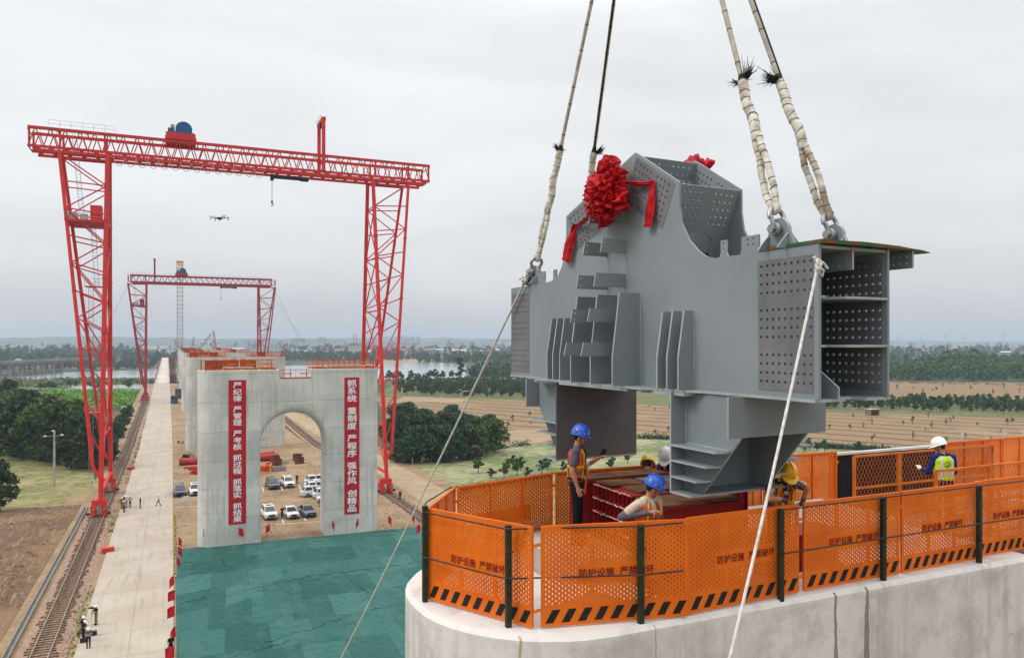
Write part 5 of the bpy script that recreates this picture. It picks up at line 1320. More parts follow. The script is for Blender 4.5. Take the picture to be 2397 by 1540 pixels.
def redbox(x0, x1, y0, y1, z0, z1, label, cells, plates):
    t = thing('steel_bearing_box', label, 'steel box', ((x0 + x1) / 2, (y0 + y1) / 2, z0), 'red steel bearing boxes')
    b = MB(); ins = .13 if cells else .04
    b.bx(x0 + ins, x1 - .04, y0 + .05, y1 - .05, z0 + .02, z1 - .025); b.build('box', M['redbox'], t)
    MB().bx(x0, x1, y0, y1, z1 - .025, z1).build('top_flange', M['redbox'], t); MB().bx(x0, x1, y0, y1, z0, z0 + .02).build('bottom_flange', M['redbox'], t)
    if cells:
        for k in range(1, 4):
            z = z0 + (z1 - z0) * k / 4; MB().bx(x0 - .02, x0 + ins, y0 + .02, y1 - .02, z - .012, z + .012).build('shelf', M['redbox'], t)
        b = MB()
        for k in range(10): y = y0 + .03 + (y1 - y0 - .06) * k / 9; b.bx(x0 + .01, x0 + ins, y - .008, y + .008, z0 + .02, z1 - .025)
        for k in range(14): x = x0 + .15 + (x1 - x0 - .2) * k / 13; b.bx(x - .008, x + .008, y0 + .005, y0 + .05, z0 + .02, z1 - .025)
        b.build('rib', M['redbox'], t)
        rr = random.Random(3); f = MB()
        for k in range(4):
            z = z0 + (z1 - z0) * (k + 1) / 4; y = y0 + .05; pts = []
            while y < y1 - .05:
                pts.append((x0 - .022 if k < 3 else x0 - .004, y, z - .002 + rr.gauss(0, .006))); y += .035
            f.tube(pts, [.003 + .008 * rr.random() ** 2 for _ in pts], 5)
        f.build('sealant', M['foam'], t)
    for i, (a, c, d, e, tilt, m) in enumerate(plates):
        b = MB(); b.box(((a + c) / 2, (d + e) / 2, z1 + .022 + abs(tilt) * .2), (c - a, e - d, .03), Matrix.Rotation(tilt, 3, 'Y')); b.build('cover_plate', m, t)
R_, D_ = M['rusty'], M['darkplate']
redbox(5.98, 7.36, 8.46, 9.12, TOP, TOP + 1.19, 'red steel box with two rusty plates, in front beside the beige-shirted worker', False, [(5.96, 6.68, 8.47, 9.1, .0, R_), (6.72, 7.32, 8.49, 9.1, 0, R_)])
redbox(6.03, 8.2, 9.3, 10.42, TOP + .38, TOP + 1.2, 'red steel box with ribbed cells on its side and loose rusty plates on top', True, [(6.08, 6.72, 9.95, 10.38, .02, R_), (6.22, 6.98, 9.40, 9.88, -.015, R_), (6.78, 7.5, 9.95, 10.38, 0, D_), (7.02, 7.9, 9.36, 9.9, .01, D_)])
redbox(5.92, 8.2, 10.58, 11.08, TOP + .38, TOP + 1.2, 'rearmost red steel box with two flat rusty plates', False, [(5.95, 6.6, 10.6, 11.05, 0, R_), (6.64, 7.6, 10.6, 11.06, 0, R_)])
redbox(8.0, 9.4, 8.6, 9.2, TOP, TOP + .55, 'low red steel box behind the leg of the node', False, [])
tag(MB().box((4.9, 8.6, TOP + .02), (.9, .5, .04), Matrix.Rotation(.4, 3, 'Z')).build('timber_board', M['sleeper']), 'timber board lying on the pier deck behind the fence', 'board')
# ------------------------------------------------------------------ people
SKIN = simple('skin', 'b27f62', '9c6a50', 9, .55, spec=.35); HAIR = simple('black_hair', '120f0e', '1d1916', 20, .7)
EYE = simple('dark_eye', '1a1210'); LIP = simple('lips', '6d3d35', rough=.5)
CL = {}
def cloth(h, h2=None, rough=.85):
    if h not in CL:
        def mk():
            n = NT('cloth_' + h); P = n.co(); f = n.noise(P, 9, 4, .6); g_ = n.noise(n.co('Object', (1, 1, .45)), 5.5, 3)
            a = lin(h); b = tuple(c * .78 for c in a) if h2 is None else lin(h2)
            return n.fin(n.mix(n.rng(f, .35, .65), a, b), rough, bump=g_, bd=.025, spec=.2)
        CL[h] = mk()
    return CL[h]
def remesh(b, name, mat, parent, vox, sm=2):
    me = bpy.data.meshes.new(name); me.from_pydata(b.v, [], b.f); me.update()
    o = bpy.data.objects.new(name, me); COL.objects.link(o)
    m_ = o.modifiers.new('r', 'REMESH'); m_.mode = 'VOXEL'; m_.voxel_size = vox
    if sm: s_ = o.modifiers.new('s', 'SMOOTH'); s_.iterations = sm; s_.factor = .5
    dg = bpy.context.evaluated_depsgraph_get(); dg.update()
    nm = bpy.data.meshes.new_from_object(o.evaluated_get(dg)); o.modifiers.clear(); o.data = nm; nm.name = name
    nm.materials.clear(); nm.materials.append(mat); nm.polygons.foreach_set('use_smooth', [True] * len(nm.polygons))
    o.parent = parent
    return o
def V3(*a): return Vector(a)
def person(label, loc, face, s=1.0, lean=0.0, head=(0, 0), arms=None, legs=None, drop=0.0, vox=.016, top='222226', bottom='16161a', sleeve=.6, vest=None, helmet=None, harness=False, held=None, shoes='141414', gloves=None, world_hands=None, long=False, group=None, twist=0.0, vest_back=False):
    rz = atan2(-face[0], face[1])
    t = thing('person', label, 'person', loc, group, own=False); t.rotation_euler = (0, 0, rz)
    near = vox < .012
    pv = V3(0, 0, .92 * s - drop); RT_ = Matrix.Rotation(-lean, 3, 'X') @ Matrix.Rotation(twist, 3, 'Z')
    def T(x, y, z): return pv + RT_ @ (V3(x, y, z - .92) * s)
    inv = (Matrix.Translation(loc) @ Matrix.Rotation(rz, 4, 'Z')).inverted()
    A = {'R': [T(.185, 0, 1.40), T(.225, -.03, 1.13), T(.225, .06, .90)], 'L': [T(-.185, 0, 1.40), T(-.225, -.03, 1.13), T(-.225, .06, .90)]}
    if arms:
        for k, (e, w_) in arms.items(): A[k] = [A[k][0], V3(*e) * s, V3(*w_) * s]
    if world_hands:
        for k, (e, w_) in world_hands.items(): A[k] = [A[k][0], inv @ Vector(e), inv @ Vector(w_)]
    Lg = {'R': [pv + V3(.09, 0, -.02) * s, V3(.10, .02, .48) * s, V3(.10, 0, .07) * s], 'L': [pv + V3(-.09, 0, -.02) * s, V3(-.10, .02, .48) * s, V3(-.10, 0, .07) * s]}
    if legs:
        for k, (kn, an) in legs.items(): Lg[k] = [Lg[k][0], V3(*kn) * s, V3(*an) * s]
    # body: one continuous surface
    b = MB(); hc = T(0, .015, 1.60); HR_ = RT_ @ Matrix.Rotation(head[1], 3, 'Z') @ Matrix.Rotation(-head[0], 3, 'X')
    nk = T(0, .0, 1.48)
    hc = nk + HR_ @ (V3(0, .02, .13) * s)
    hd = lambda x, y, z: hc + HR_ @ (V3(x, y, z) * s)
    b.capsule(T(0, -.01, 1.40), hd(0, -.015, -.06), .056 * s, .052 * s)
    b.ell(hc, (.076 * s, .095 * s, .112 * s), 16, 12, HR_); b.ell(hd(0, .035, -.06), (.058 * s, .058 * s, .06 * s), 12, 8, HR_)
    b.capsule(hd(0, .088, .012), hd(0, .108, -.022), .010 * s, .015 * s, 8, 3); b.capsule(hd(-.045, .074, .028), hd(.045, .074, .028), .014 * s, .014 * s, 8, 3)
    for q in (-1, 1): b.ell(hd(q * .076, -.005, -.01), (.012 * s, .024 * s, .034 * s), 8, 6, HR_)
    for q in (-1, 1): b.ell(hd(q * .04, .062, -.028), (.026 * s, .026 * s, .028 * s), 8, 6, HR_)
    b.ell(T(0, .0, 1.26), (.15 * s, .098 * s, .19 * s), 14, 9, RT_); b.ell(T(0, 0, 1.04), (.135 * s, .09 * s, .17 * s), 14, 9, RT_); b.ell(pv, (.15 * s, .10 * s, .12 * s), 14, 9, RT_)
    b.capsule(A['L'][0], A['R'][0], .05 * s, .05 * s); b.capsule(T(-.09, 0, 1.44), T(.09, 0, 1.44), .05 * s, .05 * s)
    gl = MB()
    for k in ('R', 'L'):
        q = 1 if k == 'R' else -1; S_, E_, W_ = A[k]
        b.capsule(S_, E_, .050 * s, .041 * s); b.capsule(E_, W_, .042 * s, .029 * s)
        d = (W_ - E_).normalized(); side = d.cross(V3(0, 0, 1))
        if side.length < .2: side = V3(0, 1, 0)
        side.normalize(); n_ = side.cross(d).normalized()
        if abs(d.z) > .7: side, n_ = V3(0, 1, 0) - d * d.y, V3(-q, 0, 0); side.normalize(); n_ = (n_ - d * n_.dot(d)).normalized()
        H = gl if gloves else b; e = 1.12 if gloves else 1.0
        Mh = Matrix((side, d, n_)).transposed(); c = W_ + d * .05 * s
        H.ell(c, (.041 * s * e, .053 * s, .019 * s * e), 12, 8, Mh); H.capsule(W_ - d * .02 * s, W_ + d * .02 * s, .029 * s * e, .03 * s * e)
        curl = n_ * (-1 if n_.z > 0 else 1)
        for i, (fx, fl) in enumerate(((-.029, .066), (-.010, .076), (.010, .071), (.028, .055))):
            p0_ = c + side * fx * s + d * .04 * s; p1 = p0_ + (d * .9 + curl * .35).normalized() * fl * .55 * s; p2 = p1 + (d * .55 + curl * .85).normalized() * fl * .5 * s
            H.capsule(p0_, p1, .0098 * s * e, .0092 * s * e, 8, 3); H.capsule(p1, p2, .0092 * s * e, .0078 * s * e, 8, 3)
        sgn = 1 if side.dot(V3(0, 1, 0)) > 0 else -1
        p0_ = c + side * .033 * sgn * s - d * .015 * s; p1 = p0_ + (side * sgn * .7 + d * .6 + curl * .3).normalized() * .042 * s; H.capsule(p0_, p1, .012 * s * e, .0105 * s * e, 8, 3); H.capsule(p1, p1 + (d * .8 + curl * .5).normalized() * .03 * s, .0105 * s * e, .009 * s * e, 8, 3)
        h_, kn, an = Lg[k]; b.capsule(h_, kn, .07 * s, .05 * s); b.capsule(kn, an, .047 * s, .036 * s)
    body = remesh(b, 'body', SKIN, t, vox if near else vox * .9, 1)
    if gloves: remesh(gl, 'gloves', cloth(gloves), t, min(vox, .009), 1)
    if near:
        l_ = MB()
        for q in (-1, 1):
            e_ = MB(); e_.ell(hd(q * .031, .088, .008), (.012 * s, .006 * s, .0055 * s), 10, 6, HR_); e_.build('eye', EYE, t, smooth=60)
            e_ = MB(); e_.capsule(hd(q * .017, .098, .030), hd(q * .048, .088, .032), .005 * s, .004 * s, 6, 2); e_.build('eyebrow', EYE, t, smooth=60)
        l_.capsule(hd(-.02, .096, -.058), hd(.02, .096, -.058), .0055 * s, .0055 * s, 8, 3); l_.build('mouth', LIP, t, smooth=60)
    hb_ = MB(); hb_.ell(hd(0, -.018, .018), (.082 * s, .090 * s, .108 * s), 14, 10, HR_)
    ho = hb_.build('hair', HAIR, t, smooth=60)
    # clothes
    c = MB(); k_ = 1.0
    c.ell(T(0, .0, 1.27), (.178 * s, .122 * s, .19 * s), 16, 10, RT_); c.ell(T(0, .004, 1.05), (.163 * s, .118 * s, .17 * s), 16, 10, RT_); c.ell(T(0, 0, .95), (.163 * s, .118 * s, .11 * s), 14, 8, RT_)
    c.capsule(A['L'][0], A['R'][0], .068 * s, .068 * s); c.capsule(T(-.09, 0, 1.435), T(.09, 0, 1.435), .06 * s, .06 * s)
    for k in ('R', 'L'):
        S_, E_, W_ = A[k]
        if long: c.capsule(S_, E_, .066 * s, .054 * s); c.capsule(E_, E_.lerp(W_, .93), .054 * s, .041 * s)
        else: c.capsule(S_, S_.lerp(E_, sleeve), .068 * s, .064 * s)
    remesh(c, 'shirt', cloth(top), t, max(vox, .010), 2)
    c = MB(); c.ell(pv + V3(0, 0, -.01) * s, (.165 * s, .122 * s, .11 * s), 14, 9, RT_)
    for k in ('R', 'L'):
        h_, kn, an = Lg[k]; c.capsule(h_, kn, .092 * s, .068 * s); c.capsule(kn, an + V3(0, 0, .0), .068 * s, .056 * s)
    remesh(c, 'trousers', cloth(bottom), t, max(vox, .012), 2)
    for k in ('R', 'L'):
        c = MB(); an = Lg[k][2]; c.ell(an + V3(0, .055, -.022) * s, (.046 * s, .125 * s, .045 * s), 12, 8); c.bx(an.x - .044 * s, an.x + .044 * s, an.y - .06 * s, an.y + .16 * s, an.z - .07 * s, an.z - .045 * s)
        c.build('shoe', cloth(shoes), t, smooth=50)
    rx, ry = .192 * s, .136 * s
    def surf(a, z, off=0.0):
        f = 1.0 if z > 1.1 else .95
        if z > 1.36: f *= max(.45, 1 - (z - 1.36) * 4.5)
        return T((rx / s + off) * f * sin(a), (ry / s + off) * f * cos(a), z)
    if vest:
        vc, sc_, yc = vest
        c = MB(); nz_, na = 14, 40; zs_ = [.97 + .46 * i / nz_ for i in range(nz_ + 1)]; vs = []
        for z in zs_:
            for i in range(na): vs.append(surf(2 * pi * i / na, z))
        fs = []
        for j in range(nz_):
            for i in range(na):
                a = (2 * pi * (i + .5) / na); z = (zs_[j] + zs_[j + 1]) / 2
                if z > 1.24 and abs(sin(a)) > (.95 if vest_back else .88): continue                  # arm holes
                if abs(a if a < pi else a - 2 * pi) < .12 + max(0, z - 1.2) * 1.1 and not vest_back: continue   # open front, V neck
                fs.append((j * na + i, j * na + (i + 1) % na, (j + 1) * na + (i + 1) % na, (j + 1) * na + i))
        c.add(vs, fs); vo = c.build('vest', cloth(vc), t, smooth=60)
        def band(z0, z1, nm, m, off=.004, a0=0, a1=2 * pi):
            c = MB(); vs = []
            for z in (z0, z1):
                for i in range(41): vs.append(surf(a0 + (a1 - a0) * i / 40, z, off))
            c.add(vs, [(i, i + 1, 41 + i + 1, 41 + i) for i in range(40) if not (abs(((a0 + (a1 - a0) * (i + .5) / 40) + pi) % (2 * pi) - pi) < .14 and not vest_back)]); c.build(nm, m, vo, smooth=60)
        band(1.07, 1.125, 'reflective_band', cloth(sc_), .004)
        def strip(a, nm, m, w_=.05, off=.005, z0=.98, z1=1.43, da=0.0):
            c = MB(); vs = []
            for i in range(15):
                z = z0 + (z1 - z0) * i / 14; ac = a + da * i / 14
                vs += [surf(ac - w_ / .3, z, off), surf(ac + w_ / .3, z, off)]
            c.add(vs, [(2 * i, 2 * i + 1, 2 * i + 3, 2 * i + 2) for i in range(14)]); c.build(nm, m, vo, smooth=60)
        for a in (.62, -.62): strip(a, 'reflective_strip', cloth(sc_), .045, .005)
        for a in (.62, -.62): strip(a, 'yellow_strip', cloth(yc), .02, .008)
        if True:
            for a in (pi - .55, pi + .55): strip(a, 'reflective_strip', cloth(sc_), .045, .005)
        if harness:
            for a, da in ((.75, -.25), (-.75, .25), (pi - .5, .5), (pi + .5, -.5)): strip(a, 'harness_strap', cloth('d3b21a'), .028, .013, 1.0, 1.44, da)
            band(1.16, 1.20, 'harness_strap', cloth('d3b21a'), .012); band(.98, 1.02, 'harness_belt', cloth('1c1c1e'), .012)
            c = MB(); c.box(surf(.15, 1.18, .022), (.04, .03, .06), RT_); c.box(surf(.5, 1.02, .03), (.05, .03, .05), RT_); c.build('buckle', M['galv'], vo)
            c = MB().tube([surf(.5, 1.2, .02), surf(.42, 1.12, .05), surf(.4, .95, .04), surf(.5, .78, .03)], .016 * s, 6); c.build('lanyard', cloth('c8571d'), vo, smooth=60)
            c = MB().tube([surf(.35, 1.22, .02), surf(.30, 1.25, .05), surf(.25, 1.16, .06), surf(.28, 1.06, .05)], .010 * s, 6); c.build('hook_strap', M['white'], vo, smooth=60)
    if helmet:
        hm = simple('helmet_' + helmet, helmet, None, rough=.28, spec=.5) if ('h' + helmet) not in CL else CL['h' + helmet]
        CL['h' + helmet] = hm
        c = MB(); prof = [(.131, .0), (.129, .02), (.121, .06), (.103, .10), (.072, .132), (.03, .148), (.002, .150)]
        Mh = HR_; c.lathe([(r_ * s, (z + .03) * s) for r_, z in prof], 28, Mh, hd(0, -.005, .01), .93, 1.08)
        # peak and rim
        vs = []
        for i in range(33):
            a = 2 * pi * i / 32; pk = .012 + .050 * max(0, cos(a)) ** 2.2
            for r_, z in ((.129, .034), (.131 + pk, .024 - .012 * max(0, cos(a))), (.129, .026)): vs.append(hd(sin(a) * r_ * .93, -.005 + cos(a) * r_ * 1.08, z + .01))
        c.add(vs, [(3 * i + j, 3 * i + 3 + j, 3 * i + 3 + (j + 1) % 3, 3 * i + (j + 1) % 3) for i in range(32) for j in range(3)])
        c.tube([hd(0, -.005 + 1.08 * r_ * q, z + .041) for q, r_, z in [(-1, .118, .06), (-1, .100, .104), (-1, .06, .142), (0, 0, .157), (1, .06, .142), (1, .100, .104), (1, .118, .06)]], .011 * s, 6)
        he = c.build('helmet', hm, t, smooth=45)
        if near:
            k = MB()
            for q in (-1, 1): k.tube([hd(q * .118, .02, .03), hd(q * .088, .035, -.06), hd(q * .045, .055, -.125), hd(0, .06, -.132)], .0045 * s, 5)
            k.build('chin_strap', M['black'], t)
            if helmet[:2] in ('1d', 'e6', 'e3'):
                k = MB()
                for a in (.55, 1.0, 1.6, 2.2, -.55, -1.0, -1.6, -2.2, pi): k.ell(hd(sin(a) * .1235, -.005 + cos(a) * .1395, .075), (.0075 * s,) * 3, 8, 5)
                for a in (.22, .3, .38, -.22, -.3, -.38, .12, -.12): k.ell(hd(sin(a) * .1175, -.005 + cos(a) * .1325, .10 + .012 * cos(a * 14)), (.005 * s,) * 3, 6, 4)
                k.build('vent_stud', M['white'], he)
    t['_hd'] = list(hd(0, 0, 0)); t['_hR'] = list(A['R'][2]); t['_hL'] = list(A['L'][2])
    PERS.append((t, A, T, hd, surf, rz))
    return t
PERS = []
MC = cloth
VEST = ('e44d16', '68666a', 'dcc61f')
PLZ = TOP + .38
# workers on the pier
p1 = person('man in blue helmet and grey shirt standing and looking at his phone', (5.58, 10.12, PLZ), (.80, -.60), 1.0, .02, (.18, 0), {'R': ((.235, -.03, 1.12), (.235, .05, .885)), 'L': ((-.21, .10, 1.13), (-.11, .31, 1.27))}, vox=.0075, top='59565f', bottom='131318', sleeve=.62, vest=VEST, helmet='1d4fae', harness=True)
def hold(t, hand, off, dims, rot, name, mat, label, cat):
    A, T, hd, surf, rz = [q[1:] for q in PERS if q[0] is t][0]
    Mw = Matrix.Translation(t.location) @ Matrix.Rotation(rz, 4, 'Z')
    c = Mw @ (A[hand][2] + Vector(off)); R_ = Mw.to_3x3() @ rot
    b = MB().box(c, dims, R_); o = b.build(name, mat); return tag(o, label, cat)
hold(p1, 'L', (.012, .075, .085), (.012, .075, .155), Matrix.Rotation(-.5, 3, 'X') @ Matrix.Rotation(.5, 3, 'Z'), 'mobile_phone', M['black'], 'black mobile phone held up by the man in the grey shirt', 'phone')
p2 = person('man in blue helmet and beige shirt with grey sleeves, hand at his chest', (5.64, 8.36, TOP), (.22, -.97), .955, .08, (.32, .85), {'R': ((.33, -.14, 1.21), (.11, .17, 1.30)), 'L': ((-.25, .0, 1.12), (-.22, .12, .92))}, vox=.0075, top='c9b9a2', bottom='1b1b20', sleeve=.62, vest=VEST, helmet='1d4fae')
A2 = PERS[-1][1]; b = MB(); S_, E_, W_ = A2['R']; b.capsule(S_.lerp(E_, .5), E_, .058, .05); b.capsule(E_, E_.lerp(W_, .92), .05, .038); S_, E_, W_ = A2['L']; b.capsule(S_.lerp(E_, .5), E_, .058, .05); b.capsule(E_, E_.lerp(W_, .92), .05, .038)
remesh(b, 'sleeve_covers', cloth('5f6068'), p2, .011, 2)
person('worker in yellow helmet crouching behind the red boxes, seen from behind', (7.52, 10.98, TOP), (.3, .95), .97, .42, (.30, -.5), {'R': ((.3, .15, .85), (.2, .4, .72)), 'L': ((-.3, .15, .85), (-.2, .4, .72))}, {'R': ((.16, .32, .50), (.12, -.02, .07)), 'L': ((-.16, .32, .50), (-.12, -.02, .07))}, .22, .009, '5b3a2a', '22262e', .6, VEST, 'd59a12', True, long=True, vest_back=True)
person('worker in white helmet bending over beside the leg of the node', (8.12, 11.0, TOP), (-.93, -.37), 1.0, .52, (.45, 0), {'R': ((.2, .45, 1.05), (.12, .55, .82)), 'L': ((-.2, .45, 1.05), (-.12, .55, .82))}, None, .0, .009, '232a4a', '20222c', .6, VEST, 'e3e2df', False, long=True)
hL = AY(1896, 1174, 7.86); hR = AY(1846, 1178, 7.86)
person('worker in yellow helmet and camouflage sleeves, gloved hands on the fence', (8.02, 8.50, TOP), (-.28, -.96), 1.0, .24, (.50, .05), None, None, 0, .0075, '4b473a', '1d1f1c', .66, VEST, 'e0a411', True, gloves='5b5b60', world_hands={'R': (AD(1801, 1166, 10.05), (hR[0] - .06, hR[1] + .08, hR[2] + .05)), 'L': (AD(1889, 1140, 10.35), (hL[0] - .02, hL[1] + .09, hL[2] + .035))})
def camo():
    n = NT('camouflage'); P = n.co(); f = n.noise(P, 16, 3, .6); g_ = n.noise(P, 11, 2)
    c = n.mix(n.rng(f, .47, .5), lin('b7b1a2'), lin('3f3b30')); c = n.mix(n.rng(g_, .58, .6), c, lin('1d1d18')); return n.fin(c, .85)
PERS[-1][0].children[[c.name.split('.')[0] for c in PERS[-1][0].children].index('shirt')].data.materials[0] = camo()
person('worker behind the right red box, mostly hidden by the leg of the node', (7.98, 9.55, PLZ), (.5, .86), 1.0, .05, (.2, 0), None, None, 0, .010, '2a2c33', '121216', .6, VEST, 'e3e2df')
p6 = person('man in white helmet and yellow reflective vest, seen from behind, reading a sheet', (13.82, 10.2, WK), (.42, .90), 1.0, .05, (.30, .95), {'R': ((.25, .06, 1.10), (.05, .28, 1.10)), 'L': ((-.27, .06, 1.10), (-.26, .30, 1.12))}, None, 0, .0075, '1b2a63', '1a2140', .6, ('bfe01a', 'c9cbc8', 'c9cbc8'), 'e6e5e2', False, long=True, vest_back=True)
hold(p6, 'L', (-.01, .10, .02), (.09, .15, .004), Matrix.Rotation(.5, 3, 'X'), 'paper_sheet', M['white'], 'small white paper pad held by the man in the yellow vest', 'paper')
# emblem and lettering on the back of the yellow vest
A6, T6, hd6, surf6, rz6 = PERS[-1][1:]
def on_back(vs2, zc, off):
    out_ = []
    for x, z in vs2: out_.append(surf6(pi + x / .19, zc + z, off))
    return out_
EM = simple('emblem_green', '1c7d58'); vo = [c for c in p6.children if c.name.startswith('vest')][0]
b = MB(); n_ = 28
for i in range(n_):
    a0, a1 = 2 * pi * i / n_, 2 * pi * (i + 1) / n_
    if 5.9 < a0 < 6.2: continue
    b.add(on_back([(.058 * cos(a0), .058 * sin(a0)), (.058 * cos(a1), .058 * sin(a1)), (.046 * cos(a1), .046 * sin(a1)), (.046 * cos(a0), .046 * sin(a0))], 1.27, .008), [(0, 1, 2, 3)])
b.add(on_back([(-.034, -.028), (-.006, .026), (.006, .026), (.0, -.004), (.022, -.028)], 1.27, .008), [(0, 1, 2, 3, 4)])
b.add(on_back([(-.036, -.034), (.036, -.034), (.036, -.026), (-.036, -.026)], 1.27, .0085), [(0, 1, 2, 3)])
b.build('emblem', EM, vo)
vs, fs = text_mesh('中国中铁大桥', .052, .0006); b = MB().add(on_back([(-v[0], v[1]) for v in vs], 1.165, .008), fs)
b.v = on_back([(-(-v[0]), v[1]) for v in vs], 1.165, .008) if False else b.v
b.build('lettering', EM, vo)
# people on the ground
gp = lambda px, py, z=.16: G(px, py, z)
def gman(px, py, label, face, z=.16, **k):
    k.setdefault('vox', .02); return person(label, gp(px, py, z), face, **k)
CAMB = {'R': ((.24, .14, 1.12), (.10, .34, 1.22)), 'L': ((-.24, .14, 1.12), (-.10, .34, 1.22))}
WALK = {'R': ((.10, .20, .50), (.10, .30, .09)), 'L': ((-.10, -.02, .50), (-.10, -.30, .10))}
gman(225, 1461, 'man in black shirt and khaki trousers behind the camera tripod', (-.8, -.6), arms=CAMB, top='16161a', bottom='8c7150', helmet='e6e5e2')
pt_ = gp(217, 1462)
tp_ = thing('camera_tripod', 'grey camera tripod with a video camera at the road edge', 'tripod', pt_)
b = MB()
hp_ = Vector(pt_) + V3(0, 0, 1.35)
b = MB()
b.tube([hp_ - V3(0, 0, .3), hp_ + V3(0, 0, .1)], .03, 6); b.build('column', M['grey'], tp_)
for a in (.4, 2.5, 4.6): MB().tube([hp_, Vector(pt_) + V3(.5 * cos(a), .5 * sin(a), 0)], [.025, .018], 6).build('leg', M['grey'], tp_)
b = MB().box(hp_ + V3(-.05, 0, .2), (.36, .14, .16)); b.lathe([(.05, 0), (.06, .15)], 10, Matrix.Rotation(-pi / 2, 3, 'Y'), hp_ + V3(-.22, 0, .2)); b.build('video_camera', M['black'], tp_)
gman(195, 1488, 'person in black with a pink bag, nearest the crane track', (.6, -.8), top='17171b', bottom='1a1a1e', helmet='e6e5e2', s=.98)
gman(196.5, 1499, 'person in black looking down at a device, beside the ballast', (.9, -.3), top='1a1a1d', bottom='121214', helmet='e6e5e2', arms=CAMB, head=(.5, 0))
gman(207, 1515, 'man in grey shirt holding a controller, lowest of the camera crew', (.1, -1), top='68666a', bottom='15171c', helmet='e6e5e2', arms={'R': ((.25, .02, 1.12), (.07, .26, 1.12)), 'L': ((-.25, .02, 1.12), (-.07, .26, 1.12))}, head=(.5, 0))
for px, py, lb in ((220, 1485, 'black camera bag on the road beside the man in grey'), (194.5, 1502, 'black camera bag at the feet of the person by the ballast')):
    c = Vector(gp(px, py)); b = MB().box(c + V3(0, 0, .16), (.45, .3, .32)); b.tube([c + V3(-.15, 0, .32), c + V3(0, 0, .42), c + V3(.15, 0, .32)], .02, 5); tag(b.build('camera_bag', M['black'], weld=False), lb, 'bag', 'camera bags')
for px, py, lb, k in [(285.5, 1190, 'person in yellow-green vest at the left of the talking group', dict(top='1c2233', bottom='15171d', vest=('a8c61f', 'b9bcb8', 'b9bcb8'))), (291.5, 1186, 'person in dark clothes at the back of the talking group', dict(top='181820', bottom='15171d')),
                      (291, 1198, 'person in an orange jacket seen from behind, nearest in the talking group', dict(top='b06c2c', bottom='2a303a', long=True)), (297, 1187, 'person in white and dark clothes in the middle of the talking group', dict(top='b9bcc4', bottom='22242b')),
                      (304.5, 1187, 'person in light green reflective vest at the right of the talking group', dict(top='7f8a8c', bottom='24272e', vest=('9fb43a', 'c2c4bf', 'c2c4bf'))), (328.5, 1188, 'person all in black standing alone on the concrete road', dict(top='131316', bottom='121215', long=True)),
                      (371.5, 1183, 'person in white shirt walking across the concrete road', dict(top='cfcfd0', bottom='20232b', legs=WALK))]:
    a = random.Random(px).random() * 6.28
    gman(px, py, lb, ((-.9, -.2) if px > 320 else (cos(a), sin(a))), helmet='e6e5e2', arms=None if px > 320 else CAMB, **k)
Z4 = Z(550, 1050, 800 / 1643)
for (px, py), lb, k, z in [(Z4(835, 1042), 'person in black standing behind the white car of the rear row', dict(top='121214', bottom='101012'), .03), (Z4(737, 1270), 'person in black standing between the cars of the front row', dict(top='121214', bottom='101012', arms={'R': ((.24, .05, 1.12), (.05, .2, 1.1)), 'L': ((-.24, .05, 1.12), (-.05, .2, 1.1))}), .03),
                           (Z4(1517, 1152), 'person in a red jacket walking along the right crane track', dict(top='9c1d22', bottom='15161c', long=True, legs=WALK), .1)]:
    gman(px, py, lb, (-.2, -1), z, **k)
gman(400, 1535, 'person in black half hidden behind the lowest red flag', (.3, -1), top='141416', bottom='121214')
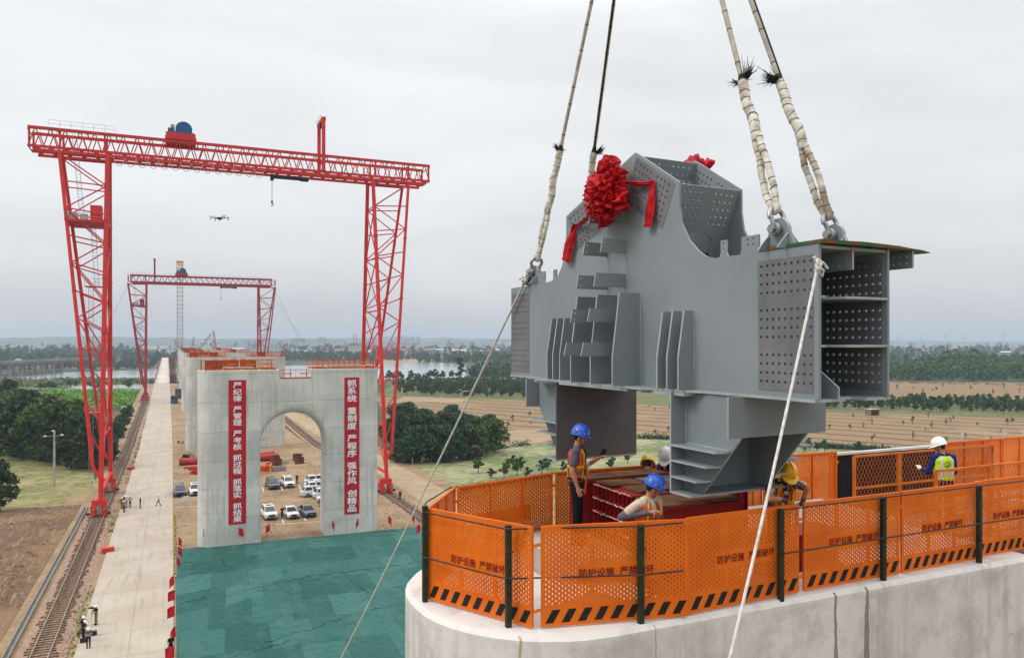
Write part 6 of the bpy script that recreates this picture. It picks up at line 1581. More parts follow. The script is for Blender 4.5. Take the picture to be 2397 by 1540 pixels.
# ------------------------------------------------------------------ parked cars
M['glass'] = simple('car_glass', '11161c', rough=.08, spec=.8); M['tyre'] = simple('tyre_rubber', '121212', rough=.9); M['rim'] = simple('alloy_rim', '8a8d90', rough=.35, metal=.7)
M['lamp'] = simple('lamp_glass', 'b9c0c6', rough=.15, spec=.8); M['tail'] = simple('tail_lamp_red', '7a1012', rough=.2); M['plate_g'] = simple('green_plate', '3f9d62'); M['plate_b'] = simple('blue_plate', '1d3f9c'); M['grille'] = simple('dark_grille', '17181a', rough=.4)
PAINT = {'white': simple('white_car_paint', 'd2d2d0', None, rough=.2, spec=.5), 'grey': simple('grey_car_paint', '4a4d54', None, rough=.22, spec=.6), 'silver': simple('slate_car_paint', '585e6a', None, rough=.2, spec=.6), 'dark': simple('dark_car_paint', '16181b', None, rough=.2, spec=.6)}
def car(kind, paint, label, loc, rz, group, plate='plate_g'):
    t = thing('parked_car', label, 'car', loc, group, own=False); t.rotation_euler = (0, 0, rz)
    Lc, Wc, Hc = {'suv': (4.75, 1.92, 1.72), 'sedan': (4.75, 1.85, 1.47), 'mpv': (5.1, 1.9, 1.75)}[kind]
    P = PAINT[paint]; h = Wc / 2; gz = .2
    belt = {'suv': 1.08, 'sedan': .95, 'mpv': 1.05}[kind]; hood = {'suv': 1.05, 'sedan': .88, 'mpv': 1.0}[kind]
    # front towards -Y. cross-sections of the lower body
    st = [(-Lc / 2, .62, .50, .80), (-Lc / 2 + .10, .90, .30, hood - .18), (-Lc / 2 + .5, .97, gz, hood - .05), (-Lc / 2 + 1.25, 1.0, gz, hood), (0, 1.0, gz, belt), (Lc / 2 - .9, 1.0, gz, belt), (Lc / 2 - .12, .95, .28, belt - .05), (Lc / 2, .80, .45, belt - .15)]
    b = MB(); vs = []
    for y, f, z0, z1 in st:
        w_ = h * f
        vs += [(-w_ * .88, y, z0), (-w_, y, z0 + .18), (-w_, y, (z0 + z1) / 2), (-w_ * .95, y, z1 - .06), (-w_ * .84, y, z1), (w_ * .84, y, z1), (w_ * .95, y, z1 - .06), (w_, y, (z0 + z1) / 2), (w_, y, z0 + .18), (w_ * .88, y, z0)]
    k = 10; n = len(st)
    b.add(vs, [(i * k + j, i * k + (j + 1) % k, (i + 1) * k + (j + 1) % k, (i + 1) * k + j) for i in range(n - 1) for j in range(k)] + [tuple(range(k - 1, -1, -1)), tuple((n - 1) * k + j for j in range(k))])
    b.build('body', P, t, smooth=40)
    yf, yr = -Lc / 2 + (1.25 if kind != 'mpv' else .95), {'suv': Lc / 2 - .25, 'sedan': Lc / 2 - .75, 'mpv': Lc / 2 - .2}[kind]
    yf2, yr2 = yf + {'suv': .75, 'sedan': .95, 'mpv': .9}[kind], yr - {'suv': .35, 'sedan': .75, 'mpv': .2}[kind]
    lo = h * .86; up = h * .68; zt = Hc
    c = MB().add([(-lo, yf, belt - .06), (lo, yf, belt - .06), (lo, yr, belt - .04), (-lo, yr, belt - .04), (-up, yf2, zt - .04), (up, yf2, zt - .04), (up, yr2, zt - .03), (-up, yr2, zt - .03), (-up * .85, yf2 + .15, zt), (up * .85, yf2 + .15, zt), (up * .85, yr2 - .1, zt), (-up * .85, yr2 - .1, zt)],
                 [(0, 1, 5, 4), (1, 2, 6, 5), (2, 3, 7, 6), (3, 0, 4, 7), (4, 5, 9, 8), (5, 6, 10, 9), (6, 7, 11, 10), (7, 4, 8, 11), (8, 9, 10, 11)])
    c.build('cabin', P, t, smooth=25)
    def pane(a, b_, c_, d, nm, e=.012):
        q = [Vector(x) for x in (a, b_, c_, d)]; m_ = sum(q, Vector()) / 4; nn = (q[1] - q[0]).cross(q[3] - q[0]).normalized()
        q = [m_ + (x - m_) * .88 + nn * e for x in q]; MB().add(q, [(0, 1, 2, 3)]).build(nm, M['glass'], t)
    pane((-lo, yf, belt - .03), (lo, yf, belt - .03), (up, yf2, zt - .04), (-up, yf2, zt - .04), 'windscreen')
    pane((lo, yr, belt - .02), (-lo, yr, belt - .02), (-up, yr2, zt - .03), (up, yr2, zt - .03), 'rear_window')
    for s_ in (-1, 1):
        ym, ym2 = (yf + yr) / 2, (yf2 + yr2) / 2
        for (a, a2, c_, c2) in ((yf + .1, yf2 + .05, ym, ym2), (ym + .06, ym2 + .06, yr - .1, yr2 - .05)):
            q = [(s_ * lo, a, belt), (s_ * lo, c_, belt), (s_ * up, c2, zt - .05), (s_ * up, a2, zt - .05)]
            if s_ < 0: q = [q[1], q[0], q[3], q[2]]
            pane(*q, 'side_window')
        MB().ell((s_ * (h + .08), yf + .35, belt + .06), (.11, .09, .08), 8, 6).build('wing_mirror', P, t, smooth=60)
        for y in (-Lc / 2 + .92, Lc / 2 - .95):
            w_ = MB().lathe([(.2, -.1), (.33, -.11), (.345, -.06), (.345, .06), (.33, .11), (.2, .1)], 18, Matrix.Rotation(pi / 2, 3, 'Y'), (s_ * (h - .08), y, .345)); wo = w_.build('wheel', M['tyre'], t, smooth=40)
            MB().lathe([(.02, -.03), (.21, -.03), (.22, .0), (.02, .02)] if s_ > 0 else [(.02, -.02), (.22, .0), (.21, .03), (.02, .03)], 14, Matrix.Rotation(pi / 2, 3, 'Y'), (s_ * (h + .025), y, .345)).build('rim', M['rim'], wo)
        MB().add([(s_ * h * .5, -Lc / 2 + .03, hood - .32), (s_ * h * .93, -Lc / 2 + .22, hood - .28), (s_ * h * .92, -Lc / 2 + .22, hood - .16), (s_ * h * .5, -Lc / 2 + .06, hood - .2)], [(0, 1, 2, 3)] if s_ > 0 else [(3, 2, 1, 0)]).build('headlight', M['lamp'], t)
        MB().bx(s_ * h * .62, s_ * h * .93, Lc / 2 - .08, Lc / 2 + .0, belt - .32, belt - .16).build('tail_light', M['tail'], t)
    MB().bx(-h * .48, h * .48, -Lc / 2 - .015, -Lc / 2 + .06, .56, hood - .2 if kind == 'suv' else .74).build('grille', M['grille'], t)
    MB().bx(-h * .7, h * .7, -Lc / 2 - .0, -Lc / 2 + .12, .34, .46).build('bumper_intake', M['grille'], t)
    MB().bx(-.23, .23, -Lc / 2 - .03, -Lc / 2 - .016, .46, .58).build('number_plate', M[plate], t)
    if kind == 'suv': MB().add([(-up * .6, yf2 + .3, zt + .006), (up * .6, yf2 + .3, zt + .006), (up * .6, yf2 + 1.1, zt + .006), (-up * .6, yf2 + 1.1, zt + .006)], [(0, 1, 2, 3)]).build('sunroof', M['glass'], t)
    return t
g_ = 'cars parked on the bare ground by the piers'
def parkc(px, py, kind, paint, label, rz, plate='plate_g'):
    x, y, _ = G(*Z4(px, py), .03); a = Matrix.Rotation(rz, 3, 'Z') @ Vector((0, 2.3, 0)); car(kind, paint, label, (x + a.x, y + a.y, .03), rz, g_, plate)
parkc(668, 1285, 'suv', 'white', 'white off-road car with a sunroof, leftmost in the front row under the arch', .05); parkc(815, 1278, 'sedan', 'white', 'white saloon car in the middle of the front row under the arch', .08, 'plate_b'); parkc(930, 1268, 'sedan', 'silver', 'slate grey saloon car with a dark roof, in the front row under the arch', .12)
parkc(688, 1082, 'mpv', 'grey', 'grey people carrier in the rear row seen through the arch', .05, 'plate_b'); parkc(790, 1072, 'suv', 'white', 'white off-road car beside the grey people carrier in the rear row', .06)
wl = ['white car at the far end of the side row, seen through the arch', 'second white car from the far end of the side row', 'white car in the middle of the side row, behind the one with visible wheel', 'white off-road car with its front wheel showing, in the side row', 'white saloon nose just right of the arch edge', 'white car nearest but one in the side row']
for i, (px, py) in enumerate([(885, 1052), (885, 1075), (885, 1098), (858, 1130), (940, 1142), (968, 1168)]):
    x, y, _ = G(*Z4(px, py), .03); car(['suv', 'sedan'][i % 2 if i != 3 else 0], 'white', wl[i], (x + 2.4, y + .3, .03), pi / 2 * -1 + .12 + pi, g_)
x, y, _ = G(*Z4(978, 1190), .03); car('sedan', 'dark', 'black car nose at the near end of the side row', (x + 2.4, y + .3, .03), pi / 2 + .12, g_)
parkc(62, 1130, 'mpv', 'grey', 'grey people carrier parked beside the concrete road', .03, 'plate_b'); parkc(165, 1125, 'suv', 'white', 'white car half hidden by the left leg of the arched pier', .03, 'plate_b')
x, y, _ = G(590, 1036); car('suv', 'dark', 'dark car parked beside the second pier', (3.6, 176, .03), .5, g_)
# white bay lines on the ground
b = MB()
for a, c in [((600, 1318), (1020, 1290)), ((735, 1278), (748, 1305)), ((878, 1262), (893, 1288)), ((1000, 1230), (1018, 1250)), ((605, 1065), (614, 1095)), ((728, 1062), (740, 1088)), ((846, 1050), (858, 1078)), ((846, 1050), (872, 1048)), ((22, 1196), (185, 1192))]:
    p, q = G(*Z4(*a)), G(*Z4(*c)); d = (Vector(q) - Vector(p)).normalized(); s_ = Vector((-d.y, d.x, 0)) * .09
    b.add([(v.x, v.y, .032) for v in (Vector(p) + s_, Vector(p) - s_, Vector(q) - s_, Vector(q) + s_)], [(0, 1, 2, 3)])
struct(b.build('bay_markings', M['white']))
# red flags round the netting and along the road
M['flag'] = simple('flag_red', 'c3161f', 'a8121b', 2, .7)
ftx = MB()
for i, ch in enumerate('中铁大桥局'):
    vs, fs = text_mesh(ch, .15, .003); ftx.add([(.28 + v[0], -.0, -.16 - i * .175 + v[1]) for v in vs], fs)
def flag(px, py, label, yaw, droop, z=.1, at=None):
    x, y, _ = at or G(px, py, z); t = thing('red_flag', label, 'flag', (x, y, z), 'red flags round the netting', own=False)
    MB().tube([(0, 0, 0), (0, 0, 2.75)], .02, 6).build('pole', M['white'], t)
    c, s_ = cos(yaw), sin(yaw)
    def mp_(u, v):      # u 0..1 along fly, v -1.15..0
        uu = u * (1 - .55 * droop); w_ = .10 * sin(u * 7 + v * 2 + px) * (u + .2)
        return Vector((uu * .85 * c - w_ * s_, uu * .85 * s_ + w_ * c, 2.68 + v - droop * .75 * u * u - .1 * u))
    b = MB(); vs = [mp_(i / 10, -1.15 * j / 8) for j in range(9) for i in range(11)]
    b.add(vs, [(j * 11 + i, j * 11 + i + 1, (j + 1) * 11 + i + 1, (j + 1) * 11 + i) for j in range(8) for i in range(10)]); fo = b.build('cloth', M['flag'], t, smooth=60)
    o = Vector((s_, -c, 0)) * .012
    t.scale = (.82, .82, .82)
    for sg in (1, -1): MB().add([mp_(v[0] / .85 if sg > 0 else v[0] / .85, v[1]) + o * sg for v in ftx.v], ftx.f).build('lettering', M['white_letter'], fo)
    return t
Zf = Z(540, 1680, 220 / 772)
fl = [(78, 1535, pi, .1, 'lowest red flag along the road, in front of a hidden person'), (92, 1285, pi, .75, 'drooping red flag, second from the bottom of the road side row'), (82, 1040, pi, .2, 'wide open red flag in the middle of the road side row'), (86, 845, pi, .15, 'wide open red flag with clear white lettering on the road side'), (76, 665, pi, .6, 'half furled red flag above the two open ones'), (96, 470, .3, .8, 'furled red flag at the upper end of the netting edge'), (112, 350, .2, .5, 'red flag blowing right at the netting corner'), (118, 235, .4, .6, 'red flag farthest up the roadside row')]
for px, py, yw, dr, lb in fl:
    X_, Y_ = Zf(px, py); flag(X_, Y_ + (38 if py > 600 else 30), lb, yw, dr)
for (px, py), yw, dr, lb in [(Z4(215, 1462), .1, .85, 'furled red flag before the outer edge of the left pier leg'), (Z4(448, 1448), .2, .35, 'red flag before the left leg under the banner'), (Z4(657, 1420), pi, .4, 'red flag in the arch opening'), (Z4(1066, 1392), .4, .9, 'furled red flag before the right leg, on its left'), (Z4(1243, 1378), pi, .9, 'furled red flag before the right leg under its banner'), (Z4(1437, 1362), 0, .6, 'red flag right of the arched pier'), (Z4(1597, 1350), .4, .8, 'red flag near the track, beside the white tag line'), (Z4(1652, 1420), pi, .4, 'red flag just left of the orange fence')]:
    flag(px, py, lb, yw, dr)
# yellow and black delineators along the road edge
M['cone_y'] = simple('delineator_yellow', 'c7b51c')
t = thing('traffic_cone', 'x', 'traffic cone', own=False)
MB().bx(-.2, .2, -.2, .2, 0, .05).build('base', M['black'], t); MB().lathe([(.15, .05), (.035, .75), (.03, .78)], 10).build('cone_body', M['cone_y'], t, smooth=50); MB().lathe([(.125, .22), (.105, .34)], 10).lathe([(.085, .46), (.067, .57)], 10).build('stripe', M['black'], t)
cl = 'yellow and black traffic cone, one of the line along the right road edge'
cys = [88.5, 92, 95.2, 98.5, 102, 105.2, 108.4, 111.5, 114.5, 117.6, 120.6, 139, 142]
for i, y in enumerate(cys):
    if i == 0: t.location = (.3, y, .04); t['label'] = cl; t['group'] = 'yellow and black cones along the road'
    else: dup(t, (.32 + .05 * (i % 3), y, .04), 0, cl, 'yellow and black cones along the road')
# small signboard, box by the track, red pipes and steel, drone, lamp pole
x, y, _ = G(*Z4(102, 1195)); t = thing('notice_board', 'small white notice board on a stand beside the road', 'sign', (x, y, 0)); b = MB(); b.tube([(x, y, 0), (x, y, 1.0)], .03, 6); b.build('post', M['grey'], t); MB().bx(x - .55, x + .55, y - .04, y - .01, .9, 1.7).build('board', M['white'], t)
Z3 = Z(0, 1000, 700 / 1540)
for (px, py), lb in [(Z3(927, 1128), 'red box beside the crane track at the road edge'), ((252, 1293), 'small red box lying beside the track below the crane')]:
    x, y, _ = G(px, py); b = MB().box((x, y, .3), (1.3, .7, .5), Matrix.Rotation(.3, 3, 'Z')); b.box((x, y, .58), (1.4, .78, .07), Matrix.Rotation(.3, 3, 'Z')); tag(b.build('tool_box', M['red']), lb, 'box', 'red boxes by the track')
M['pipe'] = simple('red_steel_pipe', 'b32a20', '8f2019', .8, .5)
def pipe(px, py, ln, r_, ang, lb, z=0):
    x, y, _ = G(*Z4(px, py)); d = Vector((cos(ang), sin(ang), 0)) * ln / 2; c = Vector((x, y, r_ + z)); b = MB(); b.tube([c - d, c + d], r_, 16); b.tube([c - d, c - d * .97], r_ * 1.08, 16); b.tube([c + d * .97, c + d], r_ * 1.08, 16); tag(b.build('steel_pipe', M['pipe'], smooth=40), lb, 'pipe', 'red steel pipes between the piers')
pipe(150, 915, 5.5, .75, .1, 'thick red steel pipe lying left of the arched pier'); pipe(625, 892, 5.5, .75, .15, 'thick red steel pipe seen through the arch'); pipe(610, 862, 5, .5, .15, 'thinner red steel pipe behind the thick one in the arch')
for (px, py), lb, k in [(Z4(172, 975), 'stack of red steel frames left of the arched pier', 0), (Z4(45, 550), 'red steel frame beside the second pier', 1), (Z4(640, 955), 'red gusseted steel piece in front of the pipes', 2)]:
    x, y, _ = G(px, py); b = MB(); rr = random.Random(k)
    for i in range(6 if k < 2 else 3):
        z = .3 + .45 * (i // 2); b.box((x + rr.gauss(0, .5), y + rr.gauss(0, .6), z), (2.6, .3, .4), Matrix.Rotation(rr.gauss(0, .25), 3, 'Z')); b.box((x + rr.gauss(0, .4), y + rr.gauss(0, .6), z), (.35, 2.2, .4), Matrix.Rotation(rr.gauss(0, .2), 3, 'Z'))
    if k == 2: b.prism([(-1.2, 0), (1.2, 0), (.4, 1.7), (-.1, 1.7)], -.7, .7, lambda u, v, w_: (x + u, y + w_, v))
    tag(b.build('steel_stack', M['red']), lb, 'steel parts')
for (px, py), lb in [(Z4(690, 898), 'rusty steel ring left of the bars, seen through the arch'), (Z4(702, 920), 'rusty steel ring nearest the bars, seen through the arch'), (Z4(838, 886), 'rear rusty steel ring at the right of the arch opening'), (Z4(850, 908), 'front rusty steel ring at the right of the arch opening')]:
    x, y, _ = G(px, py); tag(MB().lathe([(1.0, 0), (1.0, 1.3), (.94, 1.3), (.94, 0), (1.0, 0)], 20, None, (x, y, .02)).build('steel_ring', simple('rusty_ring', '6d3a26', '512a1d', 1.5, .8), smooth=40), lb, 'steel ring', 'rusty steel rings')
x, y, _ = G(*Z4(716, 958)); b = MB().bx(x - 1.3, x + 1.3, y - .5, y + .5, .02, .1); [b.bx(x + a, x + a + .06, y - .5, y + .5, .1, .85) for a in (-1.3, 1.24)]; [b.bx(x - 1.3, x + 1.3, y + a, y + a + .06, .1, .85) for a in (-.5, .44)]; tag(b.build('steel_trough', M['grey']), 'dark grey steel trough on the bare ground behind the cars', 'trough')
x, y, _ = G(*Z4(620, 972)); b = MB()
for z in (.1, 1.5):
    for a in (-1, 1): b.bar((x - 1.1, y + a * .8, z), (x + 1.1, y + a * .8, z), .12, .12); b.bar((x + a * 1.1, y - .8, z), (x + a * 1.1, y + .8, z), .12, .12)
for a in (-1, 1):
    for c in (-1, 1): b.bar((x + a * 1.1, y + c * .8, .1), (x + a * 1.1, y + c * .8, 1.5), .12, .12)
tag(b.build('yellow_frame', M['yellow']), 'yellow steel cage at the left edge of the arch opening', 'cage')
x, y, _ = G(*Z4(750, 905)); b = MB()
for i in range(6): b.tube([(x - .6 + i * .25, y - 1.5, .1 + .04 * (i % 2)), (x - .4 + i * .25, y + 1.6, .3)], .06, 6)
tag(b.build('steel_bars', M['sleeper']), 'bundle of rusty bars lying between the steel rings', 'bars')
x, y, _ = G(*Z3(1280, 945)); t = thing('motor_scooter', 'dark motor scooter parked beside the second pier', 'scooter', (x, y, 0)); b = MB()
for a in (-.6, .6): MB().lathe([(.12, -.05), (.26, -.05), (.26, .05), (.12, .05)], 14, Matrix.Rotation(pi / 2, 3, 'X'), (x + a, y, .26)).build('wheel', M['tyre'], t)
b.tube([(x - .6, y, .3), (x - .5, y, .65), (x - .1, y, .7)], .12, 8); b.bx(x - .15, x + .4, y - .12, y + .12, .25, .35); b.tube([(x + .55, y, .3), (x + .4, y, .75), (x + .35, y, 1.05)], .06, 6); b.tube([(x + .35, y - .3, 1.05), (x + .35, y + .3, 1.05)], .025, 6); b.box((x - .45, y, .78), (.6, .28, .12)); b.box((x + .48, y, .65), (.08, .4, .6)); b.build('body', M['black'], t)
# trucks and dark boxes along the road by the far piers
for i, (px, py, m_, lb) in enumerate([(413, 905, 'red', 'red lorry beyond the fourth pier, beside the road'), (408, 944, 'blue', 'blue lorry beside the third pier'), (418, 935, 'black', 'dark container standing behind the blue lorry')]):
    x, y, gz0 = G(px, py, 2.4); t = thing('lorry' if i < 2 else 'container', lb, 'lorry' if i < 2 else 'container', (x, y, gz0))
    _k0 = set(bpy.data.objects.keys())
    if i < 2:
        MB().bx(x - 1.2, x + 1.2, y - 1.2, y + 1, .7, 3.0).build('cab', M[m_], t); MB().bx(x - 1.0, x + 1.0, y - 1.22, y - 1.205, 1.8, 2.7).build('windscreen', M['glass'], t); MB().bx(x - 1.25, x + 1.25, y + 1.2, y + 7, 1.0, 2.6).build('load_bed', M[m_], t)
        for a in (-1.05, 1.05):
            for q in (0, 4.5, 5.8): MB().lathe([(.1, -.15), (.5, -.15), (.5, .15), (.1, .15)], 14, Matrix.Rotation(pi / 2, 3, 'Y'), (x + a, y + q, .5)).build('wheel', M['tyre'], t)
    else:
        b = MB().bx(x - 1.3, x + 1.3, y, y + 6, .1, 4.2)
        b.build('box', M['black'], t); b = MB()
        for q in range(5): b.bx(x - 1.3 + q * .6, x - 1.15 + q * .6, y - .03, y, .1, 4.2)
        b.build('corner_rib', M['grey'], t)
    for c_ in t.children: c_.location.z += gz0
# concrete lamp pole in the crop field
x, y, _ = G(127, 1139); hh = (1139 - 1010) / FPX * (Vector((x, y, 0)).dot(Vector((SY, CYW, 0))))
t = thing('lamp_pole', 'grey concrete lamp pole with three white lamps in the crop field', 'lamp pole', (x, y, 0)); MB().tube([(x, y, 0), (x, y, hh)], [.22, .15], 10).build('pole', M['deck'], t, smooth=50)
MB().tube([(x - 1.4, y, hh - .8), (x + 1.5, y, hh - .75)], .06, 6).build('cross_arm', M['grey'], t)
for q, z in ((-1.4, hh - .75), (1.2, hh - .65), (-.15, hh + .1)): MB().ell((x + q, y, z), (.28, .2, .14), 10, 6).build('lamp', M['white'], t, smooth=60)
x, y, _ = G(222, 1570 / 1540 * 1118); b = MB().tube([(x, y, 0), (x - .1, y, 1.2)], .12, 6); b.tube([(x - .1, y, 1.2), (x - .1, y, 1.25)], .14, 6); tag(b.build('marker_post', M['white']), 'short white marker post beside the trench in the crop field', 'post')
# drone
dc = Vector(AD(514, 511, 60)); k = .55; t = thing('drone', 'small grey four-rotor drone hovering left of the near gantry crane leg', 'drone', dc)
cr = Vector((CYW, -SY, 0)); cf = Vector((SY, CYW, 0)); b = MB(); b.ell(dc, (.30 * k * 1.6, .16, .09), 12, 8); b.box(dc - V3(0, 0, .1), (.16, .16, .1)); b.build('body', M['black'], t, smooth=60)
for a, f_ in ((-1, -1), (1, -1), (-1, 1), (1, 1)):
    e = dc + cr * a * .52 + cf * f_ * .42 + V3(0, 0, .06 + .03 * a); ar = MB().tube([dc, e], .025, 6).build('arm', M['black'], t)
    MB().tube([e - V3(0, 0, .2), e + V3(0, 0, .05)], .03, 6).build('motor', M['black'], t); MB().bar(e + V3(0, 0, .06) - cr * .24, e + V3(0, 0, .06) + cr * .24 + cf * .05, .04, .012).build('rotor_blade', M['black'], t)
# ------------------------------------------------------------------ trees and plants
def leaf_mat(name, a, b, c):
    n = NT(name); P = n.co(); g_ = n.n('ShaderNodeNewGeometry'); f = n.noise(P, .5, 3)
    col = n.mix(g_.outputs['Random Per Island'], lin(a), lin(b)); col = n.mix(n.rng(f, .45, .65), col, lin(c))
    m_ = n.fin(col, .7, spec=.2)
    return m_
LF = {'dark': leaf_mat('dark_foliage', '203219', '43592f', '314824'), 'mid': leaf_mat('mid_foliage', '344b22', '5c7838', '344c24'), 'bright': leaf_mat('bright_foliage', '5f8f2f', '7ca63c', '4f7c2a'), 'blue': leaf_mat('bluish_foliage', '1f3825', '3f5e42', '29442e'), 'olive': leaf_mat('olive_foliage', '5d6b3c', '73804a', '4c5c33'), 'far': leaf_mat('far_foliage', '3a4e35', '4c6042', '45593b')}
BARK = simple('bark', '4b4035', '5e5144', 4, .95)
def leaf(b, c, sz, rr, up=.5):
    n_ = Vector((rr.gauss(0, 1), rr.gauss(0, 1), rr.gauss(0, 1) + up)).normalized(); x = n_.orthogonal().normalized(); y = n_.cross(x); a = rr.random() * 6.28
    x, y = x * cos(a) + y * sin(a), y * cos(a) - x * sin(a); s_ = sz * (.6 + .8 * rr.random())
    b.add([c - x * s_ - y * s_ * .35, c - x * s_ * .1 + y * s_ * .6, c + x * s_ + y * s_ * .3 - n_ * s_ * .25, c + x * s_ * .05 - y * s_ * .65], [(0, 1, 2, 3)])
def crown(b, o, H, R_, z0, ncl, nl, sz, rr, shape='round'):
    cl = []
    for i in range(ncl):
        t = (i + rr.random()) / ncl; z = z0 + (H - z0) * (.06 + .86 * t)
        if shape == 'round': w_ = R_ * (sin(pi * min(1, .16 + .84 * t)) ** .65)
        elif shape == 'col': w_ = R_ * min(1, 3.5 * (1 - t) + .15) * .9
        else: w_ = R_ * (1 - .72 * t)
        a = rr.random() * 6.28; q = w_ * sqrt(rr.random()) * .78; k = R_ * (.22 + .20 * rr.random()) * (1 if shape == 'round' else .75)
        cl.append((Vector((o[0] + q * cos(a), o[1] + q * sin(a), o[2] + z)), k))
    for c, k in cl:
        for j in range(nl // ncl):
            d = Vector((rr.gauss(0, 1), rr.gauss(0, 1), rr.gauss(.25, .8))).normalized(); r_ = k * (.55 + .5 * rr.random() ** .6)
            leaf(b, c + Vector((d.x * r_ * 1.2, d.y * r_ * 1.2, d.z * r_ * .7)), sz, rr)
    return cl
def tree(name, label, mat, H, R_, z0, ncl, nl, sz, seed, shape='round', cat='tree', group=None):
    rr = random.Random(seed); t = thing(name, label, cat, own=False, group=group)
    c = MB(); cl = crown(c, (0, 0, 0), H, R_, z0, ncl, nl, sz, rr, shape); c.build('crown', LF[mat], t)
    b = MB(); b.tube([(0, 0, -.2), (.05 * R_, 0, H * .25), (-.03 * R_, .04 * R_, H * .55), (0, 0, H * .85)], [H * .022 + .03, H * .017 + .02, H * .010 + .01, .015], 7)
    for q, k in cl[::max(1, len(cl) // 7)]:
        z = min(q.z * .6, H * .6); b.tube([(0, 0, z), q * .5 + Vector((0, 0, z * .5)), q], [H * .007 + .01, H * .005 + .008, .008], 5)
    b.build('trunk', BARK, t)
    return t
class Kind:
    def __init__(s, *protos): s.p = list(protos); s.used = [False] * len(protos)
    def put(s, i, loc, label, group, sc=1.0, rz=0.0):
        i %= len(s.p)
        if not s.used[i]:
            s.used[i] = True; o = s.p[i]; o.location = loc; o.rotation_euler = (0, 0, rz); o.scale = (sc,) * 3; o['label'] = label; o['group'] = group; return o
        return dup(s.p[i], loc, rz, label, group, sc)
rt_ = random.Random(31)
big = Kind(tree('leafy_tree', 'x', 'dark', 15, 5.2, 1.2, 34, 4000, .42, 1), tree('leafy_tree', 'x', 'mid', 14, 5.6, 1.0, 24, 3600, .42, 2), tree('leafy_tree', 'x', 'dark', 13, 4.8, .6, 24, 3400, .40, 3), tree('leafy_tree', 'x', 'olive', 14.5, 5.0, 1.0, 24, 3400, .42, 4))
gl_ = 'trees of the grove left of the crane track'
LB = [(12, 1066, 2, 0.95), (48, 1074, 0, 0.98), (92, 1080, 1, 0.9), (136, 1087, 0, 0.86), (180, 1095, 2, 0.84), (212, 1099, 0, 0.74), (24, 1040, 3, 0.9), (72, 1045, 0, 0.95), (118, 1050, 3, 0.95), (160, 1055, 1, 0.86), (200, 1062, 2, 0.74), (-25, 1025, 0, 0.86), (44, 1010, 1, 0.9), (98, 1012, 2, 0.86), (140, 1016, 3, 0.82), (180, 1022, 0, 0.7), (-20, 985, 2, 0.94), (20, 975, 0, 0.9)]
for i, (px, py, k, sc) in enumerate(LB):
    row = 'front' if i < 6 else ('second' if i < 11 else 'rear')
    big.put(k, G(px, py), {0: 'dense dark tree in the %s row of the left grove', 1: 'mid green spreading tree in the %s row of the left grove', 2: 'low dark bushy tree in the %s row of the left grove', 3: 'olive green tall tree in the %s row of the left grove'}[k] % row, gl_, sc, rt_.random() * 6)
big.put(2, G(-14, 1200), 'dark green tree cut by the left edge of the view, in the crop field', gl_, .62, 1.0)
shr = Kind(tree('green_shrub', 'x', 'blue', 4.2, 2.6, .1, 14, 1100, .26, 11), tree('green_shrub', 'x', 'dark', 3.6, 2.4, .1, 14, 1000, .25, 12))
for i, (px, py) in enumerate([(228, 1090), (240, 1076), (250, 1062), (262, 1046), (270, 1030), (280, 1014), (288, 1000), (296, 985), (302, 972), (246, 1080), (256, 1050), (276, 1022)]):
    shr.put(i, G(px, py), 'low dense shrub beside the crane track, at the foot of the left grove', 'shrubs between the grove and the crane track', .8 + .5 * rt_.random(), rt_.random() * 6)
bsh = Kind(tree('bright_shrub', 'x', 'bright', 3.6, 3.2, .0, 14, 1200, .26, 13))
for px, py in [(-8, 1062), (12, 1060), (30, 1063), (48, 1068), (0, 1050), (22, 1048)]: bsh.put(0, G(px, py), 'bright green shrub at the left edge of the crop field', 'bright shrubs left of the grove', .8 + .3 * rt_.random(), rt_.random() * 6)
b = MB(); rr = random.Random(77)
for i in range(420):
    f = rr.random(); px = 110 + 230 * f; py = 914 + 36 * rr.random() ** .8
    p = Vector(G(px, py))
    for j in range(26): leaf(b, p + Vector((rr.gauss(0, 2.2), rr.gauss(0, 3), abs(rr.gauss(.5, .6)))), .55, rr)
tag(b.build('ground_cover', LF['bright']), 'bright green low ground cover between the grove and the river', 'ground cover', kind='stuff')
b = MB()
for i in range(900):
    px = -60 + 410 * rr.random(); py = 889 + (10 + (8 if px < 150 else 0)) * rr.random(); p = Vector(G(px, py))
    for j in range(5): leaf(b, p + Vector((rr.gauss(0, 3), rr.gauss(0, 2), abs(rr.gauss(.7, .6)))), .8, rr)
tag(b.build('reeds', LF['olive']), 'dull green reeds on the island between the two river channels', 'reeds', kind='stuff')
clump = Kind(tree('bushy_tree', 'x', 'blue', 9.5, 4.8, .2, 24, 3400, .34, 21), tree('bushy_tree', 'x', 'dark', 8.5, 4.6, .1, 22, 3200, .34, 22), tree('bushy_tree', 'x', 'mid', 9.0, 4.2, .3, 22, 3000, .33, 23))
CB = [(938, 1082, 1, .7), (972, 1082, 0, .85), (1012, 1081, 1, .95), (1052, 1078, 0, .95), (1092, 1073, 1, .9), (1126, 1066, 2, .92), (1156, 1058, 2, .85), (928, 1050, 0, .85), (962, 1046, 1, 1.0), (1000, 1046, 0, 1.05), (1040, 1045, 1, 1.05), (1080, 1042, 0, 1.0), (1116, 1038, 2, .95), (1150, 1034, 0, .85), (926, 1018, 1, .95), (958, 1014, 0, 1.0), (992, 1012, 1, .9), (1062, 1016, 0, .9), (1100, 1016, 1, .8)]
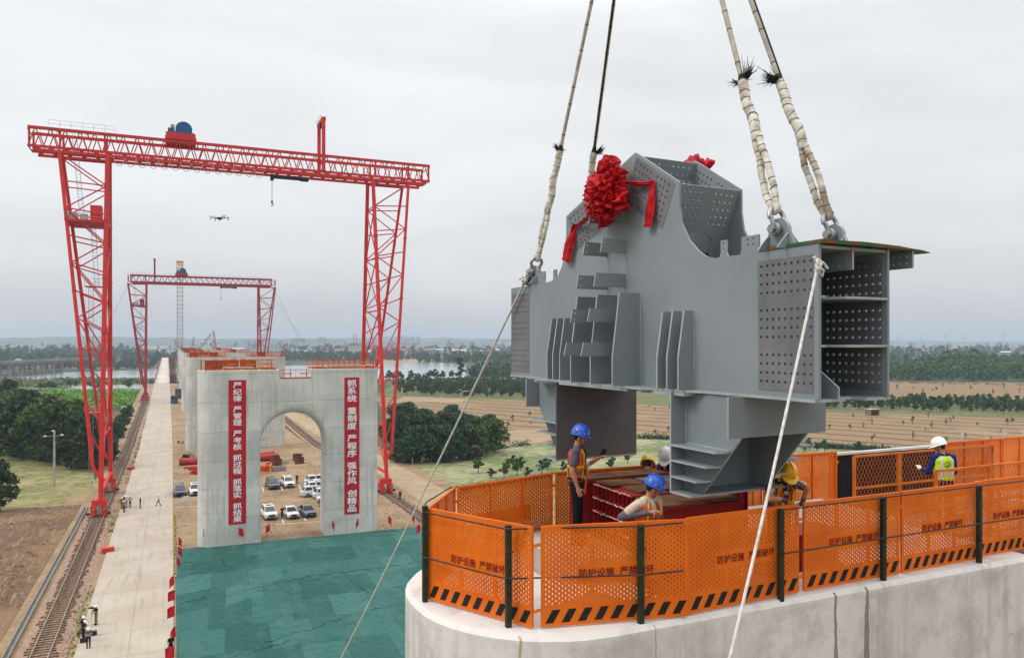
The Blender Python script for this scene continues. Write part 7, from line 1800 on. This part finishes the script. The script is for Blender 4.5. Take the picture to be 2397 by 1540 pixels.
for i, (px, py, k, sc) in enumerate(CB):
    clump.put(k, G(px, py), {0: 'bluish green bushy tree in the %s row of the clump right of the crane', 1: 'dark bushy tree in the %s row of the clump right of the crane', 2: 'lighter green bushy tree in the %s row of the clump right of the crane'}[k] % ('front' if i < 7 else 'second' if i < 14 else 'rear'), 'bushy trees right of the near crane', sc * (.78 + .3 * rt_.random()), rt_.random() * 6)
# young trees in the vegetable field
yt = Kind(tree('young_tree', 'x', 'mid', 2.6, 1.1, .9, 8, 500, .16, 31), tree('young_tree', 'x', 'blue', 2.3, .95, .7, 8, 450, .16, 32))
for i, (px, py) in enumerate([(1187, 1101), (1200, 1094), (1211, 1112), (1218, 1100), (1281, 1098), (1320, 1106), (1340, 1100), (1428, 1098), (1432, 1092), (1235, 1118), (1120, 1108), (1150, 1120), (1470, 1085), (1268, 1110), (1180, 1118), (1880, 1058), (1895, 1052), (1912, 1056), (1930, 1060), (2010, 1058)]):
    yt.put(i, G(px, py), 'small round young tree standing in the pale green vegetable field', 'young trees in the vegetable field', .8 + .5 * rt_.random(), rt_.random() * 6)
# orchard of young trees in rows, saplings in the stubble
orc = Kind(*[tree('orchard_tree', 'x', m_, h_, r_, z_, 9, 420, .34, s_) for m_, h_, r_, z_, s_ in (('blue', 4.6, 1.7, 1.0, 41), ('dark', 4.0, 1.6, .9, 42), ('mid', 4.4, 1.5, .8, 43))])
n_o = 0
rdir = Vector((-.46, .88, 0)).normalized(); rnx = Vector((rdir.y, -rdir.x, 0))
def inpoly(x, y, P):
    c = False
    for i in range(len(P)):
        (x1, y1), (x2, y2) = P[i][:2], P[i - 1][:2]
        if (y1 > y) != (y2 > y) and x < (x2 - x1) * (y - y1) / (y2 - y1) + x1: c = not c
    return c
def proj(x, y, z=0):
    zc = x * SY + y * CYW; xc = x * CYW - y * SY
    return 1198.5 + FPX * xc / zc, 803 - FPX * (z - CAM_H) / zc
def scatter(pg, step_r, step_u, jit, skip, lim):
    out_ = []; P = [G(*p) for p in pg]
    us = [p[0] * rdir.x + p[1] * rdir.y for p in P]; vs = [p[0] * rnx.x + p[1] * rnx.y for p in P]
    v = min(vs)
    while v < max(vs):
        u = min(us)
        while u < max(us):
            x = rdir.x * u + rnx.x * v + rt_.gauss(0, jit); y = rdir.y * u + rnx.y * v + rt_.gauss(0, jit)
            if inpoly(x, y, P) and rt_.random() > skip: out_.append((x, y))
            u += step_u
        v += step_r
    out_.sort(key=lambda p: p[0] * SY + p[1] * CYW); return out_[:lim]
A1 = scatter([(925, 925), (1240, 933), (1240, 899), (1090, 898), (940, 901)], 7.5, 5.2, .9, .12, 170)
A2 = scatter([(1915, 957), (2410, 972), (2410, 946), (1915, 934)], 6.0, 3.6, .7, .15, 130)
for i, (x, y) in enumerate(A1): orc.put(int(rt_.random() * 3), (x, y, 0), 'young orchard tree in the dense plantation between the lake and the stubble field', 'orchard trees by the lake', .75 + .5 * rt_.random(), rt_.random() * 6)
for i, (x, y) in enumerate(A2): orc.put(int(rt_.random() * 3), (x, y, 0), 'young orchard tree in the row between the two stubble fields', 'orchard trees between the stubble fields', .65 + .5 * rt_.random(), rt_.random() * 6)
A3 = [p for p in scatter([(880, 929), (1240, 933), (1240, 896), (1090, 895), (930, 897)], 7.5, 5.2, .9, .12, 900)][170:]
b = MB()
for x, y in A3: crown(b, (x, y, 0), 4.2 * (.7 + .5 * rt_.random()), 1.8, .6, 6, 60, .7, rt_)
tag(b.build('plantation', LF['mid']), 'far part of the green plantation along the lake shore', 'plantation', kind='stuff')
sap = Kind(tree('sapling', 'x', 'olive', 1.7, .45, .5, 5, 70, .16, 51, 'col', 'sapling'), tree('sapling', 'x', 'mid', 1.4, .5, .3, 5, 70, .16, 52, 'round', 'sapling'), tree('sapling', 'x', 'dark', 2.1, .5, .7, 5, 70, .17, 53, 'round', 'sapling'))
S1 = scatter([(1180, 1000), (1500, 1020), (1900, 1040), (2400, 1062), (2400, 985), (1931, 968), (1240, 942)], 11, 8.5, 1.4, .55, 150)
S2 = scatter([(2090, 905), (2400, 908), (2400, 935), (2090, 928)], 11, 9, 1.5, .6, 60)
for i, (x, y) in enumerate(S1): sap.put(int(rt_.random() * 3), (x, y, 0), 'thin sapling in the furrowed stubble field below the orchard row', 'saplings in the near stubble field', .6 + .8 * rt_.random(), rt_.random() * 6)
for i, (x, y) in enumerate(S2): sap.put(int(rt_.random() * 3), (x, y, 0), 'tiny sapling in the far stubble strip in front of the dark wood', 'saplings in the far stubble strip', .8 + .8 * rt_.random(), rt_.random() * 6)
# hedge along the lower edge of the stubble
b = MB()
for (a, c, n_) in [((1490, 1026), (1570, 1028), 40), ((1890, 1046), (2080, 1056), 120), ((1130, 1055), (1236, 1041), 30), ((2090, 896), (2420, 902), 60)]:
    for i in range(n_):
        p = lerp(G(*a), G(*c), rr.random())
        for j in range(18): leaf(b, Vector(p) + Vector((rr.gauss(0, .9), rr.gauss(0, .8), abs(rr.gauss(.4, .45)))), .24, rr)
tag(b.build('hedge_strip', LF['dark']), 'low dark weeds along the lower edge of the stubble field', 'weeds', kind='stuff')
# woods and tree belts that read as one mass
def belt(name, label, mat, regs, sz, nl=60):
    b = MB()
    for (pts_, n_, h0, h1, shape) in regs:
        (xa, ya), (xb, yb) = pts_
        for i in range(n_):
            px = xa + (xb - xa) * rr.random(); f = rr.random(); py = ya + (yb - ya) * f; x, y, _ = G(px, py); h_ = h0 + (h1 - h0) * rr.random() ** 1.5
            crown(b, (x, y, -.5), h_, h_ * (.34 if shape == 'round' else .16), h_ * .06, 7, nl, sz * h_ / 12, rr, shape)
    tag(b.build(name, LF[mat]), label, 'wood', kind='stuff')
LF['wood'] = leaf_mat('wood_foliage', '2f5028', '587a40', '3c5e33')
belt('dark_wood', 'dark green wood along the far stubble field on the right', 'wood', [(((1880, 893), (2480, 868)), 380, 7, 14, 'round'), (((1880, 872), (2480, 850)), 150, 9, 16, 'round'), (((2180, 876), (2300, 870)), 10, 17, 22, 'round'), (((2100, 868), (2440, 862)), 50, 12, 18, 'col')], 1.0, 150)
belt('far_tree_belt', 'hazy tree belts beyond the river on the left', 'far', [(((-60, 852), (420, 836)), 190, 9, 17, 'round'), (((-60, 866), (360, 856)), 110, 5, 10, 'round'), (((-60, 838), (330, 826)), 110, 14, 24, 'round'), (((120, 862), (350, 858)), 60, 5, 8, 'round')], 1.5, 70)
belt('far_tree_belt', 'hazy tree belts across the river in the middle', 'far', [(((660, 845), (940, 836)), 160, 9, 15, 'round'), (((980, 850), (1210, 842)), 90, 9, 16, 'round'), (((1092, 884), (1230, 866)), 90, 6, 11, 'round'), (((660, 832), (1230, 822)), 200, 12, 22, 'round'), (((890, 842), (1010, 838)), 40, 8, 14, 'round')], 1.5, 70)
belt('far_tree_belt', 'hazy tree belts before the hills on the right', 'far', [(((2060, 838), (2460, 826)), 170, 12, 22, 'round'), (((2060, 850), (2460, 840)), 100, 6, 12, 'round')], 1.5, 60)
belt('hill_trees', 'faint trees along the crest of the far hills', 'far', [(((-100, 818), (2500, 812)), 260, 18, 34, 'round')], 2.2, 40)
# trees one can pick out by the water
pop = Kind(tree('poplar', 'x', 'dark', 16, 4.6, .5, 20, 1200, .75, 61, 'col'))
pop.put(0, G(1077, 883), 'tall dark poplar standing alone on the lake shore', 'poplars by the lake', 1.0)
wt = Kind(tree('shore_tree', 'x', 'dark', 5.5, 2.2, 2.2, 7, 260, .5, 63), tree('shore_tree', 'x', 'blue', 6.5, 3.0, 1.8, 8, 300, .5, 64))
for i, (px, py) in enumerate([(905, 890), (913, 892), (922, 891), (931, 889), (941, 892), (965, 890), (972, 890), (980, 889), (992, 890), (999, 889), (1008, 888), (1016, 889), (1026, 889), (1034, 889), (1054, 887), (1060, 886), (1110, 884), (1124, 884), (1140, 884), (1156, 884)]): wt.put(i, G(px, py), 'small dark tree with a bare stem on the near lake shore', 'small trees along the lake shore', .7 + .5 * rt_.random(), rt_.random() * 6)
for i, (px, py) in enumerate([(95, 914), (108, 913), (118, 912), (124, 914), (162, 909), (176, 908), (213, 911), (228, 911), (258, 908), (300, 912)]): wt.put(i, G(px, py), 'dark tree on the bank of the left river channel', 'trees on the left river bank', .55 + .45 * rt_.random(), rt_.random() * 6)
# field fence posts, sheds
PO = simple('concrete_post', 'a9a59c', '8c877d', 5, .9)
pp_ = MB().tube([(0, 0, 0), (.03, 0, 1.7)], [.08, .06], 6).build('fence_stake', PO); tag(pp_, 'x', 'post'); k0 = True
rp = random.Random(9)
for lab, grp, a, c, n_ in [('leaning pale concrete stake of the fence below the bushy trees', 'stakes of the field fence', (955, 1090), (1236, 1043), 15), ('pale stake of the wire fence along the orchard row', 'stakes of the orchard fence', (1935, 966), (2400, 980), 17), ('pale stake of the wire fence along the lakeside plantation', 'stakes of the plantation fence', (930, 928), (1240, 938), 13)]:
    for i in range(n_):
        p = lerp(G(*a), G(*c), (i + .5) / n_)
        if k0: o = pp_; k0 = False
        else: o = pp_.copy(); COL.objects.link(o)
        o.location = p; o.rotation_euler = (rp.gauss(0, .12), rp.gauss(0, .12), rp.random() * 6); o['label'] = lab; o['group'] = grp
for px, py, lb in [(2043, 972, 'small open dark shed at the edge of the orchard row'), (1093, 926, 'tiny grey hut at the edge of the lakeside plantation')]:
    x, y, _ = G(px, py); t = thing('field_shed', lb, 'shed', (x, y, 0)); b = MB(); b.bx(x - 2, x - 1.9, y - 1, y + 1.5, 0, 2.1); b.bx(x + 1.9, x + 2, y - 1, y + 1.5, 0, 2.1); b.bx(x - 2, x + 2, y + 1.4, y + 1.5, 0, 2.1); b.build('wall', M['sleeper'], t); MB().bx(x - 2.3, x + 2.3, y - 1.3, y + 1.8, 2.1, 2.25).build('roof', M['deck'], t)

# ------------------------------------------------------------------ town, far cranes, pylons
W_ = {'w': simple('pale_wall', 'b9b7b0', '9d9b95', .05, .9), 'p': simple('pinkish_wall', 'a8958c', '8f7d75', .05, .9), 'g': simple('grey_wall', '8f9294', '7c7f82', .05, .9)}
RF = {'w': simple('pale_roof', 'c4c4c2'), 'r': simple('tile_roof', '8b5a4c'), 'b': simple('blue_roof', '5f7f9c'), 'g': simple('grey_roof', '77797b')}
def house(name, wall, roof, w_, d_, h_, pitch):
    t = thing(name, 'x', 'house', own=False); MB().bx(-w_ / 2, w_ / 2, -d_ / 2, d_ / 2, 0, h_).build('wall', W_[wall], t)
    b = MB().prism([(-d_ / 2 - .4, h_), (d_ / 2 + .4, h_), (0, h_ + pitch)], -w_ / 2 - .4, w_ / 2 + .4, lambda u, v, q: (q, u, v)); b.build('roof', RF[roof], t)
    for f in range(max(1, int(h_ / 3.2))): MB().bx(-w_ * .42, w_ * .42, -d_ / 2 - .05, -d_ / 2 - .01, f * 3.2 + 1.1, f * 3.2 + 2.3).build('window_band', M['glass'], t)
    return t
hs_ = Kind(house('town_house', 'w', 'r', 14, 9, 6.5, 2.4), house('town_house', 'p', 'r', 18, 10, 7, 2.6), house('town_house', 'g', 'g', 12, 9, 9.5, 1.2), house('town_house', 'w', 'w', 22, 10, 6.5, 1.5), house('town_house', 'w', 'b', 26, 14, 6, 2.2))
lbl = ['white house with a tiled roof in the far town', 'pinkish house with a tiled roof in the far town', 'grey flat house in the far town', 'long pale house in the far town', 'pale shed with a blue roof in the far town']
rh = random.Random(13)
for i in range(120):
    band = [(430, 560, 822, 831), (690, 900, 821, 833), (900, 1210, 822, 831), (2100, 2420, 829, 838), (330, 420, 828, 836), (2100, 2420, 822, 828)][i % 6]
    px = band[0] + (band[1] - band[0]) * rh.random(); py = band[2] + (band[3] - band[2]) * rh.random(); k = int(rh.random() * 5)
    if 2090 < px and k == 4: k = 1
    o = hs_.put(k, G(px, py), lbl[k] + (' on the right' if px > 2000 else ' beyond the river'), 'houses of the far town', .9 + .7 * rh.random(), rh.gauss(0, .5) - .2)
WB = simple('window_band_grey', '757c82')
def block(label, px0, px1, yt, zd, wall, roof, group=None, red=False, fl=None):
    a, c = Vector(AD(px0, 803, zd)), Vector(AD(px1, 803, zd)); top = CAM_H + (803 - yt) / FPX * zd; cx = (a + c) / 2; w_ = (c - a).length; t = thing('tall_building', label, 'building', (cx.x, cx.y, 0), group); d = (c - a).normalized(); R_ = Matrix((d, Vector((-d.y, d.x, 0)), Vector((0, 0, 1)))).transposed()
    MB().box((cx.x, cx.y, top / 2), (w_, w_ * .6, top), R_).build('wall', W_[wall], t)
    MB().box((cx.x, cx.y, top + .8), (w_ * 1.06, w_ * .66, 1.8), R_).build('roof', RF[roof] if not red else M['red2'], t)
    n_ = Vector((d.y, -d.x, 0)); b = MB()
    if fl:
        for f in range(fl): MB().box(cx + n_ * (w_ * .3 + .1) + Vector((0, 0, (f + .5) * top / fl)), (w_ * .86, .3, top / fl * .4), R_).build('window_band', WB, t)
    if red:
        for q in (-.06, .14):
            for k in range(5): b.box(cx + n_ * (w_ * .3 + .1) + d * q * w_ + Vector((0, 0, top * (.78 - .13 * k))), (w_ * .07, .2, top * .085), R_)
        b.build('painted_mark', M['red2'], t)
block('tall white hall with a red roof edge and red markings across the river', 817, 847, 807, 1500, 'w', 'r', None, True)
block('grey block left of the white hall in the far town', 745, 768, 812, 1900, 'g', 'g', None, False, 7); block('white long hall in the far town behind the second pier', 684, 720, 816, 1800, 'w', 'w', None, False, 4)
for i, (a, c) in enumerate([(925, 933), (934, 942), (943, 952), (946, 956), (958, 968), (971, 982)]):
    block('pale apartment tower with a dark cap, right of the near crane leg, far off', a + (2 if i < 3 else 3), c + (2 if i < 3 else 3), 806, 2300, 'w', 'g', 'apartment towers of the far town', False, 9)
def lattice(b, p, q, s_, r1, r2, n_):
    p, q = Vector(p), Vector(q); d = (q - p).normalized(); x = d.cross(Vector((0, 1, 0)) if abs(d.y) < .9 else Vector((1, 0, 0))).normalized() * s_; y = d.cross(x).normalized() * s_
    cs = [x + y, x - y, -x - y, -x + y]
    for c in cs: b.bar(p + c, q + c * .6, r1, r1)
    for i in range(n_):
        u0, u1 = p.lerp(q, i / n_), p.lerp(q, (i + 1) / n_)
        for k in range(4): b.bar(u0 + cs[k] * (1 - .4 * i / n_), u1 + cs[(k + 1) % 4] * (1 - .4 * (i + 1) / n_), r2, r2)
GR = simple('crane_cream', '9b958a', '7d776e', .2)
for (a, c, zd, m_, lb) in [((456, 831), (494, 782), 640, GR, 'pale lattice boom crane leaning right beyond the piers'), ((506, 832), (500, 775), 620, M['red2'], 'pinkish upright lattice boom crane beyond the piers'), ((446, 826), (454, 788), 800, GR, 'faint far lattice boom crane, leftmost of the group'), ((420, 826), (409, 795), 820, M['red2'], 'small red crane boom beside the tower crane mast')]:
    p, q = Vector(AD(*a, zd)), Vector(AD(*c, zd)); base = Vector((p.x, p.y, 0)); t = thing('crawler_crane', lb, 'crane', base, 'crawler cranes beyond the piers')
    b = MB(); lattice(b, p, q, .9, .28, .16, 16); b.build('boom', m_, t)
    MB().bx(base.x - 2.4, base.x + 2.4, base.y - 3.5, base.y + 3.5, 1.2, max(4, p.z)).build('machinery_house', m_, t); MB().bx(base.x - 3, base.x + 3, base.y - 3.5, base.y + 3.5, 0, 1.2).build('crawler_track', M['black'], t)
    b = MB().tube([q, q - Vector((0, 0, 8))], .12, 5); b.ell(q - Vector((0, 0, 8.6)), (.6, .6, .9), 8, 6); b.build('hook_block', M['black'], t)
for (px, zd, lb) in [(668, 1600, 'left of the two far red portal cranes in the town'), (765, 1600, 'right of the two far red portal cranes in the town')]:
    c = Vector(AD(px, 803, zd)); c.z = 0; t = thing('portal_crane', lb, 'crane', c); b = MB(); dd = Vector((CYW, -SY, 0))
    for s_ in (-1, 1):
        for y in (-6, 6): b.bar(c + dd * s_ * 8 + Vector((0, y, 0)), c + dd * s_ * 2.6 + Vector((0, y * .3, 19)), 1.3, 1.3)
    for z, w_ in ((6, 6.6), (12, 4.8)): b.bar(c - dd * w_ + Vector((0, 0, z)), c + dd * w_ + Vector((0, 0, z)), .9, .9)
    b.build('portal_leg', M['red2'], t); b = MB().box(c + Vector((0, 0, 21.5)), (7, 7, 5)); b.box(c + Vector((3.5, 0, 23)), (4, 4, 3)); b.build('girder_house', M['red2'], t)
c0, c1 = Vector(AD(868, 812, 1700)), Vector(AD(906, 814, 1700)); t = thing('shed_gantry', 'long low red gantry frame behind the near crane leg, far away', 'gantry crane', (c0.x, c0.y, 0)); b = MB(); b.bar(c0, c1, 3, 2.2); b.build('girder', M['red2'], t); b = MB()
for f in (0, .33, .66, 1): p = c0.lerp(c1, f); b.bar((p.x, p.y, 0), p, 1.4, 1.4)
b.build('support', M['red2'], t)
for i, (px, h_) in enumerate([(2101, 30), (2155, 28), (2213, 30), (2259, 26), (2349, 32), (52, 26), (893, 26), (1500, 30)]):
    x, y, _ = AD(px, 803, 4700); b = MB(); z0 = 48; lattice(b, (x, y, z0), (x, y, z0 + h_), 2.4, .7, .4, 6)
    for q in (.7, .85): b.bar((x - 6, y, z0 + h_ * q), (x + 6, y, z0 + h_ * q), .6, .6)
    tag(b.build('pylon', M['grey']), 'faint lattice power pylon on the crest of the far hills', 'pylon', 'power pylons on the far hills')
# guy wires of the far gantry
for a, c, lb in [((634, 660), (700, 792), 'thin guy wire running down to the right from the far gantry crane'), ((636, 690), (712, 800), 'second thin guy wire right of the far gantry crane'), ((303, 660), (262, 745), 'thin guy wire left of the far gantry crane')]:
    b = MB().tube([AD(*a, 300), AD(*c, 330)], .045, 4); tag(b.build('guy_wire', M['rope_wire']), lb, 'wire', 'guy wires of the far gantry crane')
# clods and stones scattered over the bare ground
b = MB(); rc = random.Random(17)
for i in range(2600):
    if i % 2: x, y = rc.uniform(.4, 30), rc.uniform(100, 200)
    else: x, y = rc.uniform(-36, -14), rc.uniform(45, 135)
    s_ = .05 + .12 * rc.random() ** 3; z = .03
    if i % 2 == 0: z = .5
    b.ell((x, y, z), (s_ * 1.3, s_, s_ * .7), 5, 3)
tag(b.build('clods', M['soil']), 'small clods of earth strewn over the bare ground', 'clods', kind='stuff')
# ------------------------------------------------------------------ the hazy air
hm = bpy.data.materials.new('hazy_air'); hm.use_nodes = True; t_ = hm.node_tree; t_.nodes.clear()
po = t_.nodes.new('ShaderNodeOutputMaterial'); pv_ = t_.nodes.new('ShaderNodeVolumePrincipled')
pv_.inputs['Color'].default_value = (.64, .76, .92, 1); pv_.inputs['Density'].default_value = .00021; pv_.inputs['Anisotropy'].default_value = .1
t_.links.new(pv_.outputs[0], po.inputs['Volume'])
hz = MB().bx(-7600, 7600, -800, 7800, -1.5, 112).build('haze', hm); hz['kind'] = 'stuff'; hz['label'] = 'pale summer haze over the plain'; hz['category'] = 'haze'
